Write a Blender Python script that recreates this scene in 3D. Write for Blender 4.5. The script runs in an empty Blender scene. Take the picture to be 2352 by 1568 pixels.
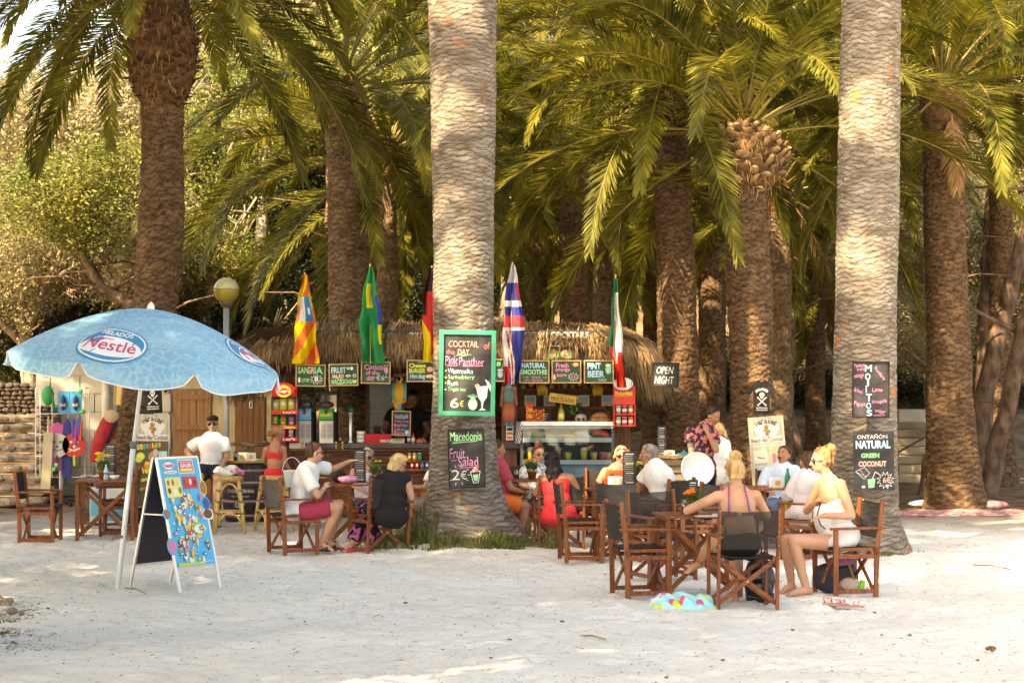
import bpy, math, random
import numpy as np
from mathutils import Vector, Matrix, Euler, noise
random.seed(7); RNG = np.random.default_rng(7)
SC = bpy.context.scene; COL = SC.collection
PI = math.pi; R = math.radians
# ------------------------------------------------------------ camera, sky, sun, exposure
CAMH = 2.0; F = 4573.0; HZ = 870.0          # eye height in m, focal length and horizon in 2352-px photo units
cd = bpy.data.cameras.new('camera'); cam = bpy.data.objects.new('camera', cd); COL.objects.link(cam)
cam.location = (0, 0, CAMH); cam.rotation_euler = (R(90), 0, 0)
cd.sensor_width = 36; cd.lens = 36*F/2352; cd.shift_y = (HZ-784)/2352; cd.clip_end = 900; cd.clip_start = .3
cd.dof.use_dof = True; cd.dof.focus_distance = 20; cd.dof.aperture_fstop = 8
SC.camera = cam
TO_SUN = Vector((-.46, -.58, .67)).normalized()
SUN_EL = math.asin(TO_SUN.z); SUN_AZ = math.atan2(TO_SUN.x, TO_SUN.y)
w = bpy.data.worlds.new('World'); SC.world = w; w.use_nodes = True
nt = w.node_tree; sky = nt.nodes.new('ShaderNodeTexSky'); sky.sky_type = 'NISHITA'; sky.sun_disc = False
sky.sun_elevation = SUN_EL; sky.sun_rotation = SUN_AZ; sky.dust_density = 3.0; sky.air_density = 1.0; sky.ozone_density = .6
nt.links.new(sky.outputs[0], nt.nodes['Background'].inputs[0]); nt.nodes['Background'].inputs[1].default_value = .15
sd = bpy.data.lights.new('sun', 'SUN'); sun = bpy.data.objects.new('sun', sd); COL.objects.link(sun)
sd.energy = 4.5; sd.angle = R(.53); sd.color = (1, .87, .66)
sun.rotation_euler = TO_SUN.to_track_quat('Z', 'Y').to_euler(); sun.location = (-20, -10, 25)
SC.view_settings.view_transform = 'Standard'; SC.view_settings.look = 'None'; SC.view_settings.gamma = 1
SC.view_settings.use_curve_mapping = False; SC.view_settings.exposure = 2.15
SC.view_settings.use_white_balance = True; SC.view_settings.white_balance_temperature = 8900; SC.view_settings.white_balance_tint = 10
SC.cycles.max_bounces = 7; SC.cycles.diffuse_bounces = 4; SC.cycles.glossy_bounces = 2; SC.cycles.transmission_bounces = 4
SC.cycles.transparent_max_bounces = 8; SC.cycles.use_denoising = True; SC.cycles.caustics_reflective = False; SC.cycles.caustics_refractive = False

def at(px, py, d): return Vector(((px-1176)*d/F, d, CAMH-(py-HZ)*d/F))
def gd(py): return F*CAMH/(py-HZ)
def gp(px, py): p = at(px, py, gd(py)); p.z = 0; return p

# ------------------------------------------------------------ materials
MC = {}
def nn(nt, t, **k):
    n = nt.nodes.new(t)
    for a, b in k.items():
        if a in ('inputs',):
            for i, v in b.items(): n.inputs[i].default_value = v
        else: setattr(n, a, b)
    return n
def c4(c): return (c[0], c[1], c[2], 1)
def mat(name, col, rough=.7, metal=0, col2=None, ns=4, nd=4, bump=0, bs=40, stretch=(1, 1, 1), coat=0, alpha=1, spec=.3, transl=0, island=0, wave=None, contrast=(.35, .65)):
    if name in MC: return MC[name]
    m = bpy.data.materials.new(name); m.use_nodes = True; t = m.node_tree; b = t.nodes['Principled BSDF']; L = t.links.new
    b.inputs['Base Color'].default_value = c4(col); b.inputs['Roughness'].default_value = rough; b.inputs['Metallic'].default_value = metal
    b.inputs['Specular IOR Level'].default_value = spec; b.inputs['Coat Weight'].default_value = coat
    m.diffuse_color = c4(col)
    tc = nn(t, 'ShaderNodeTexCoord'); mp = nn(t, 'ShaderNodeMapping'); mp.inputs['Scale'].default_value = stretch; L(tc.outputs['Object'], mp.inputs[0])
    colout = None
    if col2:
        n = nn(t, 'ShaderNodeTexNoise', inputs={'Scale': ns, 'Detail': nd}); L(mp.outputs[0], n.inputs['Vector'])
        r = nn(t, 'ShaderNodeValToRGB'); r.color_ramp.elements[0].position = contrast[0]; r.color_ramp.elements[1].position = contrast[1]
        r.color_ramp.elements[0].color = c4(col); r.color_ramp.elements[1].color = c4(col2); L(n.outputs[0], r.inputs[0]); colout = r.outputs[0]
    if island:
        g = nn(t, 'ShaderNodeNewGeometry'); h = nn(t, 'ShaderNodeHueSaturation'); mr = nn(t, 'ShaderNodeMapRange', inputs={'To Min': 1-island, 'To Max': 1+island})
        L(g.outputs['Random Per Island'], mr.inputs[0]); L(mr.outputs[0], h.inputs['Value']); h.inputs['Color'].default_value = c4(col)
        if colout: L(colout, h.inputs['Color'])
        colout = h.outputs[0]
    if colout: L(colout, b.inputs['Base Color'])
    if bump:
        n = nn(t, 'ShaderNodeTexNoise', inputs={'Scale': bs, 'Detail': 5}); L(mp.outputs[0], n.inputs['Vector'])
        bp = nn(t, 'ShaderNodeBump', inputs={'Strength': bump, 'Distance': .01}); L(n.outputs[0], bp.inputs['Height']); L(bp.outputs[0], b.inputs['Normal'])
    out = t.nodes['Material Output']; surf = b.outputs[0]
    if transl:
        tr = nn(t, 'ShaderNodeBsdfTranslucent'); tr.inputs[0].default_value = c4(col)
        if colout: L(colout, tr.inputs[0])
        mx = nn(t, 'ShaderNodeMixShader'); mx.inputs[0].default_value = transl; L(surf, mx.inputs[1]); L(tr.outputs[0], mx.inputs[2]); surf = mx.outputs[0]
    if alpha < 1:
        tr = nn(t, 'ShaderNodeBsdfTransparent'); mx = nn(t, 'ShaderNodeMixShader'); mx.inputs[0].default_value = alpha
        L(tr.outputs[0], mx.inputs[1]); L(surf, mx.inputs[2]); surf = mx.outputs[0]
    L(surf, out.inputs[0]); MC[name] = m
    return m
def plain(c, rough=.6, **k):
    return mat('paint_%d_%d_%d_%d' % (c[0]*999, c[1]*999, c[2]*999, rough*100), c, rough, **k)
def glass(name='glass', tint=(.9, .95, .95), a=.16, rough=.03):
    if name in MC: return MC[name]
    m = bpy.data.materials.new(name); m.use_nodes = True; t = m.node_tree; L = t.links.new
    g = nn(t, 'ShaderNodeBsdfGlossy', inputs={'Roughness': rough}); g.inputs[0].default_value = (.9, .9, .9, 1)
    tr = nn(t, 'ShaderNodeBsdfTransparent'); tr.inputs[0].default_value = c4(tint)
    fr = nn(t, 'ShaderNodeFresnel', inputs={'IOR': 1.5}); ad = nn(t, 'ShaderNodeMath', operation='ADD'); ad.inputs[1].default_value = a
    L(fr.outputs[0], ad.inputs[0]); mx = nn(t, 'ShaderNodeMixShader'); L(ad.outputs[0], mx.inputs[0]); L(tr.outputs[0], mx.inputs[1]); L(g.outputs[0], mx.inputs[2])
    L(mx.outputs[0], t.nodes['Material Output'].inputs[0]); MC[name] = m; return m
def wood(name, a, b, rough=.5, ax=2, bump=.15):
    s = [18, 18, 18]; s[ax] = 1.2
    return mat(name, a, rough, col2=b, ns=2.2, nd=5, bump=bump, bs=6, stretch=tuple(s), coat=.05)
WOODC = wood('teak', (.14, .042, .016), (.27, .09, .032), .42, 2)
WOODX = wood('teak_rail', (.13, .04, .015), (.25, .08, .028), .42, 0)
WOODD = wood('dark_plank', (.085, .035, .02), (.19, .075, .038), .6, 0, .3)
WOODP = wood('dark_post', (.07, .03, .018), (.15, .06, .032), .6, 2, .3)
WOODL = wood('frame_wood', (.42, .25, .12), (.55, .36, .19), .5, 0)
FABK = mat('black_canvas', (.022, .018, .017), .8, col2=(.035, .03, .028), ns=6, bump=.2, bs=300)
MESHB = mat('black_mesh_fabric', (.022, .02, .02), .8, alpha=.80, bump=.1, bs=400)
WHITE = plain((.78, .78, .76), .5); BLACK = plain((.012, .012, .013), .45); CHALKB = mat('chalkboard', (.022, .020, .021), .6, col2=(.10, .095, .095), ns=4, nd=8, contrast=(.42, .85))
GREENB = mat('green_chalkboard', (.022, .065, .024), .65, col2=(.045, .095, .04), ns=5, nd=6)
STEEL = mat('steel', (.55, .56, .57), .3, 1); GOLD = mat('brass', (.55, .38, .12), .35, 1)

# ------------------------------------------------------------ mesh builder
class MB:
    def __init__(s): s.v = []; s.f = []; s.m = []; s.n = 0
    def add(s, vs, fs, mi=0):
        s.v.extend([tuple(v) for v in vs]); s.f.extend([tuple(i+s.n for i in f) for f in fs]); s.m.extend([mi]*len(fs)); s.n += len(vs); return s
    def box(s, c, sz, mi=0, rot=None, top=1):
        hx, hy, hz = sz[0]/2, sz[1]/2, sz[2]/2
        vs = [Vector((x*hx*(top if z > 0 else 1), y*hy*(top if z > 0 else 1), z*hz)) for z in (-1, 1) for y in (-1, 1) for x in (-1, 1)]
        if rot is not None:
            M = rot if isinstance(rot, Matrix) else Euler(rot).to_matrix(); vs = [M @ v for v in vs]
        c = Vector(c)
        return s.add([v+c for v in vs], [(0, 2, 3, 1), (4, 5, 7, 6), (0, 1, 5, 4), (1, 3, 7, 5), (3, 2, 6, 7), (2, 0, 4, 6)], mi)
    def bar(s, p, q, a, b=None, mi=0, up=(0, 0, 1)):
        b = b or a; p = Vector(p); q = Vector(q); d = (q-p); L = d.length; d.normalize(); u = Vector(up)
        if abs(d.dot(u)) > .95: u = Vector((0, 1, 0))
        x = d.cross(u).normalized(); y = x.cross(d).normalized(); M = Matrix((x, y, d)).transposed()
        return s.box((p+q)/2, (a, b, L), mi, M)
    def tube(s, pts, r, n=8, mi=0, cap=True):
        pts = [Vector(p) for p in pts]; rs = r if isinstance(r, (list, tuple)) else [r]*len(pts)
        d = (pts[1]-pts[0]).normalized(); u = Vector((0, 0, 1)) if abs(d.z) < .9 else Vector((1, 0, 0)); x = d.cross(u).normalized()
        vs = []; fs = []
        for i, p in enumerate(pts):
            dd = (pts[min(i+1, len(pts)-1)]-pts[max(i-1, 0)]).normalized(); x = (x-dd*x.dot(dd)).normalized(); y = dd.cross(x)
            for k in range(n):
                a = 2*PI*k/n; vs.append(p+(x*math.cos(a)+y*math.sin(a))*rs[i])
        for i in range(len(pts)-1):
            for k in range(n): fs.append((i*n+k, i*n+(k+1) % n, (i+1)*n+(k+1) % n, (i+1)*n+k))
        if cap: fs.append(tuple(range(n-1, -1, -1))); fs.append(tuple((len(pts)-1)*n+k for k in range(n)))
        return s.add(vs, fs, mi)
    def lathe(s, prof, n=16, c=(0, 0, 0), mi=0, sx=1, sy=1, M=None):
        vs = []; fs = []; c = Vector(c)
        for r, z in prof:
            for k in range(n):
                a = 2*PI*k/n; v = Vector((r*math.cos(a)*sx, r*math.sin(a)*sy, z)); vs.append((M @ v if M else v)+c)
        for i in range(len(prof)-1):
            for k in range(n): fs.append((i*n+k, i*n+(k+1) % n, (i+1)*n+(k+1) % n, (i+1)*n+k))
        if prof[0][0] > 1e-6: fs.append(tuple(range(n-1, -1, -1)))
        if prof[-1][0] > 1e-6: fs.append(tuple((len(prof)-1)*n+k for k in range(n)))
        return s.add(vs, fs, mi)
    def ell(s, c, r, M=None, mi=0, n=12, m=8):
        if not isinstance(r, (tuple, list)): r = (r, r, r)
        vs = []; fs = []; c = Vector(c)
        for i in range(m+1):
            t = PI*i/m
            for k in range(n):
                a = 2*PI*k/n; v = Vector((math.sin(t)*math.cos(a)*r[0], math.sin(t)*math.sin(a)*r[1], math.cos(t)*r[2])); vs.append((M @ v if M else v)+c)
        for i in range(m):
            for k in range(n): fs.append(((i+1)*n+k, (i+1)*n+(k+1) % n, i*n+(k+1) % n, i*n+k))
        return s.add(vs, fs, mi)
    def cone(s, p, q, r1, r2, n=12, mi=0, ends=True):   # tapered capsule
        s.tube([p, q], [r1, r2], n, mi)
        if ends: s.ell(p, r1, mi=mi, n=10, m=6); s.ell(q, r2, mi=mi, n=10, m=6)
        return s
    def poly(s, pts, y=0, th=.002, mi=0):               # flat outline in XZ (board space), small thickness towards -y
        n = len(pts); vs = [(p[0], y-th, p[1]) for p in pts]+[(p[0], y, p[1]) for p in pts]
        fs = [tuple(range(n)), tuple(range(2*n-1, n-1, -1))]+[(i, i+n, (i+1) % n+n, (i+1) % n) for i in range(n)]
        a = sum(pts[i][0]*pts[(i+1) % n][1]-pts[(i+1) % n][0]*pts[i][1] for i in range(n))
        if a < 0: fs = [f[::-1] for f in fs]
        return s.add(vs, fs, mi)
    def stroke(s, pts, w, y=0, mi=0, closed=False):
        pts = list(pts)+([pts[0]] if closed else [])
        for i in range(len(pts)-1):
            a = Vector(pts[i]); b = Vector(pts[i+1]); d = b-a
            if d.length < 1e-6: continue
            d.normalize(); nrm = Vector((-d.y, d.x))*w/2; e = d*w*.3
            s.poly([a-nrm-e, b-nrm+e, b+nrm+e, a+nrm-e], y-.00008*(i % 4), .0003, mi)
        return s
    def disc(s, c, r, y=0, th=.002, mi=0, n=20, rz=None, a0=0, a1=2*PI):
        rz = rz or r; return s.poly([(c[0]+r*math.cos(a0+(a1-a0)*k/n), c[1]+rz*math.sin(a0+(a1-a0)*k/n)) for k in range(n)], y, th, mi)
    def text(s, st, box, y=0, mi=0, bold=0, wob=0, shear=0, rot=0, keep=False, arc=0):
        """lettering fitted into box (x0,z0,x1,z1) of board space"""
        vs, fs = glyphs(st, bold, shear)
        if not vs: return s
        xs = [v[0] for v in vs]; ys = [v[1] for v in vs]; x0, x1, y0, y1 = min(xs), max(xs), min(ys), max(ys)
        bw, bh = box[2]-box[0], box[3]-box[1]; sx = bw/max(x1-x0, 1e-6); sy = bh/max(y1-y0, 1e-6)
        if keep: sx = sy = min(sx, sy)
        cx, cy = (box[0]+box[2])/2, (box[1]+box[3])/2; ph = random.random()*10; out = []
        for vx, vy in vs:
            x = (vx-(x0+x1)/2)*sx; z = (vy-(y0+y1)/2)*sy
            if wob: k = 7/max(bh, .01); x += math.sin(z*k*.8+ph+x*k*.3)*wob*bh; z += math.sin(x*k*.55+ph*2)*wob*bh*1.3+math.sin(x*k*1.7+ph)*wob*bh*.5
            if arc: z -= arc*(x/(bw/2))**2*bh
            c_, s_ = math.cos(rot), math.sin(rot); out.append((cx+x*c_-z*s_, y-.0005, cy+x*s_+z*c_))
        return s.add(out, fs, mi)
    def build(s, name, mats, parent=None, smooth=False, world=False, bevel=0):
        me = bpy.data.meshes.new(name); off = parent.location if (world and parent) else Vector((0, 0, 0))
        me.from_pydata([(v[0]-off[0], v[1]-off[1], v[2]-off[2]) for v in s.v] if world and parent else s.v, [], s.f)
        for m in (mats if isinstance(mats, (list, tuple)) else [mats]): me.materials.append(m)
        me.polygons.foreach_set('material_index', s.m)
        if smooth: me.polygons.foreach_set('use_smooth', [True]*len(s.f))
        me.update(); o = bpy.data.objects.new(name, me); COL.objects.link(o); o.parent = parent
        if bevel:
            b = o.modifiers.new('bevel', 'BEVEL'); b.width = bevel; b.segments = 2; b.limit_method = 'ANGLE'
        return o
GC = {}
def glyphs(st, bold, shear):
    k = (st, bold, shear)
    if k in GC: return GC[k]
    cu = bpy.data.curves.new('t', 'FONT'); cu.body = st; cu.offset = bold; cu.shear = shear; cu.resolution_u = 3; cu.size = 1
    o = bpy.data.objects.new('t', cu); me = bpy.data.meshes.new_from_object(o)
    GC[k] = ([(v.co.x, v.co.y) for v in me.vertices], [tuple(p.vertices) for p in me.polygons])
    bpy.data.objects.remove(o); bpy.data.curves.remove(cu); bpy.data.meshes.remove(me); return GC[k]
def tag(o, label=None, cat=None, group=None, kind=None):
    if label: o['label'] = label
    if cat: o['category'] = cat
    if group: o['group'] = group
    if kind: o['kind'] = kind
    return o
def thing(name, label, cat, loc=(0, 0, 0), rz=0, group=None):
    o = bpy.data.objects.new(name, None); COL.objects.link(o); o.location = loc; o.rotation_euler = (0, 0, rz); o.empty_display_size = .1
    return tag(o, label, cat, group)
def copy_tree(o, parent=None, top=True):
    c = o.copy(); COL.objects.link(c); c.parent = parent
    for ch in o.children: copy_tree(ch, c, False)
    return c
def one(mb, name, mats, label, cat, loc=(0, 0, 0), rz=0, group=None, **k):   # a thing that is a single mesh
    o = mb.build(name, mats, **k); o.location = loc; o.rotation_euler = (0, 0, rz); return tag(o, label, cat, group)
def npmesh(name, V, Fq, mats, parent=None, smooth=True, attr=None):
    me = bpy.data.meshes.new(name); V = np.asarray(V, np.float32); Fq = np.asarray(Fq, np.int32); k = Fq.shape[1]
    me.vertices.add(len(V)); me.vertices.foreach_set('co', V.ravel()); me.loops.add(Fq.size); me.loops.foreach_set('vertex_index', Fq.ravel())
    me.polygons.add(len(Fq)); me.polygons.foreach_set('loop_start', np.arange(0, Fq.size, k, dtype=np.int32))
    if smooth: me.polygons.foreach_set('use_smooth', np.ones(len(Fq), bool))
    me.update(calc_edges=True)
    if attr is not None:
        for nm, arr in attr.items(): a = me.attributes.new(nm, 'FLOAT', 'POINT'); a.data.foreach_set('value', np.asarray(arr, np.float32).ravel())
    for m in (mats if isinstance(mats, (list, tuple)) else [mats]): me.materials.append(m)
    o = bpy.data.objects.new(name, me); COL.objects.link(o); o.parent = parent; return o
def vnoise(x, y, seed=0):                         # smooth value noise for arrays
    r = np.random.default_rng(seed); T = r.random((256, 256)); xi = np.floor(x).astype(int); yi = np.floor(y).astype(int); fx = x-xi; fy = y-yi
    fx = fx*fx*(3-2*fx); fy = fy*fy*(3-2*fy); g = lambda a, b: T[a % 256, b % 256]
    return (g(xi, yi)*(1-fx)+g(xi+1, yi)*fx)*(1-fy)+(g(xi, yi+1)*(1-fx)+g(xi+1, yi+1)*fx)*fy
def quads(nu, nv, wrap=False):
    i = np.arange(nv-1)[:, None]; j = np.arange(nu if wrap else nu-1)[None, :]; j2 = (j+1) % nu
    return np.stack([i*nu+j, i*nu+j2, (i+1)*nu+j2, (i+1)*nu+j], -1).reshape(-1, 4)

# ------------------------------------------------------------ ground sheet
T1X, T1Y = at(1066, 0, 23.7).x, 23.7
T2X, T2Y = at(1992, 0, 22.6).x, 22.6
def terrain(x, y):
    z = .16*np.exp(-(((x-T1X)/1.15)**2+((y-T1Y)/.9)**2))+.08*np.exp(-(((x-T2X)/.7)**2+((y-T2Y)/.7)**2))
    b = np.clip((y-44)/60, 0, 1.6); z = z+26*b**1.15*(.30+.70*np.clip((x+24)/12, 0, 1))
    l = np.clip((y-33.5)/14, 0, 1)*np.clip((-x-6)/7, 0, 1)*1.6; z = z+l
    return z
def axis(lo, hi, c0, c1, step):
    core = np.arange(c0, c1, step); out = [c0]; s = step
    while out[-1] > lo: s *= 1.18; out.append(out[-1]-s)
    a = out[1:][::-1]; out = [c1]; s = step
    while out[-1] < hi: s *= 1.18; out.append(out[-1]+s)
    return np.concatenate([a, core, out])
xs = axis(-260, 260, -6.9, 6.9, .047); ys = axis(-60, 520, 12.6, 29, .047)
X, Y = np.meshgrid(xs, ys); Z = terrain(X, Y)
near = np.exp(-np.clip(np.abs(X)-8, 0, 99)/3)*np.exp(-np.clip(Y-34, 0, 99)/5)
Z += near*(.05*(vnoise(X*.9, Y*.7, 1)-.5)+.035*(vnoise(X*3.1, Y*2.3, 2)-.5)+.022*(vnoise(X*8, Y*6, 3)-.5)+.012*(vnoise(X*19, Y*15, 4)-.5))
fx_ = RNG.uniform(-6.5, 6.5, 1500); fy_ = RNG.uniform(13, 29, 1500); fa = RNG.uniform(0, PI, 1500)     # footprints pressed in the sand
for a, b, t in zip(fx_, fy_, fa):
    i0, i1 = np.searchsorted(xs, (a-.3, a+.3)); j0, j1 = np.searchsorted(ys, (b-.3, b+.3)); dx = X[j0:j1, i0:i1]-a; dy = Y[j0:j1, i0:i1]-b
    u = dx*math.cos(t)+dy*math.sin(t); v = -dx*math.sin(t)+dy*math.cos(t); q = (u/.13)**2+(v/.06)**2
    Z[j0:j1, i0:i1] += -.019*np.exp(-q)+.009*np.exp(-((np.sqrt(q)-1.5)/.35)**2)
def ground_mat():
    m = bpy.data.materials.new('sand_ground'); m.use_nodes = True; t = m.node_tree; b = t.nodes['Principled BSDF']; L = t.links.new
    b.inputs['Roughness'].default_value = .95; b.inputs['Specular IOR Level'].default_value = .1
    tc = nn(t, 'ShaderNodeTexCoord'); sp = nn(t, 'ShaderNodeSeparateXYZ'); L(tc.outputs['Object'], sp.inputs[0])
    def noi(s, d=5, st=None):
        n = nn(t, 'ShaderNodeTexNoise', inputs={'Scale': s, 'Detail': d})
        if st: mp = nn(t, 'ShaderNodeMapping'); mp.inputs['Scale'].default_value = st; L(tc.outputs['Object'], mp.inputs[0]); L(mp.outputs[0], n.inputs[0])
        else: L(tc.outputs['Object'], n.inputs[0])
        return n.outputs[0]
    def ramp(src, stops):
        r = nn(t, 'ShaderNodeValToRGB'); e = r.color_ramp.elements; e[0].position, e[0].color = stops[0][0], c4(stops[0][1]); e[1].position, e[1].color = stops[1][0], c4(stops[1][1])
        for p, c in stops[2:]: x = e.new(p); x.color = c4(c)
        L(src, r.inputs[0]); return r.outputs[0]
    base = ramp(noi(.8, 6), [(.3, (.66, .635, .575)), (.7, (.755, .735, .675))])
    speck = ramp(noi(44, 3, (1, 1, 1)), [(.62, (1, 1, 1)), (.70, (.50, .42, .34))])
    def mul(a, c, f=1.0):
        x = nn(t, 'ShaderNodeMix', data_type='RGBA', blend_type='MULTIPLY'); x.inputs[0].default_value = f; L(a, x.inputs[6]); L(c, x.inputs[7]); return x.outputs[2]
    c = mul(base, speck, .55)
    litter = ramp(noi(9, 8, (1, 1.6, 1)), [(.60, (1, 1, 1)), (.70, (.42, .30, .20))]); c = mul(c, litter, .5)
    far = nn(t, 'ShaderNodeMapRange', inputs={'From Min': 24.5, 'From Max': 30}); L(sp.outputs[1], far.inputs[0])  # ground colour darkened towards the grove to stand for its deep shade
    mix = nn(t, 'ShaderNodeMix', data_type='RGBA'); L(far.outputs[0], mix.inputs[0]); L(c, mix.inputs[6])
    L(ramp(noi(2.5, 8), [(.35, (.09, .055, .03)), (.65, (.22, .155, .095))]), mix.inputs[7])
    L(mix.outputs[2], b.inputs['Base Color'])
    bp = nn(t, 'ShaderNodeBump', inputs={'Strength': .55, 'Distance': .02}); L(noi(26, 7), bp.inputs['Height'])
    b2 = nn(t, 'ShaderNodeBump', inputs={'Strength': .4, 'Distance': .006}); L(noi(160, 4), b2.inputs['Height']); L(bp.outputs[0], b2.inputs['Normal']); L(b2.outputs[0], b.inputs['Normal'])
    return m
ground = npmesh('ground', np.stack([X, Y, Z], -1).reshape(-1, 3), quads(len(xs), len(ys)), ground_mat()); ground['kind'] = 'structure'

# ------------------------------------------------------------ palms
def bark_mat(name, face, face2, fibre, stain=None):
    m = bpy.data.materials.new(name); m.use_nodes = True; t = m.node_tree; b = t.nodes['Principled BSDF']; L = t.links.new
    b.inputs['Roughness'].default_value = .9; b.inputs['Specular IOR Level'].default_value = .15
    tc = nn(t, 'ShaderNodeTexCoord')
    mp = nn(t, 'ShaderNodeMapping'); mp.inputs['Scale'].default_value = (1, 1, 3); L(tc.outputs['Object'], mp.inputs[0])
    n = nn(t, 'ShaderNodeTexNoise', inputs={'Scale': 3.5, 'Detail': 8, 'Roughness': .7}); L(mp.outputs[0], n.inputs[0])
    r = nn(t, 'ShaderNodeValToRGB'); r.color_ramp.elements[0].position = .36; r.color_ramp.elements[1].position = .64; r.color_ramp.elements[0].color = c4(face2); r.color_ramp.elements[1].color = c4(face); L(n.outputs[0], r.inputs[0])
    at_ = nn(t, 'ShaderNodeAttribute', attribute_name='scar'); mx = nn(t, 'ShaderNodeMix', data_type='RGBA'); L(at_.outputs['Fac'], mx.inputs[0]); mx.inputs[6].default_value = c4(fibre); L(r.outputs[0], mx.inputs[7])
    col = mx.outputs[2]
    if stain:
        n2 = nn(t, 'ShaderNodeTexNoise', inputs={'Scale': 3.1, 'Detail': 2}); L(tc.outputs['Object'], n2.inputs[0])
        r2 = nn(t, 'ShaderNodeValToRGB'); r2.color_ramp.elements[0].position = .66; r2.color_ramp.elements[1].position = .74; r2.color_ramp.elements[0].color = (0, 0, 0, 1); r2.color_ramp.elements[1].color = (.8, .8, .8, 1); L(n2.outputs[0], r2.inputs[0])
        m2 = nn(t, 'ShaderNodeMix', data_type='RGBA'); L(r2.outputs[0], m2.inputs[0]); L(col, m2.inputs[6]); m2.inputs[7].default_value = c4(stain); col = m2.outputs[2]
    L(col, b.inputs['Base Color'])
    mp2 = nn(t, 'ShaderNodeMapping'); mp2.inputs['Scale'].default_value = (1, 1, .5); L(tc.outputs['Object'], mp2.inputs[0])
    n3 = nn(t, 'ShaderNodeTexNoise', inputs={'Scale': 55, 'Detail': 6}); L(mp2.outputs[0], n3.inputs[0])
    bp = nn(t, 'ShaderNodeBump', inputs={'Strength': .6, 'Distance': .012}); L(n3.outputs[0], bp.inputs['Height']); L(bp.outputs[0], b.inputs['Normal'])
    return m
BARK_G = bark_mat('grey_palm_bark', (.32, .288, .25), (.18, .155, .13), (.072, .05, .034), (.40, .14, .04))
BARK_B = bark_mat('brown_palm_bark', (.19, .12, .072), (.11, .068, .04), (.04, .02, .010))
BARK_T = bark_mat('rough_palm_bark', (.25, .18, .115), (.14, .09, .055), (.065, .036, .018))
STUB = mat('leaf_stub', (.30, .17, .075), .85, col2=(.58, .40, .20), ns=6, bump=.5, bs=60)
STUBD = mat('leaf_stub_shaded', (.035, .016, .008), .9, col2=(.085, .04, .018), ns=6, bump=.5, bs=60)  # darker copy of the stub tone, the shade on the bulbs put into the colour
FIBRE = mat('fibre', (.06, .028, .013), .95, col2=(.15, .08, .035), ns=14, bump=.8, bs=50)
def rotate_z(o, a): o.rotation_euler = (0, 0, a)
def trunk_mesh(parent, line, m, nth=90, dz=.025, row=.042, cols=7, amp=.014, seed=0, name='trunk'):
    """line: [(z, x, y, r)] in parent space"""
    line = np.array(line); z = np.arange(line[0, 0], min(line[-1, 0], 6.9), dz); z = np.concatenate([z, np.arange(z[-1]+.06, line[-1, 0], .06)]) if line[-1, 0] > 7 else z; cx = np.interp(z, line[:, 0], line[:, 1]); cy = np.interp(z, line[:, 0], line[:, 2]); r = np.interp(z, line[:, 0], line[:, 3])
    k = max(3, int(.25/dz)) | 1; ker = np.ones(k)/k
    pad = lambda a: np.convolve(np.pad(a, k//2, mode='edge'), ker, 'valid')
    cx, cy, r = pad(cx), pad(cy), pad(r)
    th = np.linspace(0, 2*PI, nth, endpoint=False); TH, ZZ = np.meshgrid(th, z); n1 = lambda s, a, b: vnoise(TH/(2*PI)*a+50, ZZ*b+50, seed+s)
    zz = ZZ/row+2.4*(n1(1, 6, 1.6)-.5)+1.5*(n1(2, 19, 6)-.5)+.8*(n1(9, 50, 18)-.5); q = TH/(2*PI)*cols+.75*(n1(3, 9, 7)-.5)+.35*(n1(10, 26, 19)-.5)
    fp = (zz*.5+q) % 1; fm = (zz*.5-q) % 1; e = np.minimum(np.minimum(fp, 1-fp), np.minimum(fm, 1-fm))*2; v = (fp+fm)/2
    lens = np.clip(e*2.6, 0, 1)**.8; big_ = n1(7, 9, 1.1)
    d = amp*lens*(1.35-.9*v)+amp*1.2*(n1(4, 60, 34)-.5)+amp*2.6*(n1(5, 5, 1.7)-.5)+amp*1.0*(n1(8, 3, 14)-.5)
    RR = r[:, None]+d
    V = np.stack([cx[:, None]+RR*np.cos(TH), cy[:, None]+RR*np.sin(TH), ZZ], -1).reshape(-1, 3)
    sc = np.clip(lens*1.5-.2, 0, 1)*np.clip(.35+.9*n1(6, 22, 16), 0, 1)
    return npmesh(name, V, quads(nth, len(z), True), m, parent, True, {'scar': sc})
LEAF1 = mat('palm_leaf', (.062, .064, .007), .45, col2=(.26, .235, .03), ns=1.3, transl=.42, island=.4, spec=.3)
LEAF2 = mat('palm_leaf_grey', (.055, .058, .009), .55, col2=(.22, .21, .04), ns=1.3, transl=.38, island=.4, spec=.2)
DRY = mat('dry_palm_leaf', (.24, .13, .05), .8, col2=(.40, .26, .12), ns=2, transl=.15, island=.35)
RACH = mat('leaf_rib', (.12, .10, .02), .5, col2=(.20, .14, .035), ns=3)
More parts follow.
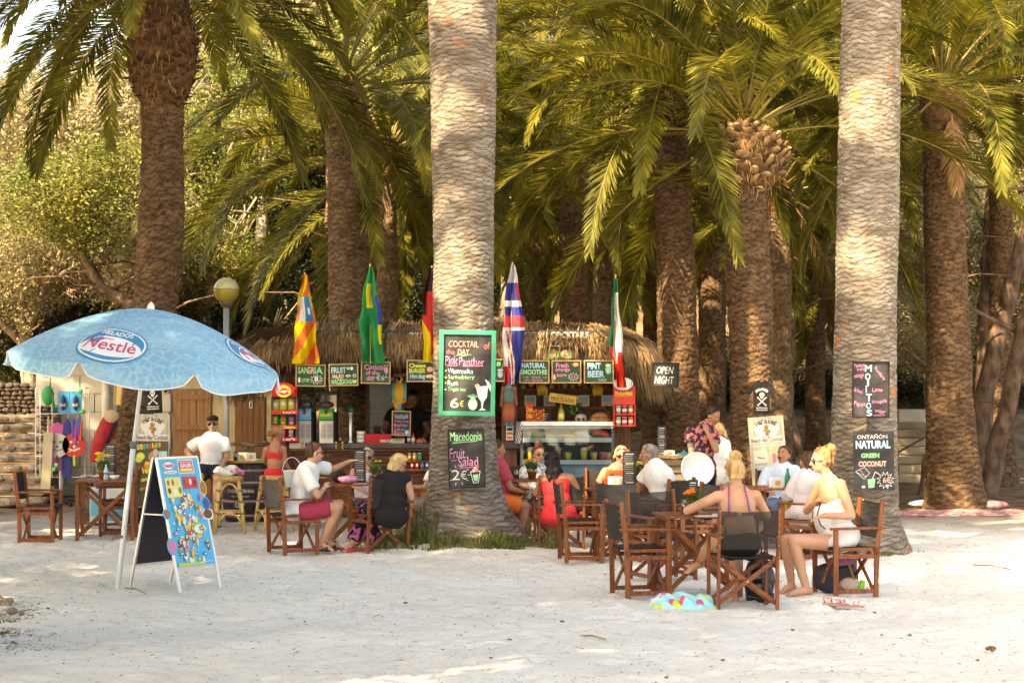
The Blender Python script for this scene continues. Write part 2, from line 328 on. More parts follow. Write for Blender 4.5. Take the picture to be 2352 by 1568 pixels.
def frond_mesh(L, e0, droop, seed, dry=False, n=140, ll=.43, lw=.028):
    r = random.Random(seed); N = 22; pts = []; tan = []; p = Vector((0, 0, 0)); e = e0; side = r.uniform(-.10, .10); az = 0
    for i in range(N+1):
        t = i/N; a = e-droop*t**1.35; az += side/N; dv = Vector((math.cos(a)*math.cos(az), math.cos(a)*math.sin(az), math.sin(a))); pts.append(p.copy()); tan.append(dv); p = p+dv*(L/N)
    mb = MB(); mb.tube(pts, [.022*(1-.84*(i/N)**.7) for i in range(N+1)], 5, 1)
    def P(t): f = t*N; i = min(int(f), N-1); return pts[i].lerp(pts[i+1], f-i), tan[i].lerp(tan[i+1], f-i).normalized()
    tw = r.uniform(-.5, .5)
    for k in range(n):
        t = .13+.87*(k+r.uniform(-.3, .3))/n; t = min(t, .995); q, d = P(t); sdv = d.cross(Vector((0, 0, 1))).normalized(); up = sdv.cross(d)
        prof = min(1, (t-.08)/.22)**.8*(1-.60*max(0, (t-.55)/.45)**1.5); l = ll*prof*r.uniform(.86, 1.1)
        for s in (-1, 1):
            sd_ = (sdv*math.cos(tw*t)*s+up*math.sin(tw*t)*s)
            fan = R(62-38*t+r.uniform(-7, 7)); vee = R((r.choice((34, 20, 8)) if not dry else r.uniform(-60, 20)))
            ax = (d*math.cos(fan)+sd_*math.sin(fan)*math.cos(vee)+up*math.sin(fan)*math.sin(vee)).normalized()
            mid = q+ax*l*.55; tip = mid+(ax+Vector((0, 0, -(.16 if not dry else 1.0)*r.uniform(.2, 1.3)))).normalized()*l*.5
            wn = ax.cross(up+Vector((r.uniform(-.3, .3), r.uniform(-.3, .3), 0))).normalized()*lw*(.5 if not dry else .38)
            mb.add([q-wn*.5, q+wn*.5, mid+wn, mid-wn, tip], [(0, 1, 2, 3), (3, 2, 4)], 0)
    return mb
FR = {}
for nm, e0, dr, Lf, dry in (('up', 76, 62, 3.7, 0), ('high', 56, 88, 3.8, 0), ('mid', 32, 88, 3.8, 0), ('low', 6, 76, 3.7, 0), ('hang', -26, 58, 3.4, 0), ('dead', -66, 16, 1.5, 1)):
    FR[nm] = []
    for s in range(3):
        for mm in (LEAF1, LEAF2) if not dry else (DRY,):
            mb = frond_mesh(Lf*(1+.06*(s-1)), R(e0+4*(s-1)), R(dr*(1+.1*(s-1))), hash(nm) % 7+s*11 if False else sum(map(ord, nm))+s*11, bool(dry))
            o = mb.build('frond', [mm, RACH if not dry else DRY]); FR[nm].append(o.data); bpy.data.objects.remove(o)
def put(name, me, parent, loc=(0, 0, 0), rot=(0, 0, 0), sc=1):
    o = bpy.data.objects.new(name, me); COL.objects.link(o); o.parent = parent; o.location = loc; o.rotation_euler = rot; o.scale = (sc, sc, sc) if not isinstance(sc, tuple) else sc; return o
def stub_mesh(seed, m):
    r = random.Random(seed); mb = MB(); w_, t_, l_ = .080*r.uniform(.8, 1.15), .024, .12
    a = [(-w_, 0, 0), (0, 0, t_), (w_, 0, 0), (0, 0, -t_)]; b = [(x*.72+r.uniform(-.01, .01), l_*r.uniform(.8, 1.1), z*.9+.05) for x, _, z in a]
    mb.add(a+b, [(0, 1, 5, 4), (1, 2, 6, 5), (2, 3, 7, 6), (3, 0, 4, 7), (4, 5, 6, 7)]); o = mb.build('leaf_stub', m); me = o.data; bpy.data.objects.remove(o); return me
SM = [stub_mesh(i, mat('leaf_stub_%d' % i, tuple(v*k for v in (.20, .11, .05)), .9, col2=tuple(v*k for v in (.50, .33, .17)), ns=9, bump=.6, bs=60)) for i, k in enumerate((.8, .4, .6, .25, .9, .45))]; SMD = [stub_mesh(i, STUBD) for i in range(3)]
def crown(parent, top, n=46, sc=1.0, seed=0, dead=3, skip=None, drop=0, kinds=None, minel=-1):
    r = random.Random(seed)
    seq = ['up']*int(n*.14)+['high']*int(n*.24)+['mid']*int(n*.27)+['low']*int(n*.21)+['hang']*int(n*.14)+['dead']*dead
    for i, k in enumerate(seq):
        az = i*2.39996+r.uniform(-.25, .25)
        if skip and skip(math.cos(az), math.sin(az), k): continue
        me = r.choice(FR[k]); rr = {'up': .05, 'high': .12, 'mid': .2, 'low': .26, 'hang': .30, 'dead': .30}[k]*sc; zz = {'up': .3, 'high': .22, 'mid': .1, 'low': -.05, 'hang': -.18, 'dead': -.35}[k]*sc
        put('frond', me, parent, (top[0]+rr*math.cos(az), top[1]+rr*math.sin(az), top[2]+zz-drop), (r.uniform(-.2, .2), r.uniform(-.12, .12)+0, az), sc*r.uniform(.86, 1.1))
def boot(parent, c, rx, rz, n, meshes, seed=0, sc=1.0, core=FIBRE):
    r = random.Random(seed); mb = MB(); mb.ell(c, (rx*.93, rx*.93, rz*.98), n=24, m=16); o = mb.build('crown_base', core, parent, True); fb = MB()
    for i in range(420):   # loose fibre hanging out of the bulb
        az = r.uniform(0, 6.283); h = r.uniform(-.95, .8); rad = math.sqrt(1-h*h)*rx*.93; p = Vector((c[0]+rad*math.cos(az), c[1]+rad*math.sin(az), c[2]+rz*.95*h)); o_ = Vector((math.cos(az), math.sin(az), 0)); l = r.uniform(.06, .26); q1 = p+o_*l*.5+Vector((0, 0, -l*.2)); q2 = q1+o_*l*.1+Vector((r.uniform(-.04, .04), 0, -l*.7)); w_ = Vector((-o_.y, o_.x, 0))*r.uniform(.003, .009); fb.add([p-w_, p+w_, q1+w_, q1-w_, q2], [(0, 1, 2, 3), (3, 2, 4)])
    q_ = fb.build('fibres', DRY, parent); q_['kind'] = 'stuff'
    for i in range(n):
        h = 1-2*(i+.5)/n; h = h*.96; az = i*2.39996; rad = math.sqrt(1-h*h); p = Vector((c[0]+rx*.90*rad*math.cos(az), c[1]+rx*.90*rad*math.sin(az), c[2]+rz*.93*h))
        if r.random() < (.12 if h > -.4 else .35): continue
        q = put('leaf_stub', r.choice(meshes), parent, p, (R(14+30*h)+r.uniform(-.4, .35), r.uniform(-.35, .35), az-PI/2+r.uniform(-.25, .25)), (sc*r.uniform(.7, 1.2), sc*r.uniform(.35, 1.35), sc*r.uniform(.6, 1.2)))
def palm(label, px, d, width_px, top_py, base_line=None, m=BARK_B, group=None, nth=80, dz=.022, row=.042, cols=7, lean=0, crown_n=46, csc=1.0, seed=0, bootp=None, flare=1.5, skip=None, dead=1, amp=.017, topz=None, raise_=0, nodead=0):
    s = F/d; x = (px-1176)/s; rad = width_px/2/s; zt = topz or CAMH+(HZ-top_py)/s
    t = thing('palm_tree', label, 'palm tree', (x, d, float(terrain(np.array(x), np.array(d)))), 0, group); z0 = t.location.z
    if base_line: line = [(z-z0 if z > 0 else -.2, (p-1176)/s-x, 0, w_/2/s) for (z, p, w_) in [((HZ-py)/s+CAMH, p, w_) for py, p, w_ in base_line]]; line[0] = (-.25,)+line[0][1:]
    else: line = [(-.25, 0, 0, rad*flare*1.08), (.15, 0, 0, rad*flare), (.6, 0, 0, rad*1.12), (1.5, 0, 0, rad*1.02), (zt-z0, lean, 0, rad*.93)]
    if line[-1][0] < zt-z0: line.append((zt-z0, line[-1][1], 0, line[-1][3]))
    line.sort(); trunk_mesh(t, line, m, nth, dz, row, cols, amp, seed); top = (line[-1][1], 0, zt-z0)
    if bootp: rx, rz, n, meshes = bootp; boot(t, (top[0], 0, top[2]+rz*.75), rx, rz, n, meshes, seed, .8 if n > 250 else 1); top = (top[0], 0, top[2]+rz*1.55)
    else: MBx = MB(); MBx.ell((top[0], 0, top[2]+.1), (rad*1.25, rad*1.25, .5)); MBx.build('crown_base', FIBRE, t, True); top = (top[0], 0, top[2]+.35)
    if crown_n: crown(t, (top[0], top[1], top[2]+raise_), crown_n, csc, seed, 0 if nodead else dead, skip)
    return t
G1 = 'palms of the grove'
# the two big trunks nearest the camera (their crowns are above the picture)
def big(label, X_, Y_, line, seed, zt=9.6, n=15):
    s = F/Y_; t = thing('palm_tree', label, 'palm tree', (X_, Y_, 0), 0, G1)
    L_ = [(CAMH+(HZ-py)/s, ((x0+x1)/2-1176)/s-X_, 0, (x1-x0)/2/s) for py, x0, x1 in line]; L_.sort(); L_[0] = (-.2,)+L_[0][1:]; L_.append((zt, L_[-1][1], 0, L_[-1][3]))
    trunk_mesh(t, L_, BARK_G, 150, .0105, .030, 7, .008, seed); MBx = MB(); MBx.ell((L_[-1][1], 0, zt+.2), (.55, .55, .7)); MBx.build('crown_base', FIBRE, t, True)
    crown(t, (L_[-1][1], 0, zt+.6), n, 1.05, seed, 2); return t
big('tall grey palm trunk with the large cocktail of the day board, grass round its foot', T1X, T1Y, [(0, 984, 1141), (200, 988, 1137), (450, 995, 1134), (700, 998, 1131), (900, 995, 1133), (1000, 991, 1137), (1100, 985, 1146), (1150, 978, 1160), (1190, 962, 1186), (1215, 942, 1208), (1259, 925, 1225)], 21)
big('tall grey palm trunk carrying the mojitos board above the coconut board', T2X, T2Y, [(0, 1936, 2066), (200, 1930, 2064), (450, 1924, 2063), (700, 1920, 2058), (850, 1917, 2056), (950, 1912, 2056), (1050, 1910, 2058), (1150, 1915, 2062), (1200, 1925, 2068), (1240, 1920, 2084), (1272, 1905, 2115)], 22)
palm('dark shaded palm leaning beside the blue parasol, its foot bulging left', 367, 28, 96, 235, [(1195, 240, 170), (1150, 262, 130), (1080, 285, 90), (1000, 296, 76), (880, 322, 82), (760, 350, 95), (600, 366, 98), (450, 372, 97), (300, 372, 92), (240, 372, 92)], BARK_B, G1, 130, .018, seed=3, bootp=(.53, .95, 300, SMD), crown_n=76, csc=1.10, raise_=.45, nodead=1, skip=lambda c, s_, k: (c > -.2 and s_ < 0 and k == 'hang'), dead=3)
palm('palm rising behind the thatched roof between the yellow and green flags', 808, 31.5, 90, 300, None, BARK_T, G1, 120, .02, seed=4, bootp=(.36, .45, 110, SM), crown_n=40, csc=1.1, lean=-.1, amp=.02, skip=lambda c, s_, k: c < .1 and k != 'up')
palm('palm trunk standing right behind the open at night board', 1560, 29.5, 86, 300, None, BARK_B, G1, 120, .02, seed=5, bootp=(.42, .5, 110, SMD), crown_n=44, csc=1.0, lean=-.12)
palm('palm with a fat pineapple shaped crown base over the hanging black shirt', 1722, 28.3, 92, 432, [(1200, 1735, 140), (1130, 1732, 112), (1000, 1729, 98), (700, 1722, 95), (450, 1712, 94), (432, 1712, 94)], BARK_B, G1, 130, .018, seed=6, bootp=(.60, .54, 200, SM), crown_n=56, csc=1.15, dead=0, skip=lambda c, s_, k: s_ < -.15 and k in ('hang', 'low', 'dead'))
palm('dark palm on the far right with a wide foot beside the pink rug', 2172, 30.4, 90, 260, [(1172, 2200, 175), (1120, 2192, 130), (1000, 2183, 108), (800, 2178, 96), (500, 2170, 88), (260, 2165, 84)], BARK_B, G1, 120, .02, seed=7, crown_n=46, csc=1.0)
far = [(1634, 38, 58, 430, 'slim dark palm half hidden behind the trunk with the hanging black shirt', BARK_B), (1790, 35, 52, 480, 'palm with sunlit patches on its bark right behind the black shirt trunk', BARK_T), (1872, 44, 44, 650, 'thin blackish palm to the left of the mojitos trunk', BARK_B),
       (1396, 39, 64, 500, 'sunlit rough palm right behind the italian flag', BARK_T), (1318, 36, 66, 430, 'smooth brown palm over the thatch left of the italian flag', BARK_B), (880, 41, 36, 480, 'slim dark palm just to the right of the one behind the thatched roof', BARK_T),
       (1235, 43, 44, 560, 'dark palm seen between the british flag and the brown palm', BARK_B), (1500, 44, 46, 660, 'short dark palm with a ball shaped crown base near the thatch end', BARK_B), (1440, 47, 40, 400, 'thin palm in the gloom behind the sunlit rough palm', BARK_B)]
for i, (px, d, wd, tp, lb, m) in enumerate(far):
    palm(lb, px, d, wd, tp, None, m, G1, 56, .034, seed=30+i, crown_n=36 if d < 44 else 30, csc=.95, bootp=(.55, .6, 60, SMD) if i == 7 else None, amp=.02 if m is BARK_T else .013)
# short sunlit palms with low crowns
palm('low sunlit palm whose pale fronds arch down behind the lamp post', 890, 34.6, 44, 400, None, BARK_T, G1, 60, .03, seed=51, crown_n=58, csc=1.25, nodead=1, skip=lambda c, s_, k: k == 'up' or (k == 'high' and s_ < .2))
palm('low sunlit palm with bright fronds above the middle of the thatch', 1345, 41.5, 50, 400, None, BARK_T, G1, 60, .03, seed=52, crown_n=44, csc=1.05)
palm('yellow green palm at the back right of the grove', 2010, 40, 50, 330, None, BARK_T, G1, 60, .03, seed=53, crown_n=44, csc=1.1)
palm('dim palm at the back between the mojitos trunk and the far right one', 2300, 37, 50, 150, None, BARK_B, G1, 60, .03, seed=54, crown_n=40, csc=1.1)
palm('tall palm at the back with its crown above the pineapple shaped one', 1640, 42, 50, 90, None, BARK_B, G1, 60, .03, seed=55, crown_n=44, csc=1.15)
palm('tall palm at the back with its crown just right of the cocktail trunk', 1240, 44, 50, 150, None, BARK_B, G1, 60, .03, seed=56, crown_n=44, csc=1.15)

# ------------------------------------------------------------ broadleaved trees
OLIVE = mat('olive_leaf', (.19, .165, .08), .55, col2=(.36, .305, .165), ns=.9, transl=.3, island=.5)
GREEN = mat('green_leaf', (.09, .115, .02), .5, col2=(.20, .19, .045), ns=.9, transl=.3, island=.5)
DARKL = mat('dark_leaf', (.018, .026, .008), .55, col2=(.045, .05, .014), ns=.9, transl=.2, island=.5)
BARKT = mat('tree_bark', (.16, .12, .085), .9, col2=(.36, .29, .21), ns=5, bump=.8, bs=25)
def leafcloud(n, nc, ls, seed, flat=.8):
    g = np.random.default_rng(seed); d = g.normal(size=(nc, 3)); d /= np.linalg.norm(d, axis=1)[:, None]; c = d*(g.random(nc)**.45)[:, None]*.86; c[:, 2] *= flat
    cs = g.uniform(.10, .20, nc); i = g.integers(0, nc, n); p = c[i]+g.normal(size=(n, 3))*cs[i][:, None]*.8
    a = g.normal(size=(n, 3)); a /= np.linalg.norm(a, axis=1)[:, None]; b = g.normal(size=(n, 3)); b -= a*(a*b).sum(1)[:, None]; b /= np.linalg.norm(b, axis=1)[:, None]
    s = (ls*g.uniform(.6, 1.4, n))[:, None]; V = np.stack([p-a*s, p-b*s*.42, p+a*s, p+b*s*.42], 1).reshape(-1, 3); return V, np.arange(n*4).reshape(-1, 4)
CLOUD = {}
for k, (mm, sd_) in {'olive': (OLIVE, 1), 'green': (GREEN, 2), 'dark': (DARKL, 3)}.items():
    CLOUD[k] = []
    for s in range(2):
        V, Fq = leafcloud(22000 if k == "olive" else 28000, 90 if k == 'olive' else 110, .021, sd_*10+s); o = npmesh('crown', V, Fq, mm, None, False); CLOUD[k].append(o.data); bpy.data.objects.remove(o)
def tree(label, c, rx, rz, kind, seed, group, name='broadleaf_tree', limbs=5, tr=.16, foot=None):
    r = random.Random(seed); foot = foot or (c.x+r.uniform(-.8, .8), c.y); z0 = float(terrain(np.array(foot[0]), np.array(foot[1])))
    t = thing(name, label, 'tree', (foot[0], foot[1], z0), 0, group); lc = Vector((c.x-foot[0], c.y-foot[1], c.z-z0)); mb = MB()
    fork = Vector((lc.x*.5, lc.y*.5, max(.3, lc.z-rz*.85)))
    mb.tube([(0, 0, -.3), fork*.5+Vector((r.uniform(-.2, .2), 0, 0)), fork], [tr*1.3, tr, tr*.85], 8)
    for k in range(limbs):
        a = k*2.4+r.random(); e = lc+Vector((math.cos(a)*rx*.72, math.sin(a)*rx*.5, rz*r.uniform(-.2, .7))); m1 = fork.lerp(e, .4)+Vector((r.uniform(-.3, .3), 0, r.uniform(-.1, .4))); m2 = fork.lerp(e, .75)+Vector((r.uniform(-.3, .3), 0, r.uniform(-.1, .3)))
        mb.tube([fork, m1, m2, e], [tr*.62, tr*.42, tr*.26, tr*.1], 6)
        for q in range(6): b = m2+Vector((r.uniform(-1, 1)*rx*.4, r.uniform(-.6, .6)*rx*.4, r.uniform(-.1, .6)*rz)); mb.tube([m1.lerp(m2, q/3), b.lerp(m2, .4), b], [tr*.2, tr*.13, tr*.05], 5)
    mb.build('trunk', BARKT, t, True); put('crown', r.choice(CLOUD[kind]), t, lc, (0, 0, r.random()*6), (rx, rx, rz)); return t
G2 = 'broadleaved trees on the slope behind the palms'
L_ = [(60, 330, 46, 2.6, 2.3, 'olive', 'golden leaved tree at the left edge below the sky gap'), (230, 300, 48, 2.7, 2.4, 'olive', 'golden leaved tree just left of the dark leaning palm'), (140, 520, 43, 2.3, 1.9, 'olive', 'olive coloured tree with forked limbs over the parasol'), (10, 620, 41, 2.0, 1.8, 'olive', 'green tree above the left tip of the parasol'), (300, 560, 42, 1.7, 1.7, 'olive', 'dusty olive tree with thin pale limbs left of the palm trunk'),
      (480, 380, 46, 2.2, 2.2, 'green', 'bright green tree between the leaning palm and the arching fronds'), (450, 590, 43, 1.6, 1.4, 'green', 'bushy tree behind the globe lamp'), (-20, 270, 58, 3.2, 2.2, 'olive', 'pale tree high on the slope under the sky at the left'), (330, 250, 56, 3.0, 2.2, 'olive', 'pale tree high on the slope behind the leaning palm crown'),
      (620, 250, 52, 3.0, 2.6, 'green', 'yellow green tree behind the arching fronds')]
for i, (px, py, d, rx, rz, k, lb) in enumerate(L_): tree(lb, at(px, py, d), rx, rz, k, 100+i, G2, limbs=6)
L2 = [(2120, 520, 44, 1.9, 2.2, 'olive'), (2290, 560, 46, 2.2, 2.2, 'green'), (2130, 760, 40, 1.3, 1.1, 'olive'), (2330, 330, 50, 2.6, 2.4, 'olive'), (1960, 600, 50, 2.2, 2.0, 'olive'), (1850, 620, 50, 2.0, 1.8, 'olive'), (1780, 820, 50, 1.8, 1.2, 'olive'), (2280, 800, 45, 1.6, 1.0, 'green')]
for i, (px, py, d, rx, rz, k) in enumerate(L2): tree(['sun flecked olive tree seen right of the mojitos trunk', 'green tree behind the leaning pine trunks', 'small dry bush like tree above the stone terrace', 'golden tree in the upper right behind the fronds', 'sun flecked tree left of the mojitos trunk, higher one', 'sun flecked tree behind the thin blackish palm', 'low pale tree behind the hanging black shirt palm', 'low green tree behind the leaning pine feet'][i], at(px, py, d), rx, rz, k, 140+i, G2)
r_ = random.Random(5)
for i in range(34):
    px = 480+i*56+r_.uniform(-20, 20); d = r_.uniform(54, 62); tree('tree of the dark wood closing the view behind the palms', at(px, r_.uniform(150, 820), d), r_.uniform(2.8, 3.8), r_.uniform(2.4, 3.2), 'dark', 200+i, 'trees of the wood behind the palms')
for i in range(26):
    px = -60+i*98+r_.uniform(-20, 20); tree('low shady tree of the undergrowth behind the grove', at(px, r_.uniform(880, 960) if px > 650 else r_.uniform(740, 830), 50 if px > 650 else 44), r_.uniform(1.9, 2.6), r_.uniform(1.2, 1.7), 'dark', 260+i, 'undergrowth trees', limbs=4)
for i in range(16):
    px = 520+i*120; tree('tall tree high on the slope behind the palm crowns', at(px, r_.uniform(-60, 120), 72), 4.4, 3.8, r_.choice(('green', 'olive')), 300+i, 'trees high on the slope')
# pine trunks at the right
PINE = mat('pine_bark', (.05, .03, .02), .9, col2=(.17, .11, .075), ns=7, bump=1, bs=18, stretch=(1, 1, .5))
def pine(label, pts, d, rad, seed, crown_c=None):
    q = [at(px, py, d) for px, py in pts]; q[0].z = -.2
    t = thing('pine_tree', label, 'tree', (q[0].x, q[0].y, 0), 0, 'leaning pines on the right'); mb = MB(); r = random.Random(seed)
    P_ = []; 
    for a, b in zip(q, q[1:]):
        for k in range(4): P_.append(a.lerp(b, k/4)+Vector((r.uniform(-1, 1), r.uniform(-1, 1), 0))*.03)
    P_.append(q[-1]); P_ = [p-t.location for p in P_]; n = len(P_); mb.tube(P_, [rad*(1.25 if i == 0 else 1)*(1-.45*i/n) for i in range(n)], 14)
    for k in range(7):
        i = n//3+k*(n*2//3)//7; s = P_[i]; e = s+Vector((r.choice((-1, 1))*r.uniform(.8, 1.8), r.uniform(-.6, .6), r.uniform(-.1, .7))); mb.tube([s, s.lerp(e, .5)+Vector((0, 0, .12)), e], [rad*.28, rad*.18, rad*.05], 6)
    mb.build('trunk', PINE, t, True); c = P_[-1]; put('crown', CLOUD['green'][0], t, c+Vector((0, 0, 1.0)), (0, 0, seed), (2.2, 2.2, 1.6)); return t
pine('dark pine trunk leaning right, first behind the wide footed palm', [(2238, 1130), (2255, 900), (2262, 700), (2275, 500), (2290, 330), (2290, 120)], 38, .15, 1)
pine('thick pine trunk slanting up to the right edge', [(2240, 1120), (2262, 900), (2310, 700), (2350, 560), (2385, 420), (2400, 100)], 35, .18, 2)
pine('sunlit pine trunk sloping out of the lower right edge', [(2262, 1095), (2300, 990), (2330, 850), (2352, 740), (2400, 560), (2420, 100)], 33.5, .17, 3)
pine('pale thin twisted trunk between the black shirt palm and the mojitos trunk', [(1850, 1100), (1828, 1010), (1812, 930), (1815, 800), (1822, 650), (1838, 500), (1830, 300)], 37, .085, 4)
pine('pale slender trunk left of the wide footed palm', [(2112, 1105), (2138, 1030), (2146, 900), (2142, 700), (2150, 520), (2148, 200)], 34, .09, 5)
pine('dim thin trunk behind the thatch left of the yellow flag palm', [(762, 1130), (768, 900), (762, 700), (756, 500), (760, 300)], 40, .11, 6)
pine('slanting trunk in the gloom above the parasol', [(420, 900), (380, 790), (300, 700), (235, 660), (180, 560)], 39, .15, 7)
# palms and trees beside and above the camera that throw the shade
for i, (x, y, sc_) in enumerate([(-3.1, 9.2, 1.1), (-4.4, 12.9, 1.1), (-6.6, 6.6, 1.15), (-7.6, 10.4, 1.15), (-2.6, 5.4, 1.1), (-10.6, 8.8, 1.2), (-8.9, 13.6, 1.1), (-11.6, 5.6, 1.2), (-12.6, 23.4, 1.2), (-12.8, 27.6, 1.2), (-15.5, 19, 1.2), (-8.4, 24.6, 1.15), (-4.5, 14.6, 1.1), (-9.6, 17.2, 1.1), (-7.6, 20.2, 1.0), (-12.2, 15.4, 1.15)]):
    t = thing('palm_tree', 'palm standing out of sight on the near left, throwing shade over the sand', 'palm tree', (x, y, 0), 0, 'palms left of the camera'); zt = (8.4+.5*(i % 3)+(.6 if i > 7 else 0)) if i < 11 else (10.4, 12.6, 8.8, 8.9, 8.5)[i-11]
    trunk_mesh(t, [(-.2, 0, 0, .5), (.5, 0, 0, .38), (zt, 0, 0, .34)], BARK_G, 24, .14, .08, 9, .012, 70+i); crown(t, (0, 0, zt+.3), 56, sc_, 70+i, 2)
for i, (x, y, rx) in enumerate([(-5.2, 8.9, 3.0), (-8.8, 7.6, 3.4), (-2.9, 7.4, 2.0)]):
    tree('broad tree out of sight to the left of the camera', Vector((x, y, 8.3)), rx, 2.0, 'green', 400+i, 'shade trees left of the camera', foot=(x-1.2, y))
# ============================================================ kiosk
def bx(mb, x0, y0, x1, y1, d, dep=.05, mi=0):
    a = at(x0, y1, d); b = at(x1, y0, d); mb.box(((a.x+b.x)/2, d+dep/2, (a.z+b.z)/2), (b.x-a.x, dep, b.z-a.z), mi); return mb
def W(mb, name, mats, label, cat, group=None, **k):
    a = np.array(mb.v); lo, hi = a.min(0), a.max(0); t = thing('tmp', None, None, ((lo[0]+hi[0])/2, (lo[1]+hi[1])/2, lo[2])); o = mb.build(name, mats, t, world=True, **k)
    o.parent = None; o.location = t.location.copy(); bpy.data.objects.remove(t); return tag(o, label, cat, group)
def WT(mbs, name, label, cat, group=None):      # mbs: [(partname, MB, mats, smooth)]
    a = np.concatenate([np.array(m.v) for _, m, _, _ in mbs]); lo, hi = a.min(0), a.max(0); t = thing(name, label, cat, ((lo[0]+hi[0])/2, (lo[1]+hi[1])/2, lo[2]), 0, group)
    for n, m, mt, sm in mbs: m.build(n, mt, t, sm, True)
    return t
CH = dict(w=(.80, .82, .80), p=(.72, .30, .52), g=(.30, .72, .36), b=(.42, .66, .82), r=(.80, .22, .22), y=(.72, .78, .16), o=(.80, .36, .10), s=(.85, .50, .42), m=(.55, .22, .45))
def chalk(k): return mat('chalk_'+k, CH[k], .9, col2=tuple(v*.75 for v in CH[k]), ns=60)
class Board:
    def __init__(s, label, x0, y0, x1, y1, d, fm=None, face=None, fw=2.5, roll=0, name='chalkboard', cat='sign', group=None, th=.03, yaw=0, pitch=0):
        s.px, s.py, s.sc = (x0+x1)/2, (y0+y1)/2, d/F; w_, h_ = (x1-x0)*s.sc, (y1-y0)*s.sc; s.w, s.h = w_, h_
        s.t = thing(name, label, cat, at(s.px, s.py, d), 0, group); s.t.rotation_euler = (pitch, roll, yaw); f = fw*s.sc
        m = MB(); m.box((0, th/2, 0), (w_-(f if fm else 0), th*.7, h_-(f if fm else 0))); m.build('panel', face or CHALKB, s.t); s.y = th*.15-.0012
        if fm:
            m = MB(); m.box((0, 0, h_/2-f/2), (w_, th, f)); m.box((0, 0, -h_/2+f/2), (w_, th, f)); m.box((-w_/2+f/2, 0, 0), (f, th*.98, h_-2*f)); m.box((w_/2-f/2, 0, 0), (f, th*.98, h_-2*f)); m.build('frame', fm, s.t)
        s.mb = MB(); s.mats = []; s.ix = {}; s.lay = 0
    def mi(s, c):
        key = c if isinstance(c, str) else c
        if key not in s.ix: s.ix[key] = len(s.mats); s.mats.append(chalk(c) if isinstance(c, str) else plain(c, .6))
        return s.ix[key]
    def u(s, x, y): return ((x-s.px)*s.sc, (s.py-y)*s.sc)
    def _y(s): s.lay += 1; return s.y-.0005*s.lay
    def txt(s, st, x0, y0, x1, y1, c='w', **k):
        a = s.u(x0, y1); b = s.u(x1, y0); s.mb.text(st, (a[0], a[1], b[0], b[1]), s._y(), s.mi(c), **k); return s
    def line(s, pts, c='w', w_=1.0, closed=False): s.mb.stroke([s.u(*p) for p in pts], w_*s.sc, s._y(), s.mi(c), closed); return s
    def blob(s, x, y, rx, ry, c='w'): p = s.u(x, y); s.mb.disc(p, rx*s.sc, s._y(), .0003, s.mi(c), 18, ry*s.sc); return s
    def pol(s, pts, c='w'): s.mb.poly([s.u(*p) for p in pts], s._y(), .0003, s.mi(c)); return s
    def star(s, x, y, r1, r2, n, c='w', w_=.8, ry=1): s.line([(x+(r1 if k % 2 else r2)*math.cos(PI*k/n), y+(r1 if k % 2 else r2)*ry*math.sin(PI*k/n)) for k in range(2*n)], c, w_, True); return s
    def done(s):
        if s.mb.v: s.mb.build('lettering', s.mats, s.t)
        return s.t
KD = 28.6
kio = thing('beach_kiosk', 'wooden beach bar kiosk with a shaggy thatched roof and plank counter', 'kiosk', (at(1060, 0, KD).x, KD+1.2, 0))
def kp(name, mb, m, smooth=False, **k): return mb.build(name, m, kio, smooth, True, **k)
THATCH = mat('thatch_straw', (.14, .085, .045), .9, col2=(.30, .205, .11), ns=1.1, island=.45)
